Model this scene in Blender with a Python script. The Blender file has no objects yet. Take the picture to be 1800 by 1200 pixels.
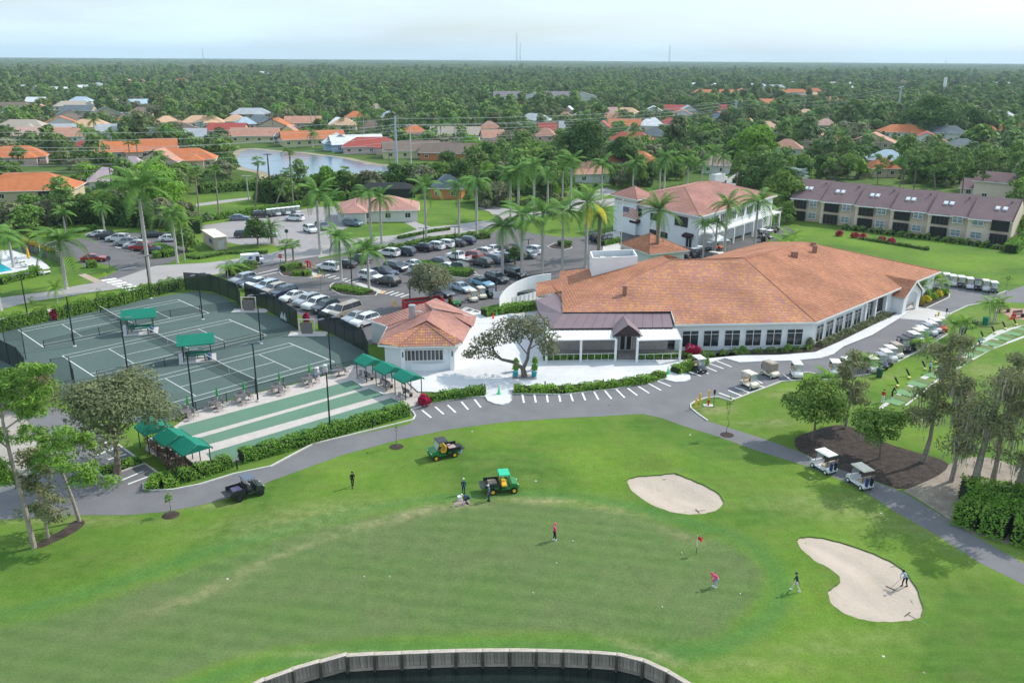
import bpy, math, random
import numpy as np
from mathutils import Vector, Matrix
from mathutils.geometry import tessellate_polygon
random.seed(7); RNG = np.random.default_rng(7)
S = bpy.context.scene
# ------------------------------------------------------------ camera
FPX, CH = 1500.0, 37.6
PITCH = math.atan(496 / 1500.0); ROLL = .0062
cd = bpy.data.cameras.new('camera'); cam = bpy.data.objects.new('camera', cd)
S.collection.objects.link(cam); S.camera = cam
cd.sensor_width = 36; cd.lens = 30; cd.clip_start = .5; cd.clip_end = 30000
cam.location = (0, 0, CH)
cam.rotation_euler = (Matrix.Rotation(math.pi/2 - PITCH, 3, 'X') @ Matrix.Rotation(ROLL, 3, 'Z')).to_euler()
# ------------------------------------------------------------ sun and sky
EL, AZ = math.radians(41), math.radians(29)       # sun: to the right and a little ahead
sd = bpy.data.lights.new('sun', 'SUN'); sd.energy = 4.1; sd.angle = math.radians(.6); sd.color = (1, .95, .87)
so = bpy.data.objects.new('sun', sd); S.collection.objects.link(so)
SUNV = Vector((math.cos(EL)*math.cos(AZ), math.cos(EL)*math.sin(AZ), math.sin(EL)))
so.rotation_euler = SUNV.to_track_quat('Z', 'Y').to_euler()
W = bpy.data.worlds.new('World'); S.world = W; W.use_nodes = True
nt = W.node_tree; nt.nodes.clear()
def WN(t, **k):
 n = nt.nodes.new(t)
 for a, b in k.items(): setattr(n, a, b)
 return n
sky = WN('ShaderNodeTexSky', sky_type='NISHITA', sun_disc=False, sun_elevation=EL, sun_rotation=math.pi/2 - AZ,
         air_density=1.1, dust_density=1.5, ozone_density=1.6)
tc = WN('ShaderNodeTexCoord'); mp = WN('ShaderNodeMapping'); mp.inputs['Scale'].default_value = (1.2, 1.2, 9)
no = WN('ShaderNodeTexNoise'); no.inputs['Scale'].default_value = 2.2; no.inputs['Detail'].default_value = 8; no.inputs['Roughness'].default_value = .55
cr = WN('ShaderNodeValToRGB'); cr.color_ramp.elements[0].position = .33; cr.color_ramp.elements[1].position = .72
cr.color_ramp.elements[0].color = (.42, .42, .42, 1); cr.color_ramp.elements[1].color = (.95, .95, .95, 1)
mx = WN('ShaderNodeMix', data_type='RGBA'); mx.inputs[7].default_value = (6.2, 7.8, 9.1, 1)
bg = WN('ShaderNodeBackground'); bg.inputs['Strength'].default_value = .15; wo = WN('ShaderNodeOutputWorld')
L = nt.links.new
L(tc.outputs['Generated'], mp.inputs[0]); L(mp.outputs[0], no.inputs['Vector']); L(no.outputs['Fac'], cr.inputs[0])
L(cr.outputs[0], mx.inputs[0]); L(sky.outputs[0], mx.inputs[6]); L(mx.outputs[2], bg.inputs[0]); L(bg.outputs[0], wo.inputs[0])
S.view_settings.view_transform = 'Standard'; S.view_settings.look = 'None'; S.view_settings.exposure = 0.0; S.view_settings.gamma = 1
S.view_settings.use_curve_mapping = False
S.render.engine = 'CYCLES'
S.cycles.max_bounces = 6; S.cycles.diffuse_bounces = 3; S.cycles.glossy_bounces = 2; S.cycles.transparent_max_bounces = 24
S.cycles.transmission_bounces = 2; S.cycles.volume_bounces = 1; S.cycles.caustics_reflective = False; S.cycles.caustics_refractive = False
# ------------------------------------------------------------ helpers
def ray(u, v):
 a, b = u - 900, 600 - v; c, s = math.cos(ROLL), math.sin(ROLL)
 x, y = (c*a - s*b)/FPX, (s*a + c*b)/FPX
 return x, math.cos(PITCH) + y*math.sin(PITCH), -math.sin(PITCH) + y*math.cos(PITCH)
def G0(u, v, z=0.0):
 d = ray(u, v); t = (z - CH)/d[2]; return (d[0]*t, d[1]*t)
def PX(x, y, z):
 z -= CH; F = y*math.cos(PITCH) - z*math.sin(PITCH); U = y*math.sin(PITCH) + z*math.cos(PITCH)
 a, b = x/F*FPX, U/F*FPX; c, s = math.cos(ROLL), math.sin(ROLL)
 return 900 + c*a + s*b, 600 + s*a - c*b
def _m(u, v, amp, sx, sy, rot=0):
 x, y = G0(u, v); return (x, y, amp, sx, sy, rot)
MOUNDS = [_m(1165, 810, 1.0, 4.6, 2.8, -.1), _m(960, 965, .4, 15, 9), _m(1490, 1010, .35, 5, 4, -.6), _m(1330, 940, .3, 5, 5), _m(260, 990, .4, 12, 3, .6), _m(880, 815, .25, 9, 2.6), _m(1090, 1085, .25, 9, 3)]
def hz(x, y):
 r = x*0.0
 for (mx_, my, a, sx, sy, ro) in MOUNDS:
  dx, dy = x - mx_, y - my; c, s = math.cos(ro), math.sin(ro)
  X, Y = (c*dx + s*dy)/sx, (-s*dx + c*dy)/sy
  r = r + a*np.exp(-(X*X + Y*Y)*1.2)
 return np.maximum(r - .035, 0)
def G(u, v, z=None):                       # pixel of the photograph -> point standing on the ground (or at height z)
 if z is not None:
  x, y = G0(u, v, z); return Vector((x, y, z))
 h = 0.0
 for _ in range(4):
  x, y = G0(u, v, h); h = float(hz(x, y)) if y < 105 else 0.0
 return Vector((x, y, h if h > .01 else 0.0))
def HT(u, v, vt):                          # height of a thing whose base is at (u, v) and whose top shows at row vt
 p = G(u, v); lo, hi = 0.0, 120.0
 for _ in range(40):
  m = (lo + hi)/2
  if PX(p.x, p.y, p.z + m)[1] > vt: lo = m
  else: hi = m
 return lo
def head(u0, v0, u1, v1):                  # heading of the ground direction that runs from one pixel to another
 a, b = G(u0, v0), G(u1, v1); return math.atan2(b.y - a.y, b.x - a.x)
MATS = {}
def mat(name, col, rough=.75, var=.18, scale=1.5, metal=0.0, bump=0.0, bscale=20., spec=.3, col2=None, fine=0.0, rnd=0.0, trans=0.0, coords='Object', alpha=1.0, coat=0.0, emit=None):
 if name in MATS: return MATS[name]
 m = bpy.data.materials.new(name); m.use_nodes = True; t = m.node_tree; N = t.nodes; K = t.links.new
 b = N['Principled BSDF']; out = N['Material Output']
 b.inputs['Roughness'].default_value = rough; b.inputs['Metallic'].default_value = metal
 b.inputs['Specular IOR Level'].default_value = spec
 if coat: b.inputs['Coat Weight'].default_value = coat; b.inputs['Coat Roughness'].default_value = .08
 if alpha < 1: b.inputs['Alpha'].default_value = alpha
 c = tuple(col) + (1,)
 src = None
 if var or col2:
  co = N.new('ShaderNodeTexCoord'); n1 = N.new('ShaderNodeTexNoise')
  n1.inputs['Scale'].default_value = scale; n1.inputs['Detail'].default_value = 5; n1.inputs['Roughness'].default_value = .6
  if coords == 'World': g = N.new('ShaderNodeNewGeometry'); K(g.outputs['Position'], n1.inputs['Vector'])
  else: K(co.outputs['Object'], n1.inputs['Vector'])
  mixn = N.new('ShaderNodeMix'); mixn.data_type = 'RGBA'
  mr = N.new('ShaderNodeMapRange'); mr.inputs[1].default_value = .3; mr.inputs[2].default_value = .7
  K(n1.outputs['Fac'], mr.inputs[0]); K(mr.outputs[0], mixn.inputs[0])
  lo = tuple(x*(1 - var) for x in col) + (1,); hi = tuple(min(1, x*(1 + var)) for x in col) + (1,)
  mixn.inputs[6].default_value = lo if not col2 else c; mixn.inputs[7].default_value = hi if not col2 else tuple(col2) + (1,)
  src = mixn.outputs[2]
  if fine:
   n2 = N.new('ShaderNodeTexNoise'); n2.inputs['Scale'].default_value = scale*13; n2.inputs['Detail'].default_value = 3
   K(n1.inputs['Vector'].links[0].from_socket, n2.inputs['Vector'])
   m2 = N.new('ShaderNodeMix'); m2.data_type = 'RGBA'; m2.blend_type = 'MULTIPLY'; m2.inputs[0].default_value = 1
   mr2 = N.new('ShaderNodeMapRange'); mr2.inputs[1].default_value = .3; mr2.inputs[2].default_value = .7; mr2.inputs[3].default_value = 1 - fine; mr2.inputs[4].default_value = 1 + fine
   K(n2.outputs['Fac'], mr2.inputs[0]); K(src, m2.inputs[6]); K(mr2.outputs[0], m2.inputs[7]); src = m2.outputs[2]
 if rnd:
  oi = N.new('ShaderNodeObjectInfo'); hs = N.new('ShaderNodeHueSaturation')
  r1 = N.new('ShaderNodeMapRange'); r1.inputs[3].default_value = 1 - rnd; r1.inputs[4].default_value = 1 + rnd
  r2 = N.new('ShaderNodeMapRange'); r2.inputs[3].default_value = .5 - rnd*.06; r2.inputs[4].default_value = .5 + rnd*.05
  r3 = N.new('ShaderNodeMath'); r3.operation = 'FRACT'; r4 = N.new('ShaderNodeMath'); r4.operation = 'MULTIPLY'; r4.inputs[1].default_value = 7.31
  K(oi.outputs['Random'], r1.inputs[0]); K(oi.outputs['Random'], r4.inputs[0]); K(r4.outputs[0], r3.inputs[0]); K(r3.outputs[0], r2.inputs[0])
  K(r1.outputs[0], hs.inputs['Value']); K(r2.outputs[0], hs.inputs['Hue'])
  if src: K(src, hs.inputs['Color'])
  else: hs.inputs['Color'].default_value = c
  src = hs.outputs[0]
 if src: K(src, b.inputs['Base Color'])
 else: b.inputs['Base Color'].default_value = c
 if bump:
  n3 = N.new('ShaderNodeTexNoise'); n3.inputs['Scale'].default_value = bscale; n3.inputs['Detail'].default_value = 4
  co3 = N.new('ShaderNodeTexCoord'); K(co3.outputs['Object'], n3.inputs['Vector'])
  bp = N.new('ShaderNodeBump'); bp.inputs['Strength'].default_value = bump; bp.inputs['Distance'].default_value = .1
  K(n3.outputs['Fac'], bp.inputs['Height']); K(bp.outputs[0], b.inputs['Normal'])
 if trans:
  tr = N.new('ShaderNodeBsdfTranslucent'); ms = N.new('ShaderNodeMixShader'); ms.inputs[0].default_value = trans
  if src: K(src, tr.inputs['Color'])
  else: tr.inputs['Color'].default_value = c
  K(b.outputs[0], ms.inputs[1]); K(tr.outputs[0], ms.inputs[2]); K(ms.outputs[0], out.inputs[0])
 if emit: b.inputs['Emission Color'].default_value = tuple(emit) + (1,); b.inputs['Emission Strength'].default_value = 1
 MATS[name] = m
 return m
class MB:
 def __init__(s): s.v = []; s.f = []; s.m = []
 def add(s, vs, fs, mi=0):
  o = len(s.v); s.v += [tuple(p) for p in vs]; s.f += [tuple(i + o for i in f) for f in fs]; s.m += [mi]*len(fs); return s
 def box(s, c, d, rz=0, mi=0, ry=0, rx=0, taper=1.0):
  R = Matrix.Rotation(rz, 3, 'Z') @ Matrix.Rotation(ry, 3, 'Y') @ Matrix.Rotation(rx, 3, 'X'); c = Vector(c)
  vs = []
  for z in (-.5, .5):
   k = taper if z > 0 else 1
   for x, y in ((-.5, -.5), (.5, -.5), (.5, .5), (-.5, .5)): vs.append(c + R @ Vector((x*d[0]*k, y*d[1]*k, z*d[2])))
  return s.add(vs, [(0, 3, 2, 1), (4, 5, 6, 7), (0, 1, 5, 4), (1, 2, 6, 5), (2, 3, 7, 6), (3, 0, 4, 7)], mi)
 def tube(s, a, b, r0, r1=None, n=6, mi=0, cap=True):
  r1 = r0 if r1 is None else r1; a, b = Vector(a), Vector(b); d = (b - a)
  if d.length < 1e-6: return s
  q = d.to_track_quat('Z', 'Y'); vs = []
  for p, r in ((a, r0), (b, r1)):
   for i in range(n):
    t = 2*math.pi*i/n; vs.append(p + q @ Vector((r*math.cos(t), r*math.sin(t), 0)))
  fs = [(i, (i + 1) % n, n + (i + 1) % n, n + i) for i in range(n)]
  if cap: fs += [tuple(range(n - 1, -1, -1)), tuple(range(n, 2*n))]
  return s.add(vs, fs, mi)
 def path(s, pts, rs, n=6, mi=0):
  for i in range(len(pts) - 1): s.tube(pts[i], pts[i + 1], rs[i], rs[i + 1], n, mi)
  return s
 def prism(s, poly, z0, z1, mi=0, top=None):
  n = len(poly); a = sum(poly[i][0]*poly[(i+1) % n][1] - poly[(i+1) % n][0]*poly[i][1] for i in range(n))
  if a < 0: poly = list(poly)[::-1]
  vs = [(p[0], p[1], z0) for p in poly] + [(p[0], p[1], z1) for p in poly]
  tri = tessellate_polygon([[Vector((p[0], p[1], 0)) for p in poly]])
  tt = []
  for t in tri:
   A, B, C = [poly[i] for i in t]
   if (B[0]-A[0])*(C[1]-A[1]) - (B[1]-A[1])*(C[0]-A[0]) < 0: t = (t[0], t[2], t[1])
   tt.append(t)
  s.add(vs, [tuple(i + n for i in t) for t in tt], mi if top is None else top)
  return s.add(vs, [(i, (i+1) % n, n + (i+1) % n, n + i) for i in range(n)], mi)
 def poly3(s, pts, mi=0):
  return s.add(pts, [tuple(range(len(pts)))], mi)
 def sheet(s, poly, z, mi=0):
  tri = tessellate_polygon([[Vector((p[0], p[1], 0)) for p in poly]]); tt = []
  for t in tri:
   A, B, C = [poly[i] for i in t]
   if (B[0]-A[0])*(C[1]-A[1]) - (B[1]-A[1])*(C[0]-A[0]) < 0: t = (t[0], t[2], t[1])
   tt.append(t)
  return s.add([(p[0], p[1], z) for p in poly], tt, mi)
 def lathe(s, prof, c=(0, 0, 0), n=10, mi=0):
  c = Vector(c); vs = []; fs = []
  for r, z in prof:
   for i in range(n): t = 2*math.pi*i/n; vs.append(c + Vector((r*math.cos(t), r*math.sin(t), z)))
  for k in range(len(prof) - 1):
   for i in range(n): a, b = k*n + i, k*n + (i+1) % n; fs.append((a, b, b + n, a + n))
  fs.append(tuple(range(n*(len(prof)-1), n*len(prof))))
  return s.add(vs, fs, mi)
 def mesh(s, name, mats, smooth=False):
  me = bpy.data.meshes.new(name); me.from_pydata(s.v, [], s.f)
  if not isinstance(mats, (list, tuple)): mats = [mats]
  for m in mats: me.materials.append(m)
  if len(mats) > 1: me.polygons.foreach_set('material_index', s.m)
  if smooth: me.polygons.foreach_set('use_smooth', [True]*len(me.polygons))
  me.update(); return me
 def build(s, name, mats, parent=None, smooth=False, **k):
  return ob(name, s.mesh(name, mats, smooth), parent, **k)
COL = S.collection
def ob(name, data, parent=None, loc=None, rz=None, label=None, cat=None, group=None, kind=None):
 o = bpy.data.objects.new(name, data); COL.objects.link(o)
 if parent: o.parent = parent
 if loc is not None: o.location = loc
 if rz is not None: o.rotation_euler = (0, 0, rz)
 return tag(o, label, cat, group, kind)
def tag(o, label=None, cat=None, group=None, kind=None):
 if label: o['label'] = label
 if cat: o['category'] = cat
 if group: o['group'] = group
 if kind: o['kind'] = kind
 return o
def thing(name, loc, rz=0, label=None, cat=None, group=None): return ob(name, None, None, loc, rz, label, cat, group)
KIDS = {}
def proto(fn):                              # record the parts a builder makes, as (name, mesh, matrix, sub-parts)
 t = bpy.data.objects.new('proto', None); COL.objects.link(t); fn(t)
 def rec(o):
  r = []
  for c in list(o.children): r.append((c.name.split('.')[0], c.data, c.matrix_basis.copy(), rec(c), c.get('kind'), c.get('label')))
  return r
 tree = rec(t)
 def kill(o):
  for c in list(o.children): kill(c)
  bpy.data.objects.remove(o)
 kill(t); return tree
def place(tree, name, loc, rz, label, cat, group, scale=1.0, swap=None):
 t = thing(name, loc, rz, label, cat, group)
 if scale != 1.0: t.scale = (scale,)*3 if not isinstance(scale, tuple) else scale
 def put(tr, par):
  for (n, me, mw, sub, kd, lb) in tr:
   o = bpy.data.objects.new(n, me); COL.objects.link(o); o.parent = par; o.matrix_basis = mw
   if kd: o['kind'] = kd
   if lb: o['label'] = lb
   if swap and n in swap:
    o.material_slots[0].link = 'OBJECT'; o.material_slots[0].material = swap[n]
   put(sub, o)
 put(tree, t); return t
ORD = 'first second third fourth fifth sixth seventh eighth ninth tenth eleventh twelfth thirteenth fourteenth fifteenth sixteenth seventeenth eighteenth nineteenth twentieth'.split()
def ordn(i):
 if i < 20: return ORD[i]
 t = ['twenty', 'thirty', 'forty', 'fifty', 'sixty', 'seventy', 'eighty', 'ninety', 'hundred'][(i + 1)//10 - 2]
 r = (i + 1) % 10
 return {'twenty': 'twentieth', 'thirty': 'thirtieth', 'forty': 'fortieth', 'fifty': 'fiftieth', 'sixty': 'sixtieth', 'seventy': 'seventieth', 'eighty': 'eightieth', 'ninety': 'ninetieth'}.get(t, 'hundredth') if r == 0 else t + '-' + ORD[r-1]
def rank(items, key=lambda t: t[0]):        # position of each item counted from the left
 s = sorted(range(len(items)), key=lambda i: key(items[i])); r = [0]*len(items)
 for k, i in enumerate(s): r[i] = k
 return r
def pip(poly, x, y):                        # vectorised point in polygon
 P = np.array([(p[0], p[1]) for p in poly]); r = np.zeros(np.shape(x), bool); j = len(P) - 1
 for i in range(len(P)):
  c = ((P[i, 1] > y) != (P[j, 1] > y)) & (x < (P[j, 0]-P[i, 0])*(y-P[i, 1])/(P[j, 1]-P[i, 1]+1e-12) + P[i, 0]); r ^= c; j = i
 return r
def sdist(poly, x, y, closed=True):         # signed distance, negative inside
 P = np.array([(p[0], p[1]) for p in poly]); d = np.full(np.shape(x), 1e9); n = len(P)
 for i in range(n if closed else n-1):
  a, b = P[i], P[(i+1) % n]; e = b - a; t = np.clip(((x-a[0])*e[0] + (y-a[1])*e[1])/(e@e + 1e-12), 0, 1)
  d = np.minimum(d, np.hypot(x-a[0]-t*e[0], y-a[1]-t*e[1]))
 return np.where(pip(poly, x, y), -d, d) if closed else d
def gp(pts, z=None): return [G(u, v, z) for u, v in pts]
def smooth_closed(P, k=2, closed=True):     # Chaikin corner cutting
 P = [Vector(p) for p in P]
 for _ in range(k):
  Q = []
  n = len(P)
  for i in range(n if closed else n-1):
   a, b = P[i], P[(i+1) % n]; Q += [a*.75 + b*.25, a*.25 + b*.75]
  if not closed: Q = [P[0]] + Q + [P[-1]]
  P = Q
 return P
def offset(P, d, closed=False):
 n = len(P); r = []
 for i in range(n):
  a = P[(i-1) % n] if closed or i > 0 else P[i]; b = P[(i+1) % n] if closed or i < n-1 else P[i]
  t = Vector((b[0]-a[0], b[1]-a[1])).normalized(); r.append(Vector((P[i][0] - t.y*d, P[i][1] + t.x*d, 0)))
 return r
def ribbon(mb, A, B, z, mi=0, zb=None):
 for i in range(len(A) - 1):
  za = z(A[i]) if callable(z) else z; zc = z(A[i+1]) if callable(z) else z
  zb_ = z(B[i]) if callable(z) else z; zd = z(B[i+1]) if callable(z) else z
  q = [(A[i][0], A[i][1], za), (A[i+1][0], A[i+1][1], zc), (B[i+1][0], B[i+1][1], zd), (B[i][0], B[i][1], zb_)]
  e1 = (q[1][0]-q[0][0], q[1][1]-q[0][1]); e2 = (q[2][0]-q[0][0], q[2][1]-q[0][1])
  if e1[0]*e2[1]-e1[1]*e2[0] < 0: q = q[::-1]
  mb.poly3(q, mi)
 return mb
def kerb(P, w=.16, h=.13, closed=False, name='kerb', m=None):
 A = offset(P, w/2, closed); B = offset(P, -w/2, closed)
 if closed: A.append(A[0]); B.append(B[0])
 mb = MB()
 for i in range(len(A)-1):
  a, b, c, d = A[i], A[i+1], B[i+1], B[i]
  vs = [(p[0], p[1], z) for z in (-.02, h) for p in (a, b, c, d)]
  fs = [(4, 5, 6, 7), (0, 1, 5, 4), (2, 3, 7, 6)]
  if not closed and i == 0: fs.append((3, 0, 4, 7))
  if not closed and i == len(A)-2: fs.append((1, 2, 6, 5))
  mb.add(vs, fs)
 return mb.build(name, m or M_KERB, kind='structure')
# ------------------------------------------------------------ materials
M_KERB = mat('concrete_kerb', (.58, .56, .52), .85, .15, 3, fine=.1)
M_ASPH = mat('asphalt_path', (.172, .168, .176), .9, .12, .3, fine=.05, coords='World')
M_ASPH2 = mat('asphalt_lot', (.14, .132, .134), .9, .14, .3, fine=.06, coords='World')
M_ROAD = mat('pale_road', (.36, .335, .33), .9, .08, .2, fine=.07, coords='World')
M_ROAD2 = mat('worn_pale_asphalt', (.31, .29, .29), .9, .1, .2, fine=.08, coords='World')
M_CONC = mat('white_concrete', (.62, .62, .63), .8, .1, .25, fine=.05, coords='World')
M_CONC2 = mat('grey_concrete', (.52, .5, .48), .85, .08, .6, fine=.06, coords='World')
M_PAVER = mat('pale_pavers', (.5, .45, .42), .85, .1, 1.2, fine=.2, coords='World')
M_PAINT = mat('white_paint_line', (.78, .78, .76), .7, .06, 4)
M_WHITE = mat('white_stucco', (.78, .79, .8), .8, .04, .6)
M_WTRIM = mat('white_trim', (.8, .8, .8), .6, .03, 3)
M_MULCH = mat('dark_mulch', (.06, .045, .038), 1, .5, 1.5, fine=.6, coords='World', bump=.8, bscale=8)
M_SOIL = mat('sandy_soil', (.3, .25, .2), 1, .25, .8, fine=.3, coords='World')
M_SAND = mat('bunker_sand', (.47, .39, .32), 1, .08, .3, fine=.035, coords='World', bump=.5, bscale=3)
M_BLACK = mat('black_metal', (.018, .02, .022), .5, 0, spec=.4)
M_GLASS = mat('dark_glass', (.022, .03, .035), .12, .3, .4, spec=.7)
M_TYRE = mat('tyre_rubber', (.02, .02, .02), .9, 0)
M_TRUNK = mat('bark', (.19, .15, .12), .95, .3, 3, fine=.3)
M_PTRUNK = mat('pale_palm_trunk', (.46, .43, .4), .9, .18, 1.5, fine=.15)
M_BTRUNK = mat('brown_palm_trunk', (.27, .22, .17), .95, .2, 3, fine=.3)
M_WOOD = mat('grey_weathered_wood', (.34, .29, .235), .9, .25, 2, fine=.25, rnd=.22)
M_WOODD = mat('dark_wet_wood', (.09, .08, .065), .9, .3, 3)
M_GREENC = mat('green_canvas', (.004, .19, .125), .7, .1, .7)
M_YEL = mat('yellow_paint', (.8, .46, .02), .6, .08, 2)
M_RED = mat('red_paint', (.5, .02, .02), .5, .1, 2)
M_WATER = mat('dark_pond_water', (.012, .02, .018), .06, .3, .3, spec=.6, bump=.12, bscale=1.5)
M_LAKE = mat('lake_water', (.10, .18, .25), .16, .15, .02, spec=.6, bump=.05, bscale=.8)
M_COURT = mat('clay_court', (.085, .125, .115), .95, .1, .12, fine=.05, coords='World')
M_BOCCE = mat('green_bocce_turf', (.115, .215, .15), .95, .06, .3, fine=.04, coords='World')
# ------------------------------------------------------------ ground: one sheet out to the horizon
WALLPX = [(395, 1230), (448, 1200), (495, 1182.5), (539, 1166.8), (577.5, 1158), (600, 1151), (691.7, 1147), (804, 1142.5), (925, 1141), (1004, 1142.5), (1079, 1146.7), (1115, 1155), (1150, 1166.7), (1200, 1193.8), (1250, 1225)]
WALL = smooth_closed(gp(WALLPX), 2, False)
POND = [Vector((p.x, p.y, 0)) for p in WALL] + [Vector((WALL[-1].x + 3, 20, 0)), Vector((WALL[0].x - 3, 20, 0))]
BK1 = smooth_closed(gp([(1098, 845), (1118, 838), (1160, 836), (1185, 831), (1205, 840), (1230, 850), (1262, 866), (1275, 884), (1262, 899), (1235, 906), (1195, 906), (1150, 893), (1112, 868)]), 2)
BK2 = smooth_closed(gp([(1398, 955), (1402, 946), (1430, 944), (1470, 952), (1520, 968), (1560, 985), (1590, 1003), (1612, 1035), (1624, 1070), (1620, 1090), (1585, 1095), (1535, 1096), (1490, 1085), (1460, 1065), (1452, 1040), (1470, 1030), (1479, 1020), (1462, 1003), (1425, 985)]), 2)
GREEN = smooth_closed(gp([(-200, 1160), (0, 1100), (160, 1062), (330, 1000), (470, 955), (574, 925), (700, 896), (800, 884), (940, 880), (1050, 888), (1180, 922), (1290, 955), (1338, 1000), (1345, 1050), (1290, 1098), (1200, 1128), (1050, 1118), (900, 1112), (700, 1115), (560, 1128), (440, 1150), (330, 1185), (240, 1225), (-100, 1260)]), 2)
def axis(lo, hi, st, far, grow=1.22):
 a = list(np.arange(lo, hi + 1e-6, st)); s = st; x = a[-1]
 while x < far[1]: s *= grow; x += s; a.append(min(x, far[1]))
 s = st; x = a[0]; pre = []
 while x > far[0]: s *= grow; x -= s; pre.append(max(x, far[0]))
 return np.array(pre[::-1] + a)
AX = axis(-46, 52, .55, (-12500, 12500)); AY = axis(36, 104, .55, (-60, 12500))
gx, gy = np.meshgrid(AX, AY); fx, fy = gx.ravel(), gy.ravel()
z = np.where(fy < 120, hz(fx, fy), 0.0); z[z < .004] = 0
near = (np.abs(fx) < 60) & (fy > 30) & (fy < 110)
sdP = np.full(fx.shape, 99.); s1 = sdP.copy(); s2 = sdP.copy(); sg = sdP.copy()
sdP[near] = sdist(POND, fx[near], fy[near]); s1[near] = sdist(BK1, fx[near], fy[near]); s2[near] = sdist(BK2, fx[near], fy[near])
sg[near] = sdist(GREEN, fx[near], fy[near])
z = np.where(sdP < .8, -3.0, z); z = np.where((fy < 40) & (fx > WALL[0].x - 6) & (fx < WALL[-1].x + 6) , -3.0, z)
z = z - 1.3*((s1 < -.8) | (s2 < -.8))
nx_, ny_ = len(AX), len(AY)
me = bpy.data.meshes.new('ground'); fs = []
idx = np.arange(nx_*ny_).reshape(ny_, nx_)
q = np.stack([idx[:-1, :-1], idx[:-1, 1:], idx[1:, 1:], idx[1:, :-1]], -1).reshape(-1, 4)
me.from_pydata(np.stack([fx, fy, z], 1).tolist(), [], q.tolist())
def attr(me, name, arr):
 a = me.attributes.new(name, 'FLOAT', 'POINT'); a.data.foreach_set('value', np.asarray(arr, np.float32))
nz = lambda x, y, k: (np.sin(x*k + 1.3*np.sin(y*k*.7)) + np.sin(y*k*1.3 + 1.7*np.sin(x*k*.6)) + np.sin((x + y)*k*.55))/3
def gattr(x, y):
 sgv = sdist(GREEN, x, y) if len(x) < 60000 else sg
 g = np.clip(.5 - (sgv + .35*nz(x, y, .5))/1.1, 0, 1)
 fr = np.exp(-((sgv - 1.3)/.9)**2)                       # collar of a different grass round the green
 d = 0*x
 for (u, v, sx, sy, ro, a) in [(402, 1018, 3, .7, .75, .4), (470, 985, 4.5, .45, .72, .45), (540, 960, 4, .45, .6, .4), (640, 925, 5, .8, .5, .4), (720, 905, 3.5, .8, .5, .7), (800, 893, 3, .6, .2, .6), (960, 882, 3.8, .5, -.1, .85), (1060, 895, 4, .7, -.35, .5), (350, 1045, 3.5, .6, .6, .5), (1490, 900, 6, 2, -.4, .35), (1660, 940, 8, 3, -.6, .3), (1420, 880, 5, 2, .2, .3), (1590, 860, 8, .6, -.5, .3), (1320, 1170, 3.5, .8, 0, .35), (1450, 1140, 3, .6, 0, .3), (560, 900, 6, 2, .3, .35), (470, 925, 5, 2, .3, .3), (1200, 945, 3, .6, -.6, .35), (1530, 1120, 4, 1, 0, .2), (620, 1150, 5, .35, 0, .5), (1150, 1150, 4, .5, -.5, .5), (1260, 720, 2.2, 1.2, .3, .7), (1330, 745, 4, 1, 0, .3), (1380, 690, 3, 1, .3, .45), (1370, 742, 2, .8, 0, .6), (1655, 672, 3, 1.2, .4, .6), (1615, 735, 2.5, 1.2, .4, .6), (1740, 650, 4, 2, .4, .45), (1700, 560, 6, 1.2, .5, .5), (1760, 575, 7, 2, .2, .5), (1560, 660, 3, 1, .6, .3), (330, 890, 7, .5, .1, .4), (120, 915, 7, .6, 0, .4)]:
  px_, py_ = G0(u, v); c, s = math.cos(ro), math.sin(ro); X, Y = (c*(x-px_) + s*(y-py_))/sx, (-s*(x-px_) + c*(y-py_))/sy
  d = np.maximum(d, a*np.exp(-(X*X + Y*Y)*(1 + .4*nz(x, y, 1.1))))
 return g, fr, d
GA = gattr(fx, fy)
r_ = np.hypot(fx, fy)
wild = np.clip((r_ - 240)/60, 0, 1)*np.where(r_ < 520, .55, .9)
attr(me, 'green', GA[0]); attr(me, 'collar', GA[1]); attr(me, 'dry', GA[2]); attr(me, 'wild', wild)
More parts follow.
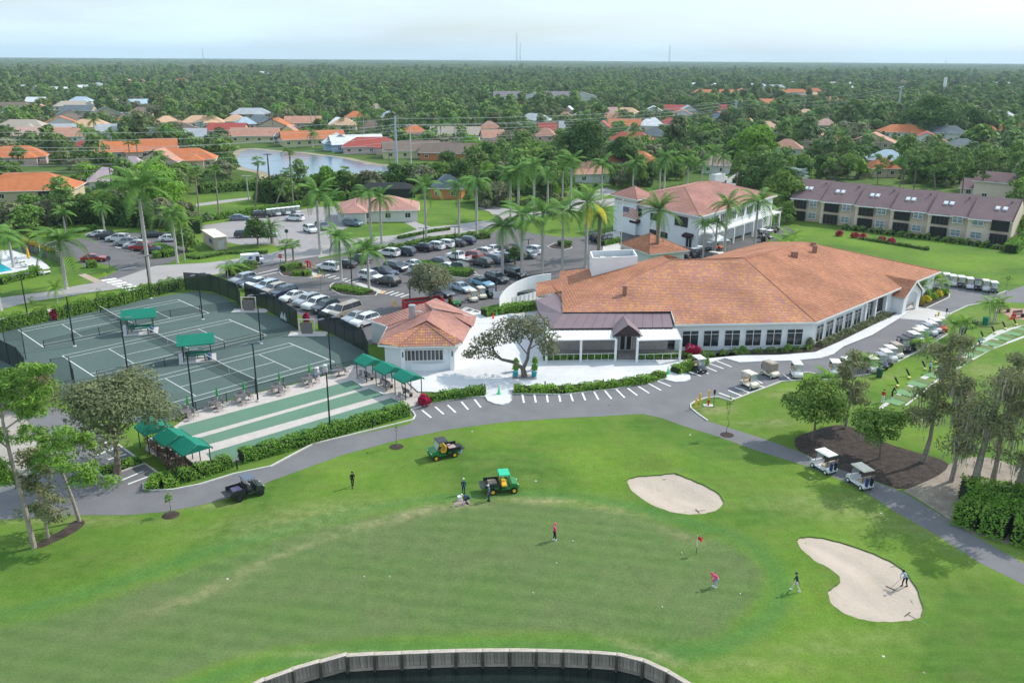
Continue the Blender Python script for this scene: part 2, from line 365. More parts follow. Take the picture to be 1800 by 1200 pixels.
def turf_material():
 m = bpy.data.materials.new('mown_turf'); m.use_nodes = True; t = m.node_tree; N = t.nodes; K = t.links.new; b = N['Principled BSDF']
 b.inputs['Roughness'].default_value = .95; b.inputs['Specular IOR Level'].default_value = .08
 g = N.new('ShaderNodeNewGeometry')
 def noise(s, d=5, r=.6, vec=None):
  n = N.new('ShaderNodeTexNoise'); n.inputs['Scale'].default_value = s; n.inputs['Detail'].default_value = d; n.inputs['Roughness'].default_value = r
  K(vec or g.outputs['Position'], n.inputs['Vector']); return n.outputs['Fac']
 def rng(x, a, b_, c=0, d=1):
  n = N.new('ShaderNodeMapRange'); n.inputs[1].default_value = a; n.inputs[2].default_value = b_; n.inputs[3].default_value = c; n.inputs[4].default_value = d; K(x, n.inputs[0]); return n.outputs[0]
 def mix(f, a, b_, mode='MIX'):
  n = N.new('ShaderNodeMix'); n.data_type = 'RGBA'; n.blend_type = mode
  for s, x in ((0, f), (6, a), (7, b_)):
   if isinstance(x, tuple): n.inputs[s].default_value = x + (1,)
   elif isinstance(x, (int, float)): n.inputs[s].default_value = x
   else: K(x, n.inputs[s])
  return n.outputs[2]
 def at(nm): n = N.new('ShaderNodeAttribute'); n.attribute_name = nm; return n.outputs['Fac']
 def mul(a, b_):
  n = N.new('ShaderNodeMath'); n.operation = 'MULTIPLY'
  for s, x in ((0, a), (1, b_)):
   if isinstance(x, (int, float)): n.inputs[s].default_value = x
   else: K(x, n.inputs[s])
  return n.outputs[0]
 fair = mix(rng(noise(.075, 4), .38, .62), (.07, .148, .024), (.152, .255, .03))
 fair = mix(rng(noise(.3, 5, .65), .42, .7, 0, .6), fair, (.125, .15, .05))
 mp = N.new('ShaderNodeMapping'); mp.inputs['Rotation'].default_value = (0, 0, -.35); mp.inputs['Scale'].default_value = (.05, .9, 1); K(g.outputs['Position'], mp.inputs[0])
 fair = mix(rng(noise(1, 3, .5, mp.outputs[0]), .4, .6, 0, .35), fair, (.115, .215, .036))
 mp2 = N.new('ShaderNodeMapping'); mp2.inputs['Rotation'].default_value = (0, 0, .16); K(g.outputs['Position'], mp2.inputs[0])
 wv = N.new('ShaderNodeTexWave'); wv.bands_direction = 'Y'; wv.inputs['Scale'].default_value = .19; wv.inputs['Distortion'].default_value = 1.2; wv.inputs['Detail'].default_value = 1; K(mp2.outputs[0], wv.inputs[0])
 gr = mix(rng(wv.outputs['Fac'], 0, 1, 0, .8), (.092, .158, .046), (.118, .184, .056))
 gr = mix(rng(noise(.16, 4), .35, .65, 0, .75), gr, (.13, .162, .066))
 c = mix(mul(at('collar'), .7), fair, (.075, .175, .045)); c = mix(at('green'), c, gr)
 dryf = mul(at('dry'), rng(noise(.9, 5, .7), .36, .6, .25, 1)); c = mix(dryf, c, (.34, .30, .16))
 c = mix(at('wild'), c, mix(rng(noise(.012, 4), .4, .6), (.03, .055, .02), (.07, .10, .035)))
 f = mix(1, c, rng(noise(6, 5, .8), .3, .7, .72, 1.28), 'MULTIPLY'); f = mix(1, f, rng(noise(.9, 3, .6), .3, .7, .9, 1.1), 'MULTIPLY')
 K(f, b.inputs['Base Color'])
 bp = N.new('ShaderNodeBump'); bp.inputs['Strength'].default_value = .5; bp.inputs['Distance'].default_value = .06; K(noise(9, 4, .7), bp.inputs['Height']); K(bp.outputs[0], b.inputs['Normal'])
 return m
M_TURF = turf_material()
me.materials.append(M_TURF); me.polygons.foreach_set('use_smooth', [True]*len(me.polygons))
ob('ground', me, kind='structure')
def turf_strip(name, A, B, zfun, nsub=3):   # a strip of turf with the same attributes as the ground
 mb = MB(); n = nsub + 1; vs = []
 for a, b in zip(A, B):
  for k in range(n):
   t = k/nsub; x, y = a[0]*(1-t) + b[0]*t, a[1]*(1-t) + b[1]*t; vs.append((x, y, zfun(x, y, t)))
 fs = []
 for i in range(len(A)-1):
  for k in range(nsub):
   f = (i*n + k, i*n + k + 1, (i+1)*n + k + 1, (i+1)*n + k)
   p, q_, r = vs[f[0]], vs[f[1]], vs[f[2]]
   if (q_[0]-p[0])*(r[1]-p[1]) - (q_[1]-p[1])*(r[0]-p[0]) < 0: f = f[::-1]
   fs.append(f)
 mb.add(vs, fs); me = mb.mesh(name, M_TURF, True); v = np.array(vs); g_, c_, d_ = gattr(v[:, 0], v[:, 1])
 attr(me, 'green', g_); attr(me, 'collar', c_); attr(me, 'dry', d_); attr(me, 'wild', 0*g_)
 return ob(name, me, kind='structure')
hzf = lambda x, y: float(hz(x, y))
turf_strip('lawn_edge', offset(WALL, .1), offset(WALL, 2.2), lambda x, y, t: hzf(x, y) + .006 + .02*(1-t), 5)
if PX(*offset(WALL, 2.2)[10][:2], 0)[1] > PX(*WALL[10][:2], 0)[1]:
 turf_strip('lawn_edge', offset(WALL, -.1), offset(WALL, -2.2), lambda x, y, t: hzf(x, y) + .006 + .02*(1-t), 5); SGN = -1
else: SGN = 1
mb = MB(); mb.sheet([(p[0], p[1]) for p in [Vector((WALL[-1].x+14, WALL[-1].y-12, 0)), Vector((WALL[-1].x+14, 44+14, 0)), Vector((WALL[0].x-12, 44+14, 0)), Vector((WALL[0].x-12, 24, 0)), Vector((WALL[-1].x+14, 24, 0))][1:]], -1.25)
mb.build('pond_water', M_WATER, kind='structure')
# bunkers
def bunker(P, k):
 P = [Vector((p.x, p.y, 0)) for p in P]; n = len(P)
 ar = sum(P[i].x*P[(i+1) % n].y - P[(i+1) % n].x*P[i].y for i in range(n))
 sgn = 1 if ar > 0 else -1
 xs = np.array([p.x for p in P]); ys = np.array([p.y for p in P])
 st = .45; X, Y = np.meshgrid(np.arange(xs.min(), xs.max(), st), np.arange(ys.min(), ys.max(), st)); X, Y = X.ravel(), Y.ravel()
 sd_ = sdist(P, X, Y); ok = sd_ < -.28; X, Y = X[ok], Y[ok]
 from mathutils.geometry import delaunay_2d_cdt
 pts = [Vector((p.x, p.y)) for p in P] + [Vector((a, b)) for a, b in zip(X, Y)]
 edges = [(i, (i+1) % n) for i in range(n)]
 vo, eo, fo, *_ = delaunay_2d_cdt(pts, edges, [list(range(n))], 1, 1e-4)
 vx = np.array([(v.x, v.y) for v in vo]); s_ = -np.minimum(sdist(P, vx[:, 0], vx[:, 1]), 0)
 zz = hz(vx[:, 0], vx[:, 1]) + .03 - .42*np.clip((s_ - .5)/3.5, 0, 1)**1.2 + .03*np.sin(vx[:, 0]*2.1 + vx[:, 1]*1.3)*np.clip(s_, 0, 1)
 mb = MB(); ff = []
 for f in fo:
  a, b, c = [vo[i] for i in f[:3]]
  ff.append(tuple(f) if (b.x-a.x)*(c.y-a.y)-(b.y-a.y)*(c.x-a.x) > 0 else tuple(f)[::-1])
 mb.add([(v[0], v[1], zc) for v, zc in zip(vx, zz)], ff)
 mb.build('sand_bunker', M_SAND, smooth=True, kind='structure')
 PR = [Vector(p) + Vector((math.sin(i*1.7)*.05, math.cos(i*2.3)*.05, 0)) for i, p in enumerate(P)]
 O = offset(PR, -sgn*1.3, True); I = offset(PR, sgn*.02, True); O.append(O[0]); I.append(I[0])
 turf_strip('bunker_lip', I, O, lambda x, y, t: hzf(x, y) + .003 + .139*(1-t)**2, 4)
 mb = MB(); I2 = offset(PR, sgn*.05, True); I2.append(I2[0])
 for i in range(n):
  a, b, c, d = I[i], I[i+1], I2[i+1], I2[i]
  mb.poly3([(a.x, a.y, hzf(a.x, a.y)+.142), (b.x, b.y, hzf(b.x, b.y)+.142), (c.x, c.y, hzf(c.x, c.y)-.06), (d.x, d.y, hzf(d.x, d.y)-.06)])
 mb.build('bunker_face', mat('cut_turf', (.09, .16, .03), .95, .3, 3), kind='structure')
bunker(BK1, 0); bunker(BK2, 1)
# sea wall of upright boards between posts
T = thing('sea_wall', (0, 0, 0), 0, 'curved weathered grey wooden sea wall holding back the lawn above the dark pond', 'retaining wall')
cum = [0.0]
for i in range(1, len(WALL)): cum.append(cum[-1] + (Vector((WALL[i].x, WALL[i].y)) - Vector((WALL[i-1].x, WALL[i-1].y))).length)
def wall_at(s):
 for i in range(1, len(cum)):
  if s <= cum[i] or i == len(cum)-1:
   t = (s - cum[i-1])/(cum[i]-cum[i-1]); p = WALL[i-1].lerp(WALL[i], t); d = (WALL[i]-WALL[i-1]); return Vector((p.x, p.y, 0)), math.atan2(d.y, d.x)
PW = .235; pl = MB().box((0, 0, -.72), (PW*.93, .05, 1.36)).mesh('plank', M_WOOD)
nP = int(cum[-1]/PW)
for i in range(nP):
 p, a = wall_at((i + .5)*PW); rz_ = random.uniform(-.05, .05)
 o = ob('plank', pl, T, (p.x + random.uniform(-.012, .012), p.y + random.uniform(-.015, .015), random.uniform(-.05, .0)), a)
ps = MB().tube((0, 0, -2.2), (0, 0, .02), .11, .095, 8).mesh('post', M_WOODD); wl = MB().box((0, 0, -.28), (1.8, .09, .17)).mesh('rail', M_WOOD)
cp = MB().box((0, 0, .03), (1.86, .34, .06)).mesh('cap', mat('cap_board', (.46, .4, .34), .9, .2, 2, fine=.2))
k = 0; s = .9
while s < cum[-1]:
 p, a = wall_at(s); nrm = Vector((math.sin(a), -math.cos(a), 0))*SGN
 q_ = p + nrm*.17; ob('post', ps, T, q_, a)
 if s + 1.8 < cum[-1]:
  p2, a2 = wall_at(s + .9); ob('rail', wl, T, p2 + Vector((math.sin(a2), -math.cos(a2), 0))*SGN*.09 + Vector((0, 0, -.85)), a2)
  ob('cap', cp, T, p2 + Vector((math.sin(a2), -math.cos(a2), 0))*SGN*.04, a2)
 s += 1.8
# ------------------------------------------------------------ roads, lots, paths (flat sheets one above the other)
def sheet(name, px, z, m, k=0):
 P = gp(px, 0)
 if k: P = smooth_closed(P, k)
 return MB().sheet([(p.x, p.y) for p in P], z).build(name, m, kind='structure')
def psheet(name, P, z, m): return MB().sheet([(p[0], p[1]) for p in P], z).build(name, m, kind='structure')
# fields and lawns beyond
sheet('cart_road', [(-60, 920), (0, 913), (133, 905), (224, 905), (290, 899), (350, 888), (413, 872), (476, 845), (600, 800), (700, 773), (792, 754), (892, 741), (1000, 734), (1046, 732), (1129, 727), (1165, 735), (1200, 748), (1262, 767), (1325, 790), (1425, 821), (1508, 856), (1575, 900), (1642, 937), (1721, 988), (1800, 1027), (1880, 1070),
 (1880, 1035), (1800, 990), (1721, 946), (1671, 915), (1588, 865), (1533, 844), (1467, 821), (1396, 790), (1337, 769), (1283, 752), (1244, 740), (1227, 728), (1212, 717), (1213, 711), (1222, 706), (1243, 699), (1262, 698), (1284, 705), (1317, 692), (1350, 680), (1373, 671), (1408, 668), (1470, 667), (1528, 658), (1573, 638), (1620, 615), (1665, 588), (1655, 568), (1673, 550), (1700, 538), (1733, 532), (1767, 531), (1860, 536), (1900, 545), (1900, 505), (1800, 502), (1770, 512), (1750, 519), (1738, 518), (1760, 498), (1640, 480), (1590, 500), (1500, 560), (1440, 600), (1270, 610), (1200, 630), (1100, 660), (940, 660), (800, 680), (740, 680), (700, 700), (730, 735), (720, 745), (600, 769), (549, 781), (476, 820), (409, 834), (350, 852), (304, 861), (266, 862), (250, 859), (252, 852), (285, 836), (254, 815), (185, 839), (171, 834), (172, 828), (241, 805), (206, 781), (160, 752), (110, 720), (40, 700), (-60, 700)], .008, M_ASPH)
sheet('worn_lot', [(-60, 700), (30, 700), (70, 790), (42, 852), (0, 866), (-60, 880)], .014, mat('tan_gravel', (.36, .32, .28), .95, .15, .5, fine=.15, coords='World'))
sheet('lawn', [(1410, 668), (1407, 661), (1410, 656.5), (1420, 655), (1431, 657), (1437, 662), (1443, 668)], .03, M_TURF)
sheet('main_road', [(-300, 606), (-100, 569), (0, 543.7), (55, 530), (120, 520), (225, 505), (325, 490), (440, 473), (523, 461), (618, 441), (700, 428.6), (747, 417), (815, 409), (883, 397), (953, 380), (1060, 364), (1150, 350), (1300, 322), (1440, 300), (1440, 294), (1300, 314), (1150, 340), (1067, 350), (977, 364), (873, 385), (800, 395), (743, 400.5), (700, 413), (582, 422), (490, 443), (422, 454), (362, 462), (270, 467), (207, 489), (160, 497.5), (80, 512.5), (0, 523.7), (-100, 541), (-300, 580)], .012, M_ROAD)
sheet('main_parking_lot', [(398, 490), (470, 474), (500, 466), (600, 450), (650, 447), (720, 428), (800, 418), (850, 415), (880, 402), (900, 399), (935, 410), (1000, 418), (1040, 415), (1085, 420), (1100, 450), (1040, 475), (1010, 482), (960, 500), (880, 560), (900, 600), (760, 612), (650, 605), (600, 590), (540, 560), (470, 528)], .016, M_ASPH2)
sheet('driveway', [(398, 490), (480, 472), (520, 466), (560, 458), (560, 450), (500, 460), (440, 470), (380, 484)], .020, M_ASPH2)
sheet('upper_parking_lot', [(345, 398), (430, 386), (470, 378), (560, 364), (625, 362), (645, 378), (610, 400), (575, 418), (600, 425), (560, 434), (490, 445), (468, 448), (500, 438), (480, 430), (420, 430), (395, 425)], .020, M_ROAD2)
sheet('pool_parking_lot', [(20, 440), (60, 428), (150, 418), (172, 410), (300, 408), (330, 440), (300, 462), (270, 468), (207, 490), (150, 500), (195, 482), (207, 476), (200, 468), (170, 462), (150, 470), (130, 452), (80, 450)], .018, M_ASPH2)
sheet('pool_deck', [(-80, 500), (-80, 440), (20, 440), (70, 455), (90, 472), (0, 482)], .03, M_CONC)
sheet('pool_water', [(-60, 486), (-60, 462), (0, 462), (22, 475), (0, 479)], .05, mat('pool_water', (.02, .5, .62), .08, .1, 1, spec=.5))
sheet('walkway', [(137, 483), (150, 481), (180, 494), (167, 498)], .026, mat('tan_path', (.42, .33, .25), .9, .15, 2, coords='World'))
sheet('walkway', [(200, 525), (212, 520), (228, 515), (238, 519), (220, 530)], .026, mat('orange_curb_ramp', (.62, .4, .2), .9, .15, 2))
for i in range(6):                            # crosswalk bars
 a = (176 + i*9, 492.5 + i*3.4); sheet('painted_marking', [(a[0], a[1]), (a[0] + 5, a[1] + 1.9), (a[0] + 31, a[1] - 2.1), (a[0] + 26, a[1] - 4)], .020, M_PAINT)
sheet('sidewalk', [(-100, 573), (0, 559), (70, 546), (140, 535), (220, 524), (300, 508), (325, 502), (325, 505), (300, 512), (220, 528), (140, 540), (70, 551), (0, 564), (-100, 580)], .02, M_CONC2)
sheet('driveway', [(693, 378), (712, 375), (735, 392), (760, 400), (735, 404), (708, 390)], .02, M_ROAD)
sheet('driveway', [(875, 385), (860, 372), (838, 366), (862, 361), (905, 370), (930, 374)], .02, M_ROAD)
sheet('driveway', [(985, 362), (1045, 336), (1065, 330), (1085, 336), (1075, 342), (1020, 358)], .02, M_ROAD)
sheet('driveway', [(1240, 337), (1275, 318), (1300, 300), (1330, 300), (1400, 296), (1400, 304), (1340, 310), (1300, 324)], .016, M_ROAD)
sheet('driveway', [(345, 363), (400, 356), (440, 350), (440, 347), (400, 351), (345, 358)], .01, M_ROAD)
sheet('driveway', [(120, 332), (150, 322), (170, 315), (172, 318), (150, 330), (120, 337)], .01, M_ASPH)
sheet('barn_yard', [(1010, 482), (1100, 455), (1200, 470), (1250, 480), (1340, 440), (1400, 408), (1385, 400), (1340, 398), (1240, 440), (1090, 400), (1060, 415), (1060, 440)], .024, mat('dark_yard', (.11, .105, .105), .9, .2, .3, coords='World'))
for P_ in ([(1064, 410), (1090, 404), (1092, 455), (1075, 462), (1058, 448)],): sheet('forecourt', P_, .028, M_CONC2)
# white plaza and the walk that runs on along the windows
PLAZA = [(735, 690), (757, 690), (780, 692), (853, 690), (853, 697), (858, 705), (870, 710), (882, 712), (893, 709), (899, 703), (899, 690), (910, 685), (990, 681), (1050, 674), (1110, 667), (1150, 661), (1168, 663), (1170, 668), (1187, 672), (1203, 671), (1213, 667), (1212, 661), (1200, 655), (1180, 652), (1200, 640), (1240, 640), (1273, 630), (1300, 637.5), (1333, 636), (1400, 634), (1442, 630), (1467, 622), (1483, 610), (1533, 590), (1582, 560), (1600, 546), (1580, 550), (1475, 602), (1433, 620), (1367, 625), (1300, 626), (1272, 618), (1233, 632), (1200, 634), (960, 632), (955, 560), (900, 552), (850, 552), (800, 545), (700, 600), (690, 648)]
psheet('plaza', gp(PLAZA, 0), .13, M_CONC)
kerb(gp(PLAZA[2:32], 0), .14, .127, False, 'plaza_kerb', M_CONC)
sheet('portico_pavement', [(1582, 560), (1590, 545), (1600, 536), (1625, 541), (1673, 551), (1652, 566), (1620, 563)], .022, M_CONC2)
sheet('brick_patio', [(1745, 545), (1770, 541), (1830, 545), (1860, 570), (1780, 560), (1765, 552)], .02, mat('red_pavers', (.4, .24, .19), .9, .2, 2, fine=.2, coords='World'))
kerb(gp([(1244, 740), (1227, 728), (1214, 717), (1214, 711), (1222, 706), (1243, 699.5), (1262, 698), (1284, 705), (1317, 692), (1350, 680), (1373, 671), (1408, 668)], 0))
kerb(gp([(1408, 668), (1406, 661), (1410, 656.5), (1420, 655), (1431, 657), (1437, 662), (1443, 668), (1470, 667), (1528, 658), (1573, 638), (1620, 615), (1665, 588), (1657, 585)], 0))
kerb(gp([(1652, 566), (1673, 550.5), (1700, 538), (1733, 532), (1767, 531)], 0))
kerb(gp([(726, 738), (730, 731), (726, 724), (721, 721), (757, 710), (810, 700), (853, 697)], 0))
kerb(gp([(600, 769), (549, 781), (476, 820), (409, 834), (350, 852), (304, 861), (266, 862.5), (252, 859), (252, 851), (285, 836), (270, 826), (254, 815), (185, 839), (173, 834), (174, 828), (241, 805), (206, 781)], 0))
kerb(gp([(726, 738), (690, 747), (640, 759), (600, 769)], 0))
kerb(gp([(899, 703), (899, 692), (990, 694), (1080, 684), (1168, 667)], 0))
sheet('lawn', [(1640, 482), (1700, 486), (1790, 500), (1783, 508), (1770, 512), (1750, 519), (1738, 518), (1735, 512), (1745, 508), (1720, 506), (1660, 498)], .012, M_TURF)
kerb(gp([(1748, 507), (1742, 511), (1741, 517), (1752, 518), (1770, 511.5)], 0))
# bare patches by the hedge
sheet('mulch_bed', [(1396, 772), (1405, 765), (1430, 757), (1462, 747), (1490, 747), (1510, 757), (1560, 780), (1620, 797), (1670, 812), (1660, 830), (1620, 850), (1585, 862), (1545, 847), (1500, 833), (1460, 818), (1420, 800), (1398, 788)], .018, M_MULCH, 1)
sheet('bare_soil', [(1670, 812), (1720, 800), (1780, 815), (1860, 850), (1900, 900), (1900, 960), (1830, 960), (1760, 955), (1700, 935), (1650, 900), (1600, 868), (1585, 862), (1620, 850)], .013, M_SOIL, 1)
# ------------------------------------------------------------ tennis courts
CL_, CW_ = 23.77, 10.97
def court_frame(fl, fr, nl, nr):           # least-squares place of one court from its four corners
 P = [G(*q) for q in (fl, fr, nl, nr) if q]; T = [t for t, q in zip([(0, CW_), (CL_, CW_), (0, 0), (CL_, 0)], (fl, fr, nl, nr)) if q]
 return P, T
def fit(P, T):
 a = np.array(T, float); b = np.array([(p.x, p.y) for p in P]); ca, cb = a.mean(0), b.mean(0); a -= ca; b -= cb
 H = a.T @ b; th = math.atan2(H[0, 1] - H[1, 0], H[0, 0] + H[1, 1]); c, s = math.cos(th), math.sin(th); R = np.array([[c, -s], [s, c]])
 return th, cb - R @ ca
F1 = fit(*court_frame((32.5, 581.5), (313.3, 528.7), (78, 607.5), (365.3, 548.8)))
F2 = fit(*court_frame((110.8, 627.5), (404.2, 563.8), (165, 658.3), (465.3, 587.5)))
P3 = [G(510.8, 605.5), G(584.2, 633.8), G(457.2, 625.3), G(510.8, 647.5), G(291.7, 666.3), G(343.7, 692.8)]
F3 = fit(P3, [(CL_, CW_), (CL_, 0), (18.285, 9.6), (18.285, 1.37), (5.485, 9.6), (5.485, 1.37)])
def CF(F, x, y, z=0):
 c, s = math.cos(F[0]), math.sin(F[0]); return Vector((F[1][0] + c*x - s*y, F[1][1] + s*x + c*y, z))
sheet('tennis_court_surface', [(-60, 592), (0, 575), (100, 556), (220, 532), (300, 518), (345, 512), (385, 518), (420, 538), (425, 545), (460, 548), (500, 562), (540, 587), (585, 590), (620, 598), (650, 622), (655, 640), (600, 652), (520, 672), (420, 696), (280, 745), (200, 740), (60, 670), (-40, 640)], .01, M_COURT)
lm = M_PAINT
for i, F in enumerate((F1, F2, F3)):
 mb = MB(); z = .02
 def ln(x0, y0, x1, y1, w=.07):
  a, b = CF(F, x0, y0), CF(F, x1, y1); d = (b - a).normalized(); n = Vector((-d.y, d.x, 0))*w/2*1.15; a = a - d*w/2; b = b + d*w/2
  mb.poly3([(p.x, p.y, z) for p in (a - n, b - n, b + n, a + n)])
 for y in (0, CW_, 1.37, 9.60): ln(0, y, CL_, y)
 for x in (0, CL_): ln(x, 0, x, CW_, .1)
 for x in (5.485, 18.285): ln(x, 1.37, x, 9.6)
 ln(5.485, 5.485, 18.285, 5.485)
 mb.build('court_lines', lm, kind='structure')
# half transparent mesh for nets, screens and wire fences
def mesh_mat(name, col, a):
 m = mat(name, col, .8, 0); m.node_tree.nodes['Principled BSDF'].inputs['Alpha'].default_value = a; return m
M_NET = mesh_mat('net_mesh', (.02, .025, .025), .5); M_WIRE = mesh_mat('wire_mesh', (.02, .03, .03), .28); M_SCREEN = mesh_mat('windscreen_fabric', (.012, .022, .025), .93)
M_BAND = mat('net_band', (.75, .75, .72), .8, 0)
for i, F in enumerate((F1, F2, F3)):
 c = CF(F, CL_/2, 0); t = thing('tennis_net', (c.x, c.y, 0), F[0], ['tennis net across the farthest court, beside the road hedge', 'tennis net across the middle court, between the two green shelters', 'tennis net across the nearest court, beside the tables'][i], 'net', 'nets of the three clay tennis courts')
 ys = [-.9 + k*(CW_ + 1.8)/12 for k in range(13)]; hh = [1.07 - .15*(1 - abs(2*(y + .9)/(CW_+1.8) - 1)) for y in ys]
 mb = MB()
 for k in range(12): mb.poly3([(0, ys[k], .03), (0, ys[k+1], .03), (0, ys[k+1], hh[k+1]), (0, ys[k], hh[k])])
 mb.build('netting', M_NET, t)
 mb = MB()
 for k in range(12): mb.tube((0, ys[k], hh[k]), (0, ys[k+1], hh[k+1]), .045, .045, 5)
 mb.build('white_band', M_BAND, t)
 MB().box((0, CW_/2, .47), (.03, .06, .94)).build('centre_strap', M_BAND, t)
 for y in (ys[0], ys[-1]): MB().tube((0, y, 0), (0, y, 1.12), .06, .06, 8).build('post', M_BLACK, t)
def fence(px, h, m, label, cat='fence', name='fence', step=3.0, group=None, post=M_BLACK, pr=.035, base=0.0, z=None):
 P = gp(px, 0) if not isinstance(px[0], Vector) else px
 t = thing(name, (P[0].x, P[0].y, 0), 0, label, cat, group); o = P[0]
 for a, b in zip(P[:-1], P[1:]):
  n = max(1, round((b - a).length/step))
  MB().poly3([(a.x-o.x, a.y-o.y, base), (b.x-o.x, b.y-o.y, base), (b.x-o.x, b.y-o.y, h), (a.x-o.x, a.y-o.y, h)]).build('mesh_panel', m, t)
  MB().tube((a.x-o.x, a.y-o.y, h), (b.x-o.x, b.y-o.y, h), .025, .025, 5).build('top_rail', post, t)
  for k in range(n + (b is P[-1])):
   p = a.lerp(b, k/n); MB().tube((0, 0, 0), (0, 0, h + .05), pr*1.6, pr*1.6, 6).build('post', post, t, loc=(p.x-o.x, p.y-o.y, 0))
 return t
fence([(78, 612), (175, 589), (300, 557), (352, 549.5), (418, 542)], 1.1, M_WIRE, 'low black wire fence between the farthest and the middle tennis court', step=4.6, group=None)
fence([(172, 667), (290, 644), (395, 612), (463, 597), (540, 580)], 1.1, M_WIRE, 'low black wire fence between the middle and the nearest tennis court', step=4.6)
fence([(290, 735), (345, 722), (450, 692), (590, 655), (640, 643)], 1.1, M_WIRE, 'low black wire fence along the patio tables beside the nearest tennis court', step=3.6)
fence([(326, 509), (372, 512), (418, 530), (424, 545)], 3.0, M_SCREEN, 'tall fence with dark windscreen at the far corner of the courts', step=3)
fence([(432, 528), (470, 545), (524, 580)], 3.0, M_SCREEN, 'tall fence with dark windscreen behind the parked cars and the middle court', step=3)
fence([(560, 578), (590, 590), (640, 617), (648, 638)], 3.0, M_SCREEN, 'tall fence with dark windscreen between the nearest court and the small pavilion', step=3)
fence([(0, 632), (35, 650), (48, 668)], 3.0, M_SCREEN, 'dark screened fence at the left end of the courts by the brown shrub', step=3)
fence([(8, 600), (40, 596), (46, 632)], 2.6, M_WIRE, 'tall wire fence at the left end of the farthest court', step=3)
fence([(95, 672), (127, 668), (134, 690)], 3.0, M_WIRE, 'tall wire fence at the left end of the middle court', step=3)
fence([(326, 509), (280, 519), (220, 531)], 1.6, M_WIRE, 'black wire fence behind the hedge along the farthest court', step=4)
# banner and scoring discs on the screens
t = thing('banner', G(488, 566, 0), 0, 'dark banner with white lettering hung on the windscreen of the middle court', 'banner')
a, b = G(494, 574.5, 0), G(507, 581.5, 0); d = (b - a); n = Vector((d.y, -d.x, 0)).normalized()*.06; t.location = a + n
MB().poly3([(0, 0, 1.1), (d.x, d.y, 1.1), (d.x, d.y, 2.7), (0, 0, 2.7)]).build('cloth', mat('banner_cloth', (.03, .04, .06), .8, .1), t)
mb = MB()
for k in range(7):
 f0 = .1 + k*.12; hh = .35 + .3*((k*7) % 3)
 q = [d*f0 + Vector((0, 0, 1.4 + .2*(k % 2))), d*(f0+.07) + Vector((0, 0, 1.4 + .2*(k % 2))), d*(f0+.07) + Vector((0, 0, 1.6 + hh)), d*f0 + Vector((0, 0, 1.6 + hh))]
 mb.poly3([p + n*.2 for p in q])
mb.build('lettering', M_PAINT, t)
# gates with pale posts
for k, (u, v, w) in enumerate([(426, 547, 0), (528, 588, 1)]):
 t = thing('court_gate', G(u + 12, v, 0), .05, ['narrow court gate with pale posts between the farthest and middle courts', 'narrow court gate with pale posts beside the red flowers near the parked cars'][k], 'gate', 'gates into the tennis courts')
 M_PP = mat('pale_post', (.55, .5, .46), .8, .1)
 for x in (-1.1, 1.1): MB().box((x, 0, 1.15), (.16, .16, 2.3)).build('gate_post', M_PP, t)
 MB().box((0, 0, 1.0), (1.6, .05, 1.7)).build('gate_leaf', mat('brown_gate', (.2, .17, .17), .8, .1), t)
 MB().box((0, 0, 2.25), (2.2, .12, .12)).build('gate_beam', M_PP, t)
 MB().prism([(-2.6, -.8), (2.8, -.8), (2.8, 1.4), (-2.6, 1.4)], 0, .04).build('gate_threshold', M_CONC2, t)
# flood light poles
M_LAMP = mat('lamp_housing', (.12, .13, .16), .5, 0)
def pole_parts(h, heads, arm=.9):
 def f(t):
  MB().tube((0, 0, 0), (0, 0, h), .105, .075, 8).build('pole', M_BLACK, t)
  MB().lathe([(.28, 0), (.28, .12), (.14, .2)], n=8).build('footing', M_CONC2, t)
  MB().box((0, 0, h), (arm*2, .07, .07)).build('cross_arm', M_BLACK, t)
  for s in heads: MB().box((s*arm, 0, h + .05), (.75, .42, .1), ry=.08*s).build('lamp_head', M_LAMP, t)
 return f
DS = [((131, 609), 522, 'at the near left corner of the farthest court'), ((50, 563), 483, 'at the left end of the roadside hedge'), ((225, 655), 563, 'between the olive tree and the farther green shelter'), ((340.5, 721.7), 618, 'next to the patio tables, first on the left'), ((453.5, 705), 602, 'next to the patio tables, second from the left'), ((356.5, 562), 482, 'on the net line right of the farther shelter'), ((459, 604), 505, 'at the right end between the middle and nearest courts'), ((265, 525), 455, 'beside the big palm at the roadside hedge'), ((582, 653), 560, 'at the right end of the nearest court'), ((581, 765), 650, 'in the hedge along the green bowling lanes')]
for (b, vt, w) in DS:
 place(proto(pole_parts(7.0, (-1, 1))), 'light_pole', G(b[0], b[1], 0), F1[0] + random.uniform(-.3, .3), 'tall black twin-headed light pole ' + w, 'light pole', 'black light poles round the courts')
LP = [((619, 506.5), 445, 'in the planted island with a palm'), ((800.7, 461.7), 399, 'in the oval hedged island of the car park'), ((745, 431), 401, 'behind the row of cars along the road hedge'), ((872, 518), 476, 'at the white wall near the carts'), ((721, 535), 497, 'behind the red dumpster'), ((929, 438), 421, 'under the palms at the far side of the car park')]
for (b, vt, w) in LP:
 h = min(9, HT(b[0], b[1], vt)); place(proto(pole_parts(h, (-1, 1) if b[0] != 872 else (-1,), .7)), 'light_pole', G(b[0], b[1], 0), .3, 'black parking lot light pole ' + w, 'light pole', 'lamp poles of the car park')
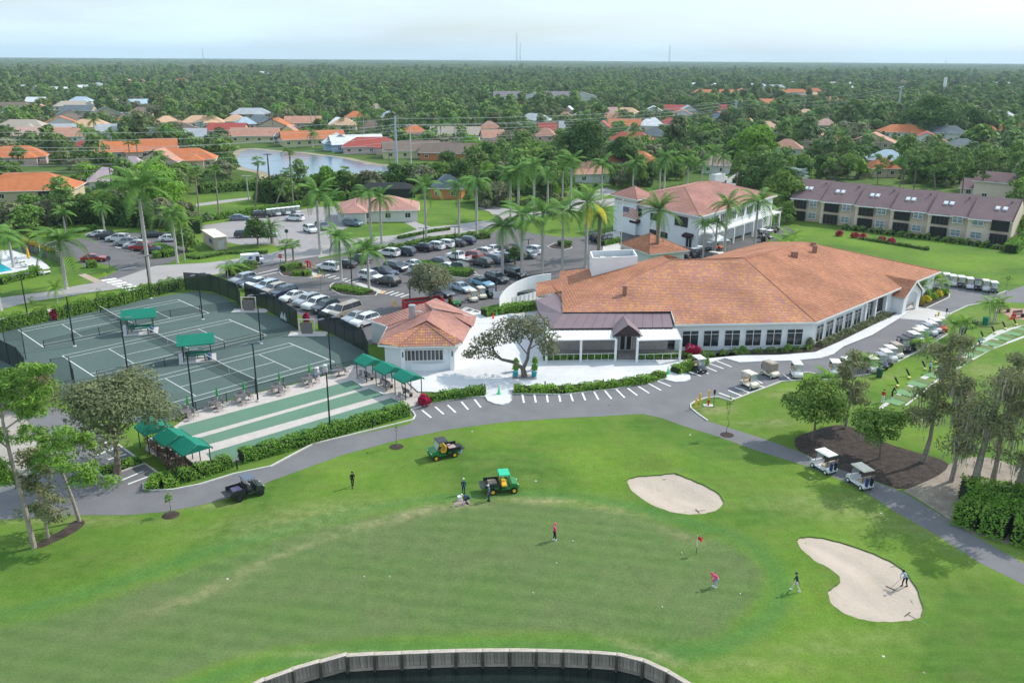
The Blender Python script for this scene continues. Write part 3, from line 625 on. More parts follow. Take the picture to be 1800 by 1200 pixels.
# two green shelters on the courts
def gable_canopy(t, L_, W_, h0, h1, m, ov=.25):
 mb = MB()
 for s in (-1, 1):
  mb.add([(-L_/2, s*W_/2, h0), (L_/2, s*W_/2, h0), (L_/2, 0, h1), (-L_/2, 0, h1)], [(0, 1, 2, 3)])
  mb.add([(-L_/2, s*W_/2, h0), (L_/2, s*W_/2, h0), (L_/2, s*W_/2, h0-ov), (-L_/2, s*W_/2, h0-ov)], [(0, 1, 2, 3)])
 for s in (-1, 1): mb.add([(s*L_/2, -W_/2, h0), (s*L_/2, W_/2, h0), (s*L_/2, 0, h1)], [(0, 1, 2)]); mb.add([(s*L_/2, -W_/2, h0), (s*L_/2, W_/2, h0), (s*L_/2, W_/2, h0-ov), (s*L_/2, -W_/2, h0-ov)], [(0, 1, 2, 3)])
 mb.build('canopy', m, t)
M_COOL = mat('white_plastic', (.7, .7, .72), .5, .05)
def shelter(t):
 MB().box((0, 0, .05), (4.6, 3.2, .1)).build('slab', M_CONC2, t)
 for x in (-1.7, 1.7):
  for y in (-.9, .9): MB().box((x, y, 1.25), (.09, .09, 2.5)).build('post', M_BLACK, t)
 gable_canopy(t, 4.6, 2.9, 2.45, 3.5, M_GREENC, .12)
 b = MB().box((0, .15, .5), (3.0, .45, .06)).box((0, .5, .8), (3.0, .05, .35)).build('bench', M_GREENC, t)
 for x in (-1.2, 0, 1.2): MB().box((x, .15, .27), (.08, .4, .42)).build('leg', M_BLACK, b)
 MB().box((-2.0, -.2, .65), (.5, .9, 1.1)).build('cooler_cabinet', M_COOL, t)
 MB().lathe([(.25, .1), (.28, .9), (.22, 1.0)], (1.5, -.9, 0), 10).build('towel_bin', mat('blue_bin', (.1, .16, .3), .6, .05), t)
SH = proto(shelter)
for k, (u, v) in enumerate([(245, 586), (345, 634)]):
 place(SH, 'court_shelter', G(u, v, 0) + Vector((0, .6, 0)), .34, ['green gabled shade shelter with benches between the farthest and middle courts', 'green gabled shade shelter with benches between the middle and nearest courts'][k], 'shelter', 'green bench shelters on the tennis courts')
# ------------------------------------------------------------ bowling lanes and their patio
sheet('paver_patio', [(292, 760), (345, 722), (440, 693), (530, 672), (590, 655), (618, 641), (650, 642), (688, 650), (742, 690), (728, 715), (718, 716), (600, 758), (450, 800), (375, 822), (345, 836), (300, 818), (255, 790), (262, 770)], .014, M_PAVER)
def lane(near_l, near_r, far_r, far_l, k): sheet('bowling_lane', [near_l, near_r, far_r, far_l], .022, M_BOCCE)
lane((330, 768), (640, 681), (620, 668), (312, 750), 0); lane((352, 785), (677, 694), (650, 682.5), (338, 773), 1)
sheet('bowling_lane', [(362, 797), (377, 815), (560, 768), (700, 728), (716, 713), (689, 699)], .022, M_BOCCE)
for Pk in ([(640, 681), (620, 668)], [(677, 694), (650, 682.5)], [(716, 713), (689, 699)]): kerb(gp(Pk, 0), .25, .1, name='lane_border', m=M_CONC2)
# shade canopies on posts: three at each end
def awning(L_, D_, h0, h1):
 def f(t):
  mb = MB()                                                # ribbed, hipped: ridge along x
  n = 6
  for i in range(n):
   x0, x1 = -L_/2 + L_*i/n, -L_/2 + L_*(i+1)/n
   for s in (-1, 1):
    mb.add([(x0, s*D_/2, h0), (x1, s*D_/2, h0 ), (x1, 0, h1), (x0, 0, h1), ((x0+x1)/2, 0, h1-.1), ((x0+x1)/2, s*D_/2, h0-.1)], [(0, 5, 4, 3), (5, 1, 2, 4)])
  for s in (-1, 1): mb.add([(s*L_/2, -D_/2, h0), (s*L_/2, D_/2, h0), (s*(L_/2+.02), 0, h1)], [(0, 1, 2)]); mb.add([(-L_/2, s*D_/2, h0), (L_/2, s*D_/2, h0), (L_/2, s*D_/2, h0-.2), (-L_/2, s*D_/2, h0-.2)], [(0, 1, 2, 3)])
  mb.build('canopy', M_GREENC, t)
  for x in (-L_/2+.3, L_/2-.3):
   for y in (-D_/2+.25, D_/2-.25): MB().box((x, y, h0/2), (.08, .08, h0)).build('post', M_BLACK, t)
  be = MB().box((0, -.1, .45), (1.6, .45, .06)).box((0, -.35, .75), (1.6, .05, .4)).build('bench', mat('grey_bench', (.2, .18, .18), .7, .1), t)
  for x in (-.7, .7): MB().box((x, -.1, .22), (.06, .4, .44)).build('leg', M_BLACK, be)
 return f
AW = proto(awning(2.9, 2.7, 2.25, 2.9))
rz1 = head(640, 670, 715, 712)
for k, (u, v) in enumerate([(650, 665), (684, 679), (718, 694)]):
 place(AW, 'shade_canopy', G(u, v, 0), rz1, ['green shade canopy beside the pavilion, farthest of three', 'green shade canopy beside the pavilion, middle of three', 'green shade canopy beside the hedge and white plaza, nearest of three'][k], 'canopy', 'green canopies at the plaza end of the lanes')
AW2 = proto(awning(3.0, 2.9, 2.3, 3.0)); rz2 = head(285, 770, 345, 815)
for k, (u, v) in enumerate([(276, 787), (309, 806), (341, 823)]):
 place(AW2, 'shade_canopy', G(u, v, 0), rz2, ['green shade canopy half hidden under the olive tree', 'green shade canopy left of the lanes, middle of three', 'green shade canopy left of the lanes, nearest to the road'][k], 'canopy', 'green canopies at the tree end of the lanes')
# patio tables with chairs and closed green umbrellas
M_TBL = mat('grey_table', (.13, .11, .12), .7, .1); M_CHR = mat('taupe_chair', (.3, .26, .25), .8, .1); M_UMB = mat('green_umbrella', (.05, .3, .06), .8, .1)
def pchair(t):
 MB().box((0, 0, .44), (.5, .5, .05)).build('seat', M_CHR, t); MB().box((-.24, 0, .75), (.05, .5, .6), ry=-.12).build('backrest', M_CHR, t)
 for x in (-.2, .2):
  for y in (-.22, .22): MB().tube((x, y, 0), (x, y, .44), .02, .02, 5).build('leg', M_CHR, t)
PCH = proto(pchair)
def ptable(t):
 MB().lathe([(.62, .70), (.64, .72), (.64, .75), (0, .75)], n=14).build('tabletop', M_TBL, t); MB().tube((0, 0, 0), (0, 0, .72), .05, .05, 6).build('pedestal', M_TBL, t); MB().lathe([(.32, 0), (.3, .06), (0, .08)], n=10).build('base', M_TBL, t)
def pumb(t):
 MB().tube((0, 0, 0), (0, 0, 2.4), .03, .03, 6).build('pole', M_WTRIM, t); MB().lathe([(.05, 1.2), (.17, 1.35), (.13, 1.9), (.04, 2.4)], n=8).build('folded_canopy', M_UMB, t)
PTB, PUM = proto(ptable), proto(pumb)
TB = [(328, 734, 1), (380, 718, 1), (427, 706, 1), (490, 690, 1), (543, 675, 1), (596, 661, 0)]
for k, (u, v, um) in enumerate(TB):
 c = G(u, v, 0); w = f'{ordn(k)} from the left on the patio'
 place(PTB, 'patio_table', c, 0, 'round grey patio table, ' + w, 'table', 'round tables along the court fence', 1.1)
 if um: place(PUM, 'patio_umbrella', c + Vector((.0, .75, 0)), 0, f'closed green umbrella behind the {ordn(k)} round table from the left', 'umbrella', 'closed green umbrellas on the patio')
 for j in range(4 if um else 2):
  a = .6 + j*math.pi/2 + random.uniform(-.2, .2); p = c + Vector((math.cos(a), math.sin(a), 0))*1.05
  place(PCH, 'patio_chair', p, a + math.pi + math.pi, f'taupe patio chair on the {("right", "far", "left", "near")[j]} side of the {ordn(k)} round table from the left', 'chair', 'taupe chairs round the patio tables')
for k, (u, v) in enumerate([(668, 680), (674, 684), (681, 687), (632, 665), (700, 705), (290, 800), (300, 792), (312, 822), (322, 812)]):
 place(PCH, 'patio_chair', G(u, v, 0), rz1 - 1.4, f'taupe chair standing by the green canopies, {ordn(rank([668,674,681,632,700,290,300,312,322], lambda t:t)[k])} from the left', 'chair', 'chairs by the green canopies')
def drinks(t):
 MB().lathe([(.25, .0), (.25, .75), (.3, .78), (.28, 1.2), (.1, 1.3), (0, 1.32)], n=10).build('barrel', M_COOL, t); MB().box((0, 0, .4), (.5, .5, .8)).build('stand', M_COOL, t)
PD = proto(drinks)
for k, (u, v) in enumerate([(558, 662), (572, 657)]): place(PD, 'water_cooler', G(u, v, 0), 0, ['white water cooler at the court fence, left of the pair', 'white water cooler at the court fence, right of the pair'][k], 'cooler', 'white coolers by the court fence')
# ------------------------------------------------------------ roofs
def tile_mat(name, cols, bump=.22, tw=.31, th=.4, mort=.25):
 m = bpy.data.materials.new(name); m.use_nodes = True; t = m.node_tree; N = t.nodes; K = t.links.new; b = N['Principled BSDF']
 b.inputs['Roughness'].default_value = .8; b.inputs['Specular IOR Level'].default_value = .2
 uv = N.new('ShaderNodeUVMap'); uv.uv_map = 'uv'
 mp = N.new('ShaderNodeVectorMath'); mp.operation = 'DIVIDE'; mp.inputs[1].default_value = (tw, th, 1); K(uv.outputs[0], mp.inputs[0])
 fl = N.new('ShaderNodeVectorMath'); fl.operation = 'FLOOR'; K(mp.outputs[0], fl.inputs[0])
 wn = N.new('ShaderNodeTexWhiteNoise'); wn.noise_dimensions = '2D'; K(fl.outputs[0], wn.inputs[0])
 r = N.new('ShaderNodeValToRGB'); r.color_ramp.interpolation = 'CONSTANT'; els = r.color_ramp.elements
 while len(els) < len(cols): els.new(.5)
 for i, c in enumerate(cols): els[i].position = i/len(cols); els[i].color = tuple(c) + (1,)
 K(wn.outputs['Value'], r.inputs[0])
 no = N.new('ShaderNodeTexNoise'); no.inputs['Scale'].default_value = .18; no.inputs['Detail'].default_value = 6; K(uv.outputs[0], no.inputs['Vector'])
 mr = N.new('ShaderNodeMapRange'); mr.inputs[1].default_value = .3; mr.inputs[2].default_value = .7; mr.inputs[3].default_value = .74; mr.inputs[4].default_value = 1.2; K(no.outputs['Fac'], mr.inputs[0])
 mu = N.new('ShaderNodeMix'); mu.data_type = 'RGBA'; mu.blend_type = 'MULTIPLY'; mu.inputs[0].default_value = 1; K(r.outputs[0], mu.inputs[6]); K(mr.outputs[0], mu.inputs[7])
 K(mu.outputs[2], b.inputs['Base Color'])
 sx = N.new('ShaderNodeSeparateXYZ'); K(mp.outputs[0], sx.inputs[0]); sn = N.new('ShaderNodeMath'); sn.operation = 'MULTIPLY'; sn.inputs[1].default_value = 2*math.pi; K(sx.outputs[0], sn.inputs[0])
 si = N.new('ShaderNodeMath'); si.operation = 'SINE'; K(sn.outputs[0], si.inputs[0])
 bp = N.new('ShaderNodeBump'); bp.inputs['Strength'].default_value = bump; bp.inputs['Distance'].default_value = .05; K(si.outputs[0], bp.inputs['Height']); K(bp.outputs[0], b.inputs['Normal'])
 return m
M_TILE = tile_mat('clay_roof_tiles', [(.44, .195, .11), (.49, .22, .115), (.42, .19, .14), (.51, .245, .12), (.38, .19, .17), (.46, .205, .125), (.53, .28, .12), (.42, .2, .155)])
M_TILE2 = tile_mat('brown_pink_roof_tiles', [(.36, .18, .145), (.40, .20, .16), (.34, .17, .145), (.42, .21, .165), (.37, .18, .16), (.43, .215, .15)])
M_TILE3 = tile_mat('terracotta_roof_tiles', [(.38, .16, .088), (.43, .185, .10), (.39, .175, .11), (.45, .205, .11), (.35, .15, .09)])
def roof_plane(pts, m, parent, name='roof_slope', course=.42, lift=.035, uvscale=1.0):
 P = [Vector(p) for p in pts]; n = Vector((0, 0, 0))
 for i in range(len(P)): n += (P[i] - P[0]).cross(P[(i+1) % len(P)] - P[0])
 n.normalize()
 if n.z < 0: P = P[::-1]; n = -n
 up = (Vector((0, 0, 1)) - n*n.z)
 if up.length < 1e-3: up = Vector((0, 1, 0))
 up.normalize(); al = up.cross(n).normalized()
 q = [(p.dot(al), p.dot(up)) for p in P]; o = P[0] - al*q[0][0] - up*q[0][1]
 smin = min(b for a, b in q); smax = max(b for a, b in q)
 def clip(poly, s, keep_above):
  r = []
  for i in range(len(poly)):
   a, b = poly[i], poly[(i+1) % len(poly)]; ia = (a[1] >= s) == keep_above; ib = (b[1] >= s) == keep_above
   if ia: r.append(a)
   if ia != ib: t = (s - a[1])/(b[1]-a[1] + 1e-12); r.append((a[0] + (b[0]-a[0])*t, s))
  return r
 mb = MB(); uvs = []; s = smin
 while s < smax - 1e-3:
  pc = clip(clip(q, s, True), s + course, False)
  if len(pc) >= 3:
   vs = [o + al*a + up*b + n*(lift*(1 - (b - s)/course) + .012) for a, b in pc]
   mb.poly3(vs); uvs += [((a*uvscale), (b - smin)*uvscale/course*.4 - .0005) for a, b in pc]
   lo = [(a, b) for a, b in pc if abs(b - s) < 1e-5]
   if len(lo) >= 2:
    x0, x1 = min(lo)[0], max(lo)[0]; bs = [o + al*x + up*s for x in (x0, x1)]
    mb.poly3([bs[0] - n*.01, bs[1] - n*.01, bs[1] + n*(lift+.012), bs[0] + n*(lift+.012)]); uvs += [(x0, (s-smin)/course*.4), (x1, (s-smin)/course*.4)]*2
  s += course
 me = mb.mesh(name, m); ul = me.uv_layers.new(name='uv'); ul.data.foreach_set('uv', np.array(uvs, np.float32).ravel())
 return ob(name, me, parent)
def ridge(pts, parent, m, r=.11, name='ridge_cap'):
 mb = MB()
 for a, b in zip(pts[:-1], pts[1:]):
  a, b = Vector(a), Vector(b); L = (b-a).length; k = max(1, int(L/.45))
  for i in range(k): mb.tube(a.lerp(b, i/k), a.lerp(b, (i+1)/k), r, r*.82, 6)
 return mb.build(name, m, parent)
M_CAP = mat('ridge_tile', (.42, .19, .12), .8, .25, 2)
M_CAP2 = mat('ridge_tile_pink', (.38, .18, .14), .8, .2, 2)
def fascia(pts, parent, h=.22, m=None, name='fascia', w=.06):
 mb = MB()
 for a, b in zip(pts[:-1], pts[1:]):
  a, b = Vector(a), Vector(b); d = (b-a); d.z = 0; nn = Vector((d.y, -d.x, 0)).normalized()*w/2
  mb.add([a+nn, b+nn, b-nn, a-nn] + [p - Vector((0, 0, h)) for p in (a+nn, b+nn, b-nn, a-nn)], [(0, 1, 2, 3), (4, 7, 6, 5), (0, 4, 5, 1), (2, 6, 7, 3), (1, 5, 6, 2), (3, 7, 4, 0)])
 return mb.build(name, m or M_WTRIM, parent)
def window(parent, a, b, z0, z1, nrm, cols=2, fr=None, glass=None, transom=None, fw=.07, name='window'):
 # a window in a wall that runs from a to b, with its own frame, mullions and panes
 a, b = Vector(a), Vector(b); a.z = b.z = 0; d = b - a; L = d.length; ang = math.atan2(d.y, d.x); c = (a+b)/2 + nrm*.0; fr = fr or M_WTRIM
 inn = Matrix.Rotation(-ang, 3, 'Z') @ nrm; s = 1 if inn.y > 0 else -1
 w = MB()
 w.box((0, s*.03, z1), (L + fw, .1, fw)).box((0, s*.05, z0), (L + .2, .16, fw*1.2))
 for x in [-L/2 + L*i/cols for i in range(cols+1)]: w.box((x, s*.03, (z0+z1)/2), (fw, .1, z1-z0-fw))
 if transom: w.box((0, s*.031, transom), (L-fw, .09, fw*.8))
 f = w.build(name, fr, parent, loc=(c.x, c.y, 0) if parent is None else (c.x - parent.location.x, c.y - parent.location.y, 0), rz=ang)
 for i in range(cols):
  x = -L/2 + L*(i+.5)/cols; MB().box((x, s*.012, (z0+z1)/2), (L/cols - fw, .02, z1-z0-fw)).build('pane', glass or M_GLASS, f)
 return f
# ------------------------------------------------------------ clubhouse
def V(p, z): return Vector((p[0], p[1], z))
CB = thing('clubhouse', (0, 0, 0), 0, 'large white clubhouse under a sweeping orange clay tile roof behind the white plaza', 'clubhouse')
E1 = G(1435, 566, 4.0); FL = G(1187, 570, 4.0); P1 = G(1310, 455, 8.9); P2 = G(1413, 425, 8.9); R0 = G(1176, 457, 8.9)
FC = Vector((72.6, 140.9, 4.0)); RU = G(1180, 547, 4.95); LU = G(989, 549, 4.95)
BKC = P2 + (P2 - E1)*.9; BKC.z = 4
roof_plane([R0, P1, E1, FL, RU, LU], M_TILE, CB)
roof_plane([P1, P2, FC, E1], M_TILE3, CB)
HM = LU.lerp(R0, .62)
WA = (R0.z - LU.z)/((R0.x - LU.x) + .077*(R0.y - LU.y))
def GW(u, v):                               # the point of the west roof slope that shows at a pixel
 d = ray(u, v); k = (LU.z - WA*LU.x - .077*WA*LU.y - CH)/(d[2] - WA*d[0] - .077*WA*d[1]); return Vector((d[0]*k, d[1]*k, CH + d[2]*k))
WL1, WL2, WD, WM = GW(942, 522), GW(943, 497), GW(987, 512), LU.lerp(R0, .5)
roof_plane([LU, WD, WL1, WL2, GW(983, 490), GW(984, 477), GW(1040, 471), GW(1122, 461), GW(1165, 450), R0], M_TILE3, CB)
BKC = P2 + Vector((.72-.69, .69+.72, 0))*16.7; BKC.z = 4; BKP = P1 + (P1 - E1)*1.05; BKP.z = 4
roof_plane([P2, FC, BKC], M_TILE3, CB); roof_plane([R0 + Vector((0, .3, -.05)), P1 + Vector((0, .3, -.05)), BKP, Vector((R0.x - 8, R0.y + 16, 4))], M_TILE3, CB)
roof_plane([P1 + Vector((-.2, .2, 0)), P2 + Vector((-.2, .2, 0)), BKC, BKP], M_TILE3, CB)
ridge([R0, P1, P2], CB, M_CAP); ridge([P1, E1], CB, M_CAP, .1); ridge([P2, FC], CB, M_CAP, .1); ridge([LU, R0], CB, M_CAP, .1)
for q in ([FL, E1], [E1, FC], [RU, FL], [WL1, WL2]): fascia(q, CB, .25)
fascia([LU, RU], CB, .3, M_BLACK)
# walls
def wall(parent, pts, z0, z1, m=M_WHITE, name='wall', th=.25, closed=False):
 mb = MB(); P = [Vector((p[0], p[1], 0)) for p in pts]
 if closed: P.append(P[0])
 for a, b in zip(P[:-1], P[1:]):
  d = (b-a).normalized(); n = Vector((-d.y, d.x, 0))*th
  mb.add([a, b, b+n, a+n] and [(p.x, p.y, z) for z in (z0, z1) for p in (a, b, b+n, a+n)], [(4, 5, 6, 7), (0, 1, 5, 4), (1, 2, 6, 5), (2, 3, 7, 6), (3, 0, 4, 7)])
 return mb.build(name, m, parent)
wF0 = G(1196, 631, 0); wF1 = G(1428, 611, 0); wR1 = G(1530, 578, 0); FCb = FC + Vector((-1.0, -.2, 0));
dirR = (FC - E1); dirR.z = 0; dirR.normalize(); wF1 = Vector((E1.x - .25, E1.y + .75, 0)); wR_end = wF1 + dirR*((FC - E1).length - 1.2)
dF = (E1 - FL); dF.z = 0; dF.normalize(); wF0 = Vector((FL.x, FL.y + .72, 0)) + dF*.3
wall(CB, [wF0, wF1], 0, 3.95); wall(CB, [wF1 + dirR*.01, wF1 + dirR*16.2], 0, 3.95); wall(CB, [wF1 + dirR*23.5, wR_end], 0, 3.95)
inn = Vector((-dirR.y, dirR.x, 0)); wall(CB, [wF1 + dirR*16.2 + inn*3, wF1 + dirR*23.5 + inn*3], 0, 4.2)
core = [(LU.x + 1, LU.y + 4), (wF0.x, wF0.y + 3), (wF1.x - .5, wF1.y + 3.0), (FC.x-4, FC.y+1), (BKC.x, BKC.y-4), (BKP.x, BKP.y-3), (R0.x-6, R0.y+13), (WL2.x+2, WL2.y+1)]
MB().prism(core, 0, 3.9).build('back_wall', M_WHITE, CB)
nF = Vector((dF.y, -dF.x, 0)); nR = Vector((dirR.y, -dirR.x, 0))
def on_line(a, d, u, z=1.5):                # distance along a wall at which it shows at pixel column u
 lo, hi = -2, 60
 for _ in range(40):
  m = (lo+hi)/2; p = a + d*m
  if PX(p.x, p.y, z)[0] < u: lo = m
  else: hi = m
 return lo
for (u0, u1) in [(1199, 1227), (1236, 1263), (1273, 1300), (1309.5, 1337), (1346, 1373), (1382.5, 1410)]:
 a, b = wF0 + dF*on_line(wF0, dF, u0), wF0 + dF*on_line(wF0, dF, u1); window(CB, a + nF*.02, b + nF*.02, .55, 2.85, nF, 2, transom=2.3)
for (u0, u1) in [(1433.5, 1445.5), (1450.5, 1463), (1467.5, 1480), (1484, 1496), (1500, 1512), (1516, 1527)]:
 a, b = wF1 + dirR*on_line(wF1, dirR, u0), wF1 + dirR*on_line(wF1, dirR, u1); window(CB, a + nR*.02, b + nR*.02, .5, 2.95, nR, 2, transom=2.4)
for t_ in (16.25, 19.6, 23.3): p = wF1 + dirR*t_ + nR*.05; MB().box((p.x, p.y, 1.95), (.5, .5, 3.9), math.atan2(dirR.y, dirR.x)).build('porch_column', M_WHITE, CB)
def railing(parent, a, b, h=.95, n=None, m=None, name='railing', z=0.0):
 a, b = Vector(a), Vector(b); L = (b-a).length; n = n or max(2, int(L/.5)); mb = MB()
 mb.tube((a.x, a.y, z+h), (b.x, b.y, z+h), .035, .035, 5); mb.tube((a.x, a.y, z+.15), (b.x, b.y, z+.15), .025, .025, 5)
 for i in range(n+1): p = a.lerp(b, i/n); mb.tube((p.x, p.y, z), (p.x, p.y, z+h), .025, .025, 4)
 return mb.build(name, m or M_WTRIM, parent)
railing(CB, wF1 + dirR*16.5, wF1 + dirR*19.3); railing(CB, wF1 + dirR*19.9, wF1 + dirR*23)
# portico with an arch
pa, pb = G(1583, 553, 0), G(1612, 541, 0); pm = (pa+pb)/2; pd = (pb-pa).normalized(); pn = Vector((pd.y, -pd.x, 0)); back = -pn
PL = (pb-pa).length; ang = math.atan2(pd.y, pd.x)
mb = MB(); half = PL/2; zs, za = HT(1583, 553, 521), HT(1598, 547, 495); aw = half*.62; arch = [(aw*math.cos(math.pi*i/12), zs*.62 + aw*.8*math.sin(math.pi*i/12)) for i in range(13)]
outl = [(half, 0), (half, zs), (0, za), (-half, zs), (-half, 0), (-aw, 0)] + [(x, z) for x, z in arch[::-1]] + [(aw, 0)]
tri = tessellate_polygon([[Vector((x, z, 0)) for x, z in outl]])
fr = [(x, -.18, z) for x, z in outl]; bk = [(x, .18, z) for x, z in outl]; n = len(outl)
def PT(pl): return [pm + pd*x + pn*(-y) + Vector((0, 0, z)) for x, y, z in pl]
mb.add(PT(fr), tri); mb.add(PT(bk), tri); mb.add(PT(fr) + PT(bk), [(i, (i+1) % n, n + (i+1) % n, n + i) for i in range(n)]); mb.build('portico_arch', M_WHITE, CB)
D = 6.2
roof_plane(PT([(-half-.5, -.5, zs-.15), (0, -.5, za+.25), (0, D, za+.25), (-half-.5, D, zs-.15)]), M_TILE3, CB); roof_plane(PT([(half+.5, -.5, zs-.15), (0, -.5, za+.25), (0, D, za+.25), (half+.5, D, zs-.15)]), M_TILE3, CB)
for s in (-1, 1): fascia(PT([(s*(half+.55), -.55, zs-.12), (0, -.55, za+.3)]), CB, .3)
MB().box(tuple(pm + back*3 - pd*(half-.2) + Vector((0, 0, 1.6))), (.3, 6, 3.2), ang).build('portico_wall', M_WHITE, CB)
for y in (3.0, 5.6):
 for s in (-1, 1): q = pm + back*y + pd*s*(half-.25); MB().box((q.x, q.y, 1.65), (.4, .4, 3.3), ang).build('portico_column', M_WHITE, CB)
# standing seam metal roof, entry gable and white louvred pergolas in front of the dining room
M_METAL = mat('purple_brown_metal_roof', (.22, .15, .165), .45, .08, .5, spec=.5)
M_METALD = mat('dark_metal_edge', (.05, .03, .033), .5, .1)
mA, mB_ = G(968, 577, 3.7), G(1183, 575, 3.7); mC, mD = G(1178, 547.5, 4.8), G(989, 551.5, 4.8); mE, mF, mH = G(988, 512.5, 5.1), G(941, 527, 4.3), G(946, 547, 3.7)
mb = MB(); mb.poly3([mA, mB_, mC, mD]); mb.poly3([mA, mD, mE, mF, mH]); mb.build('metal_roof', M_METAL, CB)
mb = MB()
for i in range(13):
 a, b = mA.lerp(mB_, i/12), mD.lerp(mC, i/12); mb.tube(a + Vector((0, 0, .03)), b + Vector((0, 0, .03)), .012, .012, 4)
mb.build('seam', M_METALD, CB); fascia([mA, mB_], CB, .28, M_METALD); fascia([mH, mA], CB, .28, M_METALD); fascia([mF, mH], CB, .28, M_METALD)
MB().prism([(mA.x+.6, mA.y+1.5), (mB_.x-.3, mB_.y+1.5), (mC.x, mC.y+3), (mD.x, mD.y+6), (mF.x+1.6, mF.y+.5), (mH.x+1.6, mH.y+.5)], 0, 3.6).build('wall', M_CONC2, CB)
MB().sheet([tuple(G(960, 634, 0))[:2], tuple(G(1196, 632, 0))[:2], (mB_.x+.6, mB_.y+3), (mA.x, mA.y+3)], .16).build('terrace_floor', mat('grey_tiles', (.36, .33, .31), .6, .15, 1.2, fine=.1), CB)
# the big back wall of the terrace, with doors
ba, bb = Vector((mA.x+.6, mA.y+1.48, 0)), Vector((mB_.x-.3, mB_.y+1.48, 0)); bd = (bb-ba).normalized(); bn = Vector((bd.y, -bd.x, 0))
M_TAUPE = mat('taupe_wall', (.48, .44, .41), .85, .1); MB().box(tuple((ba+bb)/2 + bn*.06 + Vector((0, 0, 1.8))), ((bb-ba).length, .1, 3.6), math.atan2(bd.y, bd.x)).build('terrace_wall', M_TAUPE, CB)
for u in (1094, 1105): a = ba + bd*on_line(ba, bd, u-4.5) + bn*.15; b = ba + bd*on_line(ba, bd, u+4.5) + bn*.15; window(CB, a, b, .15, 2.4, bn, 1, name='door')
gA, gB, gT, gR = G(1077, 590, 3.5), G(1130, 589, 3.5), G(1103, 564, 5.0), G(1097, 553, 5.0)
gT = Vector(((gA.x+gB.x)/2, gA.y, 5.0)); gR = gT + Vector((-.15, 4.2, 0))
mb = MB(); mb.poly3([gA, gT, gR, gA + Vector((.3, 3.4, .1))]); mb.poly3([gB, gB + Vector((-.3, 3.4, .1)), gR, gT]); mb.build('entry_gable', M_METAL, CB)
MB().poly3([gA + Vector((.15, .1, 0)), gB + Vector((-.15, .1, 0)), gT + Vector((0, .1, -.12))]).build('gable_front', M_METALD, CB)
fascia([gA, gB], CB, .12, M_METALD)
def pergola(u0, u1, cols):
 a, b = G(u0, 598, 3.1), G(u1, 596, 3.1); k = Vector((.0, 4.0, .45)); mb = MB(); n = int((b-a).length/.33)
 k.y = (ba.y - a.y) + .1
 for i in range(n):
  p = a.lerp(b, (i+.5)/n); mb.box(tuple(p + k*.5 + Vector((0, 0, .02*(i % 2)))), (.31, k.length, .05), 0, 0, 0, math.atan2(k.z, k.y))
 mb.build('louvre_roof', M_WTRIM, CB, kind='stuff')
 MB().tube(a, b, .11, .11, 4).tube(a + k, b + k, .1, .1, 4).tube(a, a + k, .1, .1, 4).tube(b, b + k, .1, .1, 4).build('pergola_beam', M_WTRIM, CB)
 for u in cols: p = a + (b-a)*max(0, min(1, (u - u0)/(u1 - u0))); MB().box((p.x, p.y, 1.55), (.3, .3, 3.1)).build('pergola_post', M_WTRIM, CB)
 for c0, c1 in zip(cols[:-1], cols[1:]): railing(CB, a + (b-a)*((c0-u0)/(u1-u0)) - Vector((0, 0, 3.1)), a + (b-a)*((c1-u0)/(u1-u0)) - Vector((0, 0, 3.1)), 1.0, 5, z=.15)
pergola(961, 1083, [961, 1021.5, 1083]); pergola(1121, 1197, [1121, 1197])
# roof clutter
def roofbox(u, v, z, d, m, name, lab=None):
 p = G(u, v, z); o = MB().box((0, 0, 0), d).build(name, m, CB, loc=p + Vector((0, 0, d[2]/2 - .4))); return o
MBR = mat('brick_flue', (.3, .16, .12), .9, .2, 4)
for (u, v, z, d) in [(1098, 513, 6.6, (.55, .55, 1.3)), (1396, 452, 8.0, (.9, .7, 1.3)), (1432, 440, 8.3, (.6, .5, 1.2)), (1377, 457, 7.7, (.25, .25, .8)), (1430, 428, 8.8, (.7, .5, .6))]:
 roofbox(u, v, z, d, MBR, 'roof_vent');
hb = [G(1041, 484, 6.6), G(1120, 480, 6.6)]; hv = [Vector((hb[0].x, hb[0].y+.3, 0)), Vector((hb[1].x, hb[1].y+.3, 0)), Vector((hb[1].x, hb[1].y+5.2, 0)), Vector((hb[0].x, hb[0].y+5.2, 0))]
mb = MB()
for a, b in zip(hv, hv[1:] + hv[:1]):
 d = (b-a).normalized(); n = Vector((-d.y, d.x, 0))*.2; mb.add([(p.x, p.y, z) for z in (6.2, 9.2) for p in (a, b, b+n, a+n)], [(4, 5, 6, 7), (0, 1, 5, 4), (2, 3, 7, 6), (1, 2, 6, 5), (3, 0, 4, 7)])
mb.build('parapet_box', M_WHITE, CB); MB().sheet([(p.x, p.y) for p in hv], 7.9).build('equipment_deck', M_BLACK, CB)
for i in range(5): MB().box((hv[0].x + .9 + i*.95, hv[0].y + 2.6 + (i % 2)*.8, 8.3), (.75, .9, .7)).build('air_unit', M_CONC2, CB)
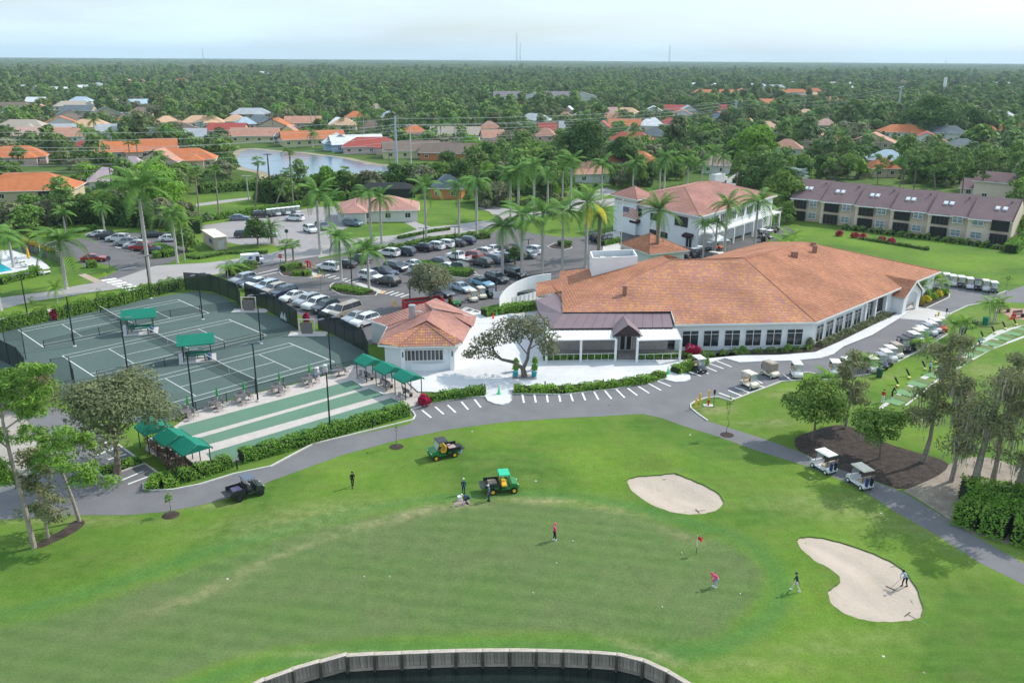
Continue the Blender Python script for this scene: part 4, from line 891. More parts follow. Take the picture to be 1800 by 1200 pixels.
# service yard wall
t = thing('service_yard_wall', G(880, 560, 0), 0, 'curved white wall of the service yard between car park and clubhouse', 'wall')
P = [p - t.location for p in gp([(879, 562), (884, 556), (912, 548), (935, 545), (975, 538)], 0)]
Q = gp([(874, 552), (880, 549), (908, 543), (940, 536), (974, 527)], 0)
cu = smooth_closed(gp([(878, 552), (890, 540), (915, 528), (945, 522), (968, 520)], 0), 2, False)
mb = MB()
hs = lambda i: 2.6 + 1.2*math.sin(i/len(cu)*math.pi*.6)
for i in range(len(cu)-1):
 a, b = cu[i] - t.location, cu[i+1] - t.location; n = Vector((0, .22, 0)); za, zb = hs(i), hs(i+1)
 mb.add([(a.x, a.y, 0), (b.x, b.y, 0), (b.x, b.y+.22, 0), (a.x, a.y+.22, 0), (a.x, a.y, za), (b.x, b.y, zb), (b.x, b.y+.22, zb), (a.x, a.y+.22, za)], [(4, 5, 6, 7), (0, 1, 5, 4), (2, 3, 7, 6), (0, 4, 7, 3), (1, 2, 6, 5)])
mb.build('wall', M_WHITE, t)
t = thing('yard_fence', G(900, 545, 0), 0, 'white vinyl fence with an open gate in front of the service yard', 'fence')
for (u0, v0, u1, v1, h) in [(900, 541, 945, 529, 1.7), (884, 535, 893, 539, 2.2), (868, 525, 884, 524, 1.2)]:
 a, b = G(u0, v0, 0) - t.location, G(u1, v1, 0) - t.location; L = (b-a).length; n = max(1, int(L/.9))
 for i in range(n): p, q = a.lerp(b, i/n), a.lerp(b, (i+1)/n); MB().poly3([(p.x, p.y, .05), (q.x, q.y, .05), (q.x, q.y, h), (p.x, p.y, h)]).build('panel', M_WHITE, t); MB().box((p.x, p.y, h/2), (.14, .14, h+.1)).build('post', M_WTRIM, t)
t = thing('storage_bin', G(925, 528, 0), .2, 'dark bin and clutter standing inside the white service yard', 'bin'); MB().box((0, 0, .9), (3.2, 1.6, 1.5)).build('body', mat('dark_grey_green', (.08, .1, .09), .7, .1), t); MB().box((0, -.9, .5), (1.4, .5, .9)).build('hopper', M_CONC2, t)
# ------------------------------------------------------------ small pavilion with the serving window
PV = thing('snack_pavilion', (0, 0, 0), 0, 'small white pavilion with serving window and brown pink tile roof beside the live oak', 'building')
ez = 3.5; a_, b_, c_ = G(642, 560, ez), G(681, 573, ez), G(664, 606, ez); d_, e_, f_, g_, h_ = G(700, 609, ez), G(800, 607, ez), G(813, 603, ez), G(838, 557, ez), G(765, 527, ez)
r1, r2, r3 = G(748, 532, 5.6), G(761, 545, 5.7), G(750, 563, 5.7); fpk = G(749, 572, 5.35)
roof_plane([a_, r1, r2, b_], M_TILE2, PV); roof_plane([b_, r2, r3, c_], M_TILE2, PV); roof_plane([c_, r3, f_, e_ , d_], M_TILE, PV)
roof_plane([r3, r2, g_, f_], M_TILE2, PV); roof_plane([r2, r1, h_, g_], M_TILE2, PV)
roof_plane([d_ + Vector((0, -.15, .0)), e_ + Vector((0, -.15, 0)), fpk + Vector((0, 0, .25))], M_TILE, PV)
roof_plane([G(798, 556, 4.6), G(838, 556, ez+.1), G(832, 575, ez+.1)], M_TILE2, PV)
for q in ([r1, r2, r3], [r3, f_], [r2, b_], [c_, r3], [fpk + Vector((0, 0, .3)), e_ + Vector((0, -.1, .05))], [fpk + Vector((0, 0, .3)), d_ + Vector((0, -.1, .05))]): ridge(q, PV, M_CAP2, .1)
for q in ([c_, d_], [d_, e_], [e_, f_], [f_, g_], [a_, b_], [b_, c_]): fascia(q, PV, .22)
body = [(c_.x+.7, c_.y+.9), (d_.x+.2, d_.y+.75), (e_.x-.2, e_.y+.75), (f_.x-.7, f_.y+.8), (g_.x-.8, g_.y-.2), (h_.x, h_.y-1.2), (a_.x+.8, a_.y+.2), (b_.x+.7, b_.y+.7)]
MB().prism(body, 0, 3.45).build('wall', M_WHITE, PV)
wa, wb = Vector((d_.x+.2, d_.y+.75, 0)), Vector((e_.x-.2, e_.y+.75, 0)); wd = (wb-wa).normalized(); wn = Vector((wd.y, -wd.x, 0))
for t_ in (0.25, (wb-wa).length-.25): p = wa + wd*t_ + wn*.15; MB().box((p.x, p.y, 1.7), (.55, .5, 3.4), math.atan2(wd.y, wd.x)).build('pilaster', M_WHITE, PV); q = p + wn*.27; MB().box((q.x, q.y, 2.3), (.14, .08, .7)).build('wall_lamp', M_BLACK, PV)
f = window(PV, wa + wd*on_line(wa, wd, 709) + wn*.03, wa + wd*on_line(wa, wd, 779) + wn*.03, 1.35, 2.75, wn, 10)
p = (wa+wb)/2 + wn*.3;
cnt = [(wa + wd*(1.1 + i*.1*((wb-wa).length-2.2)) + wn*(.2 + .55*math.sin(math.pi*i/10))) for i in range(11)]
mb = MB(); mb.prism([(q.x, q.y) for q in cnt], .95, 1.05); mb.build('serving_counter', M_WTRIM, PV); MB().prism([(q.x, q.y+.12) for q in cnt], .0, .94).build('counter_front', M_WHITE, PV)
t = ob('kitchen_flue', MB().lathe([(.42, 0), (.42, 1.3), (.5, 1.3), (.5, 1.9), (.3, 1.95), (0, 1.97)], n=12).mesh('kitchen_flue', mat('galvanised_metal', (.45, .47, .5), .35, .1, metal=.5)), PV, G(725, 560, 4.7)); MB().box((.8, .1, .9), (1.0, .25, .2)).build('side_duct', M_CONC2, t)
# ------------------------------------------------------------ two storey cart barn
CBN = thing('cart_barn', (0, 0, 0), 0, 'two storey white building with pink brown tile roof and golf carts parked below', 'building')
z2 = 7.2
k1, k2, k3 = G(1092, 408, 0), G(1228, 438, 0), G(1355, 395, 0)
k1, k3 = Vector((24.6, 196.5, 0)), Vector((62, 204, 0)); k2 = Vector((38.6, 175.4, 0))
dA, dB = (k2-k1).normalized(), (k3-k2).normalized(); k4 = k1 + (k3-k2)
MB().prism([(k.x, k.y) for k in (k1, k2, k3, k4)], 0, z2).build('wall', M_WHITE, CBN)
ov = .9; c0 = (k1+k2+k3+k4)/4
def out(k): d = (k - c0); d.z = 0; return k + d.normalized()*ov*1.3
K_ = [out(k) for k in (k1, k2, k3, k4)]; Kz = [Vector((k.x, k.y, z2)) for k in K_]
mid = (K_[0]+K_[1])/2; hd = (K_[1]-K_[0]).length/2; ax = (K_[3]-K_[0]).normalized(); q1 = mid + ax*hd*.95; q2 = (K_[2]+K_[3])/2 - ax*hd*.95; q1.z = q2.z = z2 + 3.1
roof_plane([Kz[0], Kz[1], q1], M_TILE2, CBN); roof_plane([Kz[1], Kz[2], q2, q1], M_TILE2, CBN); roof_plane([Kz[3], Kz[0], q1, q2], M_TILE2, CBN); roof_plane([Kz[2], Kz[3], q2], M_TILE2, CBN)
for q in ([Kz[0], q1], [Kz[1], q1, q2], [Kz[2], q2], [Kz[3], q2]): ridge(q, CBN, M_CAP2, .13)
for q in ([Kz[0], Kz[1]], [Kz[1], Kz[2]]): fascia(q, CBN, .3)
w0 = G(1120, 357, 8.4); twr = [k1 + dA*0 + Vector((-1.2, .5, 0)), k1 + dA*6.5 - dB*1.0, k1 + dA*6.5 + dB*5.5, k1 + dB*6]
MB().prism([(p.x, p.y) for p in twr], 0, 8.2).build('wing_wall', M_WHITE, CBN); tc_ = sum(twr, Vector())/4; TK = [Vector(((p.x-tc_.x)*1.22 + tc_.x, (p.y-tc_.y)*1.22 + tc_.y, 8.2)) for p in twr]; ap = Vector((tc_.x, tc_.y, 10.3))
for i in range(4): roof_plane([TK[i], TK[(i+1) % 4], ap], M_TILE2, CBN); ridge([TK[i], ap], CBN, M_CAP2, .1)
for i in range(2): fascia([TK[i], TK[i+1]], CBN, .25)
nA, nB = Vector((dA.y, -dA.x, 0)), Vector((dB.y, -dB.x, 0))
if nA.dot(k2 - c0) < 0: nA = -nA
if nB.dot(k2 - c0) < 0: nB = -nB
LA, LB = (k2-k1).length, (k3-k2).length
for s0, s1_, z0_, z1_, c in [(LA*.72, LA*.87, 4.2, 6.2, 3), (LA*.2, LA*.3, 4.3, 6.0, 2), (LA*.42, LA*.52, .9, 2.0, 3), (LA*.56, LA*.64, .9, 2.0, 2), (LA*.42, LA*.52, 4.2, 5.6, 2)]: window(CBN, k1 + dA*s0 + nA*.03, k1 + dA*s1_ + nA*.03, z0_, z1_, nA, c, fr=M_BLACK)
for i in range(7): window(CBN, k2 + dB*(1.0 + i*4.3) + nB*.03, k2 + dB*(4.3 + i*4.3) + nB*.03, 4.3, 6.2, nB, 4)
for i in range(5):
 a, b = k2 + dB*(2.0 + i*5.6) + nB*.06, k2 + dB*(6.2 + i*5.6) + nB*.06; MB().box(tuple((a+b)/2 + Vector((0, 0, 1.4))), ((b-a).length, .08, 2.8), math.atan2(dB.y, dB.x)).build('garage_door', M_WTRIM, CBN)
MB().box(tuple(k2 + dB*LB*.5 + nB*1.5 + Vector((0, 0, 3.55))), (LB*.96, 2.4, .3), math.atan2(dB.y, dB.x)).build('balcony_slab', M_WHITE, CBN)
for i in range(8): p = k2 + dB*(1.2 + i*(LB-3)/7) + nB*2.8; MB().box((p.x, p.y, 1.7), (.35, .35, 3.4), math.atan2(dB.y, dB.x)).build('post', M_WHITE, CBN);
railing(CBN, k2 + dB*.8 + nB*2.9, k3 - dB*1 + nB*2.9, 1.0, 30, z=3.75)
for s in (LA*.9,): a = k1 + dA*(s-.9) + nA*.05; b = k1 + dA*(s+.9) + nA*.05; window(CBN, a, b, .05, 2.2, nA, 2, name='door'); MB().box(tuple((a+b)/2 + nA*.5 + Vector((0, 0, 2.65))), (2.4, 1.2, .5), math.atan2(dA.y, dA.x), rx=.4).build('awning', mat('maroon_canvas', (.04, .02, .025), .8, .1), CBN)
a = k1 + dA*LA*.24 + nA*.5; MB().box(tuple(a + Vector((0, 0, 3.1))), (2.6, 1.2, .5), math.atan2(dA.y, dA.x), rx=.4).build('awning', MATS['maroon_canvas'], CBN)
# gatehouse with its pyramid roof and wreath
GH = thing('gatehouse', (0, 0, 0), 0, 'small white gatehouse with pyramid tile roof and a round wreath between clubhouse and cart barn', 'building')
e1, e2, e3 = G(1088, 428, 3.4), G(1142, 447, 3.4), G(1213, 440, 3.4); e4 = e1 + (e3 - e2); apx = (e1+e3)/2; apx.z = 6.1
apx = G(1143, 410, 6.0); E_ = [e1, e2, e3, e4]
for i in range(4): roof_plane([E_[i], E_[(i+1) % 4], apx], M_TILE3, GH); ridge([E_[i], apx], GH, M_CAP, .1)
for i in range(2): fascia([E_[i], E_[i+1]], GH, .22)
cc = (e1+e3)/2; wl4 = [cc + (p-cc)*.84 for p in E_]; MB().prism([(p.x, p.y) for p in wl4], 0, 3.35).build('wall', M_WHITE, GH)
p = wl4[0].lerp(wl4[1], .42); p.z = 1.7; d = (wl4[1]-wl4[0]); d.z = 0; d.normalize(); nn = Vector((d.y, -d.x, 0)); p += nn*.12
mb = MB(); R = .75
for i in range(16):
 a0, a1 = 2*math.pi*i/16, 2*math.pi*(i+1)/16; mb.tube(p + d*R*math.cos(a0) + Vector((0, 0, R*math.sin(a0))), p + d*R*math.cos(a1) + Vector((0, 0, R*math.sin(a1))), .16, .16, 6)
tag(mb.build('wreath', mat('dark_wreath', (.03, .06, .03), .9, .3, 5)), 'round green wreath with a red bow on the gatehouse wall', 'wreath'); tag(MB().box(tuple(p + Vector((0, 0, -.6)) + nn*.2), (.5, .1, .5), math.atan2(d.y, d.x)).build('wreath_bow', M_RED), 'red bow on the gatehouse wreath', 'bow')
roof_plane([G(1150, 455, 4.6), G(1172, 447, 5.4), G(1200, 455, 4.6)], M_TILE3, CB)
# ------------------------------------------------------------ flag poles
fm = bpy.data.materials.new('striped_flag'); fm.use_nodes = True; FN = fm.node_tree.nodes; FK = fm.node_tree.links.new
uvn = FN.new('ShaderNodeUVMap'); uvn.uv_map = 'uv'; sp = FN.new('ShaderNodeSeparateXYZ'); FK(uvn.outputs[0], sp.inputs[0])
def fmath(op, a, b=None):
 n = FN.new('ShaderNodeMath'); n.operation = op
 for i, x in enumerate((a, b)):
  if x is None: continue
  if isinstance(x, (int, float)): n.inputs[i].default_value = x
  else: FK(x, n.inputs[i])
 return n.outputs[0]
st = fmath('GREATER_THAN', fmath('FRACT', fmath('MULTIPLY', sp.outputs[1], 6.5)), .5); can = fmath('MULTIPLY', fmath('LESS_THAN', sp.outputs[0], .4), fmath('GREATER_THAN', sp.outputs[1], .46))
star = fmath('MULTIPLY', fmath('LESS_THAN', fmath('ABSOLUTE', fmath('SUBTRACT', fmath('FRACT', fmath('MULTIPLY', sp.outputs[0], 15)), .5)), .17), fmath('LESS_THAN', fmath('ABSOLUTE', fmath('SUBTRACT', fmath('FRACT', fmath('MULTIPLY', sp.outputs[1], 9.5)), .5)), .2))
def fmix(f, a, b):
 n = FN.new('ShaderNodeMix'); n.data_type = 'RGBA'; FK(f, n.inputs[0])
 for i, x in ((6, a), (7, b)):
  if isinstance(x, tuple): n.inputs[i].default_value = x + (1,)
  else: FK(x, n.inputs[i])
 return n.outputs[2]
FK(fmix(can, fmix(st, (.5, .02, .03), (.75, .75, .75)), fmix(star, (.02, .03, .15), (.7, .7, .7))), FN['Principled BSDF'].inputs['Base Color'])
def flag_mesh(w, h, m, name='flag_cloth'):
 mb = MB(); nx, ny = 14, 8; uv = []; vs = []
 for j in range(ny+1):
  for i in range(nx+1): x, y = i/nx, j/ny; vs.append((x*w, .22*math.sin(x*7 + y*1.5)*x, y*h - x*x*h*.45))
 for j in range(ny):
  for i in range(nx): a = j*(nx+1) + i; mb.f.append((a, a+1, a+nx+2, a+nx+1)); uv += [(i/nx, j/ny), ((i+1)/nx, j/ny), ((i+1)/nx, (j+1)/ny), (i/nx, (j+1)/ny)]
 mb.v = vs; mb.m = [0]*len(mb.f); me = mb.mesh(name, m, True); ul = me.uv_layers.new(name='uv'); ul.data.foreach_set('uv', np.array(uv, np.float32).ravel()); return me
bp_ = G(1090, 462, 0); Hf = HT(1090, 462, 352); t = thing('flagpole', bp_, 0, 'tall white flagpole with striped flag and starred blue corner near the gatehouse', 'flagpole')
MB().tube((0, 0, 0), (0, 0, Hf), .09, .05, 8).lathe([(.0, Hf), (.12, Hf+.1), (.0, Hf+.22)], n=8).build('pole', M_WTRIM, t)
ob('flag_cloth', flag_mesh(2.9, 1.9, fm), t, (.08, 0, Hf - 3.1), -.1)
# ------------------------------------------------------------ row of six town houses
M_SHING = mat('brown_shingles', (.215, .145, .15), .9, .1, .4, fine=.12, bump=.3, bscale=6); M_BEIGE = mat('beige_stucco', (.7, .58, .47), .85, .05, .5)
CR = thing('townhouse_row', (0, 0, 0), 0, 'row of six joined beige two storey town houses with stepped brown shingle roofs and skylights', 'town houses')
u6 = [1390, 1445, 1505, 1567, 1632, 1702, 1776]; vb = [384, 389, 397, 407, 417, 427, 434]
g0, g6 = G(1393, 386, 0), G(1776, 433, 0); du = (g6-g0).normalized(); bn_ = Vector((-du.y, du.x, 0)); fn_ = -bn_; ar = math.atan2(du.y, du.x)
cuts = [on_line(g0, du, u, 3) for u in (1391, 1444, 1504, 1566, 1631, 1701, 1777)]
M_SCR = mat('dark_porch_screen', (.015, .017, .018), .6, .1)
for k in range(6):
 s0, s1_ = cuts[k], cuts[k+1]; A, B = g0 + du*s0 + fn_*.6, g0 + du*s1_ - fn_*.6; eh = 5.55 - .06*k
 MB().prism([(q.x, q.y) for q in (A, B, B + bn_*11, A + bn_*11)], 0, eh).build('wall', M_BEIGE, CR)
 a1, b1 = A + fn_*.7 - du*.05, B + fn_*.7 + du*.0; r_a, r_b = A + bn_*6.2, B + bn_*6.2
 pl = [Vector((a1.x, a1.y, eh-.1)), Vector((b1.x, b1.y, eh-.1)), Vector((r_b.x, r_b.y, eh+4.0)), Vector((r_a.x, r_a.y, eh+4.0))]
 ro = roof_plane(pl, M_SHING, CR, course=.6, lift=.02); bk2 = [Vector((p.x, p.y, eh)) for p in (A + bn_*12, B + bn_*12)]
 roof_plane([pl[3], pl[2], bk2[1], bk2[0]], M_SHING, CR, course=.6, lift=.02); fascia([pl[0], pl[1]], CR, .25, M_WTRIM)
 tri_ = [Vector((b1.x, b1.y, eh-.15)), Vector((r_b.x, r_b.y, eh+3.95)), Vector((bk2[1].x, bk2[1].y, eh-.1))]; MB().poly3([p + du*.02 for p in tri_]).build('gable_end', M_BEIGE, CR); MB().poly3([p - du*(s1_-s0-.02) for p in tri_]).build('gable_end', M_BEIGE, CR)
 for f_ in ((.3, .45) if k < 5 else (.55, .72)):
  p = pl[0].lerp(pl[1], f_).lerp(pl[3].lerp(pl[2], f_), .52); sk = MB().box((0, 0, 0), (.9, 1.1, .22), rx=math.atan2(4.1, 6.9)).build('skylight', mat('skylight_dome', (.6, .65, .7), .3, .05), CR, loc=p + Vector((0, 0, .12)), rz=ar)
  MB().box((0, 0, .13), (.6, .75, .06), rx=math.atan2(4.1, 6.9)).build('pane', mat('bright_skylight', (.85, .87, .9), .2, .02), sk)
 MB().tube(pl[1] + Vector((0, 0, .05)), pl[2] + Vector((0, 0, .05)), .14, .14, 4).build('roof_edge', M_METALD, CR)
 p = pl[0].lerp(pl[1], .8).lerp(pl[3].lerp(pl[2], .8), .8); MB().lathe([(.2, -.2), (.2, .5), (0, .55)], n=8).build('roof_vent', M_SHING, CR, loc=p)
 W_ = s1_-s0; lft = k < 5
 for fl in (0, 1):
  zb_ = .2 + fl*2.9; x0, x1 = (.1, .52) if lft else (.55, .95)
  o = window(CR, A + du*W_*x0 + fn_*.04, A + du*W_*x1 + fn_*.04, zb_, zb_+2.2, fn_, 4, fr=[M_BLACK, mat('bronze_frame', (.1, .08, .07), .5, 0)][(k+fl) % 2], glass=M_SCR, fw=.09)
  x0, x1 = (.62, .86) if lft else (.1, .36); window(CR, A + du*W_*x0 + fn_*.04, A + du*W_*x1 + fn_*.04, zb_+.7, zb_+2.1, fn_, 2, glass=mat('pale_pane', (.2, .25, .28), .15, .2, 1, spec=.6), transom=zb_+1.5)
# neighbouring blocks of the same kind at the right edge
def simple_house(name, c, rz, w, d, h, rh, roofm, wallm, kind, label, group=None, cat='house', wins=True, hipr=None, garage=False):
 t = thing(name, c, rz, label, cat, group)
 MB().prism([(-w/2, -d/2), (w/2, -d/2), (w/2, d/2), (-w/2, d/2)], 0, h).build('wall', wallm, t)
 o = .55; X, Y = w/2 + o, d/2 + o; r = X - Y if kind == 'hip' else X
 if kind == 'hip' and w <= d: r = .5
 mb = MB(); z = h - .05; zt = h + rh
 if kind == 'hip':
  vs = [(-X, -Y, z), (X, -Y, z), (X, Y, z), (-X, Y, z), (-r, 0, zt), (r, 0, zt)]; fs = [(0, 1, 5, 4), (1, 2, 5), (2, 3, 4, 5), (3, 0, 4), (3, 2, 1, 0)]
  mb.add(vs, fs)
 elif kind == 'gable':
  mb.add([(-X, -Y, z), (X, -Y, z), (X, Y, z), (-X, Y, z), (-X, 0, zt), (X, 0, zt)], [(0, 1, 5, 4), (2, 3, 4, 5), (3, 2, 1, 0)])
  MB().add([(-w/2, -d/2, h-.06), (-w/2, d/2, h-.06), (-w/2, 0, zt-.35)], [(0, 1, 2)]).add([(w/2, -d/2, h-.06), (w/2, d/2, h-.06), (w/2, 0, zt-.35)], [(0, 2, 1)]).build('gable_wall', wallm, t)
 elif kind == 'front':                      # gable that faces the viewer
  mb.add([(-X, -Y, z), (-X, Y, z), (X, -Y, z), (X, Y, z), (0, -Y, zt), (0, Y, zt)], [(0, 1, 5, 4), (3, 2, 4, 5), (2, 3, 1, 0)])
  MB().add([(-w/2, -d/2, h-.06), (w/2, -d/2, h-.06), (0, -d/2, zt-.35)], [(0, 1, 2)]).build('gable_wall', wallm, t)
 mb.build('roof', roofm, t)
 MB().box((0, -Y, h-.12), (2*X+.05, .06, .18)).box((-X, 0, h-.12), (.06, 2*Y-.06, .18)).box((X, 0, h-.12), (.06, 2*Y-.06, .18)).build('fascia', M_WTRIM, t)
 if wins:
  n = max(2, int(w/4.5))
  for i in range(n):
   x = -w/2 + w*(i+.5)/n; f = MB().box((x, -d/2-.02, 1.6), (1.5, .1, 1.3)).build('window', M_WTRIM, t); MB().box((x-.33, -d/2-.08, 1.6), (.58, .03, 1.1)).build('pane', M_GLASS, f); MB().box((x+.33, -d/2-.08, 1.6), (.58, .03, 1.1)).build('pane', M_GLASS, f)
 return t
for (u, v, w, hh, lab) in [(1755, 352, 12, 5.5, 'beige two storey block with brown roof behind the pines'), (1722, 345, 9, 2.6, 'low beige garage block with brown roof behind the town houses'), (1800, 325, 12, 5.2, 'beige block with brown roof behind the pines, at the very edge')]:
 simple_house('town_house', G(u, v, 0), ar, w, 9, hh, 2.4, M_SHING, M_BEIGE, 'gable', lab, 'town houses behind the long row')
sheet('service_yard', [(872, 556), (900, 540), (945, 524), (990, 520), (960, 560), (900, 575), (875, 575)], .033, M_CONC2)
# ------------------------------------------------------------ foliage
def leaf_mat(name, col, var=.35, rnd=.18, scale=.5, trans=.22, col2=None):
 return mat(name, col, .75, var, scale, spec=.15, rnd=rnd, trans=trans, col2=col2, fine=.12)
F_DARK = leaf_mat('dark_leaves', (0.0615, 0.123, 0.0297), col2=(0.131, 0.222, 0.052)); F_MID = leaf_mat('mid_green_leaves', (0.105, 0.198, 0.0372), col2=(0.211, 0.329, 0.0668))
F_BRIGHT = leaf_mat('bright_green_leaves', (0.121, 0.257, 0.027), col2=(0.257, 0.446, 0.054), rnd=.08); F_OLIVE = leaf_mat('olive_leaves', (.125, .155, .07), col2=(.25, .28, .14), rnd=.06)
F_GREY = leaf_mat('grey_green_leaves', (0.14, 0.156, 0.0891), col2=(0.264, 0.272, 0.149), rnd=.1); F_PINE = leaf_mat('pine_needles', (0.114, 0.206, 0.052), col2=(0.246, 0.362, 0.104))
F_LIME = leaf_mat('lime_needles', (.12, .23, .035), col2=(.26, .44, .07), rnd=.05); F_BROWN = leaf_mat('russet_leaves', (0.162, 0.115, 0.0675), col2=(0.297, 0.203, 0.135), rnd=.06)
F_CYP = leaf_mat('cypress_needles', (.15, .20, .08), col2=(.30, .28, .14), rnd=.06); F_MOSS = leaf_mat('hanging_moss', (.3, .28, .22), col2=(.42, .39, .32), rnd=.05)
F_PALM = leaf_mat('palm_fronds', (0.0878, 0.198, 0.0372), col2=(0.176, 0.329, 0.0743), rnd=.15, trans=.25); F_PALMY = leaf_mat('yellow_green_fronds', (0.162, 0.324, 0.0405), col2=(0.27, 0.432, 0.0675)); F_YEL = leaf_mat('yellow_fronds', (0.675, 0.567, 0.0405), rnd=.05)
F_SILV = leaf_mat('silver_fronds', (0.27, 0.351, 0.324), col2=(0.432, 0.513, 0.459), rnd=.04); F_HEDGE = leaf_mat('hedge_leaves', (0.0966, 0.215, 0.0267), col2=(0.229, 0.412, 0.0594), rnd=.05, scale=1.2)
F_FAR = mat('distant_leaves', (.075, .14, .045), .8, .3, .006, spec=.1, rnd=.38, trans=.22, col2=(.21, .25, .09), coords='World'); F_RED = leaf_mat('crimson_leaves', (0.405, 0.0135, 0.0675), rnd=.1); F_ORG = leaf_mat('croton_leaves', (0.472, 0.216, 0.027), col2=(0.27, 0.297, 0.0405))
def quads(C, N, size, asp=1.6, rng=RNG, jit=.35, jn=.55):    # leaf faces: centres C, facing roughly N
 n = len(C); N = N + rng.normal(0, jn, (n, 3)); N /= np.linalg.norm(N, axis=1)[:, None] + 1e-9
 r = rng.normal(0, 1, (n, 3)); T = np.cross(N, r); T /= np.linalg.norm(T, axis=1)[:, None] + 1e-9; B = np.cross(N, T)
 s = (size*(1 + jit*rng.normal(0, 1, n))).clip(size*.4, size*2)[:, None]/2; T = T*s*asp; B = B*s
 return np.stack([C - T, C + B*.9, C + T, C - B*.9], 1).reshape(-1, 3)
def quad_mesh(name, V_, mats, mi=None):
 n = len(V_)//4; me = bpy.data.meshes.new(name); me.vertices.add(len(V_)); me.vertices.foreach_set('co', V_.astype(np.float32).ravel())
 me.loops.add(4*n); me.loops.foreach_set('vertex_index', np.arange(4*n, dtype=np.int32)); me.polygons.add(n); me.polygons.foreach_set('loop_start', np.arange(0, 4*n, 4, dtype=np.int32)); me.polygons.foreach_set('loop_total', np.full(n, 4, np.int32))
 for m in (mats if isinstance(mats, (list, tuple)) else [mats]): me.materials.append(m)
 if mi is not None: me.polygons.foreach_set('material_index', mi.astype(np.int32))
 me.update(); me.validate(); return me
def blob_leaves(blobs, n, size, asp=1.5, seed=1, fill=.35, down=.35, jn=.55):
 rng = np.random.default_rng(seed); B = np.array(blobs, float); w = (B[:, 3]*B[:, 4])**1.0; k = rng.choice(len(B), n, p=w/w.sum())
 d = rng.normal(0, 1, (n, 3)); d /= np.linalg.norm(d, axis=1)[:, None]; low = d[:, 2] < -down; d[low, 2] *= -1
 r = np.where(rng.random(n) < fill, rng.random(n)**.5, 1 + .1*rng.normal(0, 1, n))[:, None]
 C = B[k, :3] + d*r*np.stack([B[k, 3], B[k, 3], B[k, 4]], 1); return quads(C, d + np.array([0, 0, .35]), size, asp, rng, .35, jn)
def crown_blobs(R, H, z0, n, seed, flat=0.0, spread=.75):
 rng = np.random.default_rng(seed); bl = []
 for i in range(n):
  a = rng.random()*2*math.pi; q = rng.random()**.5*spread; zz = rng.random(); w = math.sqrt(max(.05, 1 - (2*zz-.75)**2*.8))
  br = R*rng.uniform(.24, .42)*(1 - .25*flat); bl.append((math.cos(a)*R*q*w, math.sin(a)*R*q*w, z0 + H*(.15 + .72*zz), br, br*rng.uniform(.55, .8)*(1 - .35*flat)))
 bl.append((0, 0, z0 + H*.5, R*.55, H*.4)); return bl
def limb_mesh(name, blobs, zt, r0, m, lean=(0, 0), nb=7, seed=1, kink=0):
 rng = np.random.default_rng(seed); mb = MB(); top = Vector((lean[0], lean[1], zt)); P = [Vector((0, 0, -.1))]
 for i in range(1, 5): P.append(Vector((top.x*i/4, top.y*i/4, zt*i/4)) + (Vector((rng.normal(0, kink), rng.normal(0, kink), 0)) if i < 4 else Vector()))
 mb.path(P, [r0*1.35, r0, r0*.88, r0*.76, r0*.62], 8)
 bs = sorted(blobs, key=lambda b: -b[3])[:nb]
 for b in bs:
  e = Vector(b[:3]); st_ = P[4].lerp(P[3], rng.random()*.8); m1 = st_.lerp(e, .45) + Vector((rng.normal(0, .1), rng.normal(0, .1), -.06*(e-st_).length)); mb.path([st_, m1, e], [r0*.45, r0*.28, r0*.08], 6)
 return mb.mesh(name, m)
def tree_tree(R, H, zt, r0, n, size, leafm, seed=1, nblob=9, barkm=None, lean=(0, 0), flat=0, nb=7, kink=0, asp=1.5, fill=.35):
 bl = crown_blobs(R, H, zt, nblob, seed, flat); bl = [(b[0]+lean[0], b[1]+lean[1], b[2], b[3], b[4]) for b in bl]
 cr_ = quad_mesh('crown', blob_leaves(bl, n, size, asp, seed, fill), leafm); tk = limb_mesh('trunk', bl, zt + H*.15, r0, barkm or M_TRUNK, lean, nb, seed, kink)
 I = Matrix.Identity(4); return [('trunk', tk, I, [], None, None), ('crown', cr_, I, [], None, None)]
def spec_tree(px, top, wpx, kind, label, name='tree', seed=1, cat='tree', group=None, dens=1.0, z0f=.35, leaf=.3, flat=0, nb=8, nblob=10, r0=.2, bark=None, lean=(0, 0), kink=.1, fill=.35, asp=1.5):
 p = G(*px); h = HT(px[0], px[1], top); dist = math.hypot(p.x, p.y); dist = math.hypot(dist, CH); R = wpx/2*dist/FPX; zt = h*z0f
 n = int(dens*min(8000, 26*R*R*(h-zt)/leaf**1.5*.35 + 400)); tr = tree_tree(R, h - zt, zt, r0, n, leaf, kind, seed, nblob, bark, lean, flat, nb, kink, asp, fill)
 return place(tr, name, p, 0, label, cat, group)
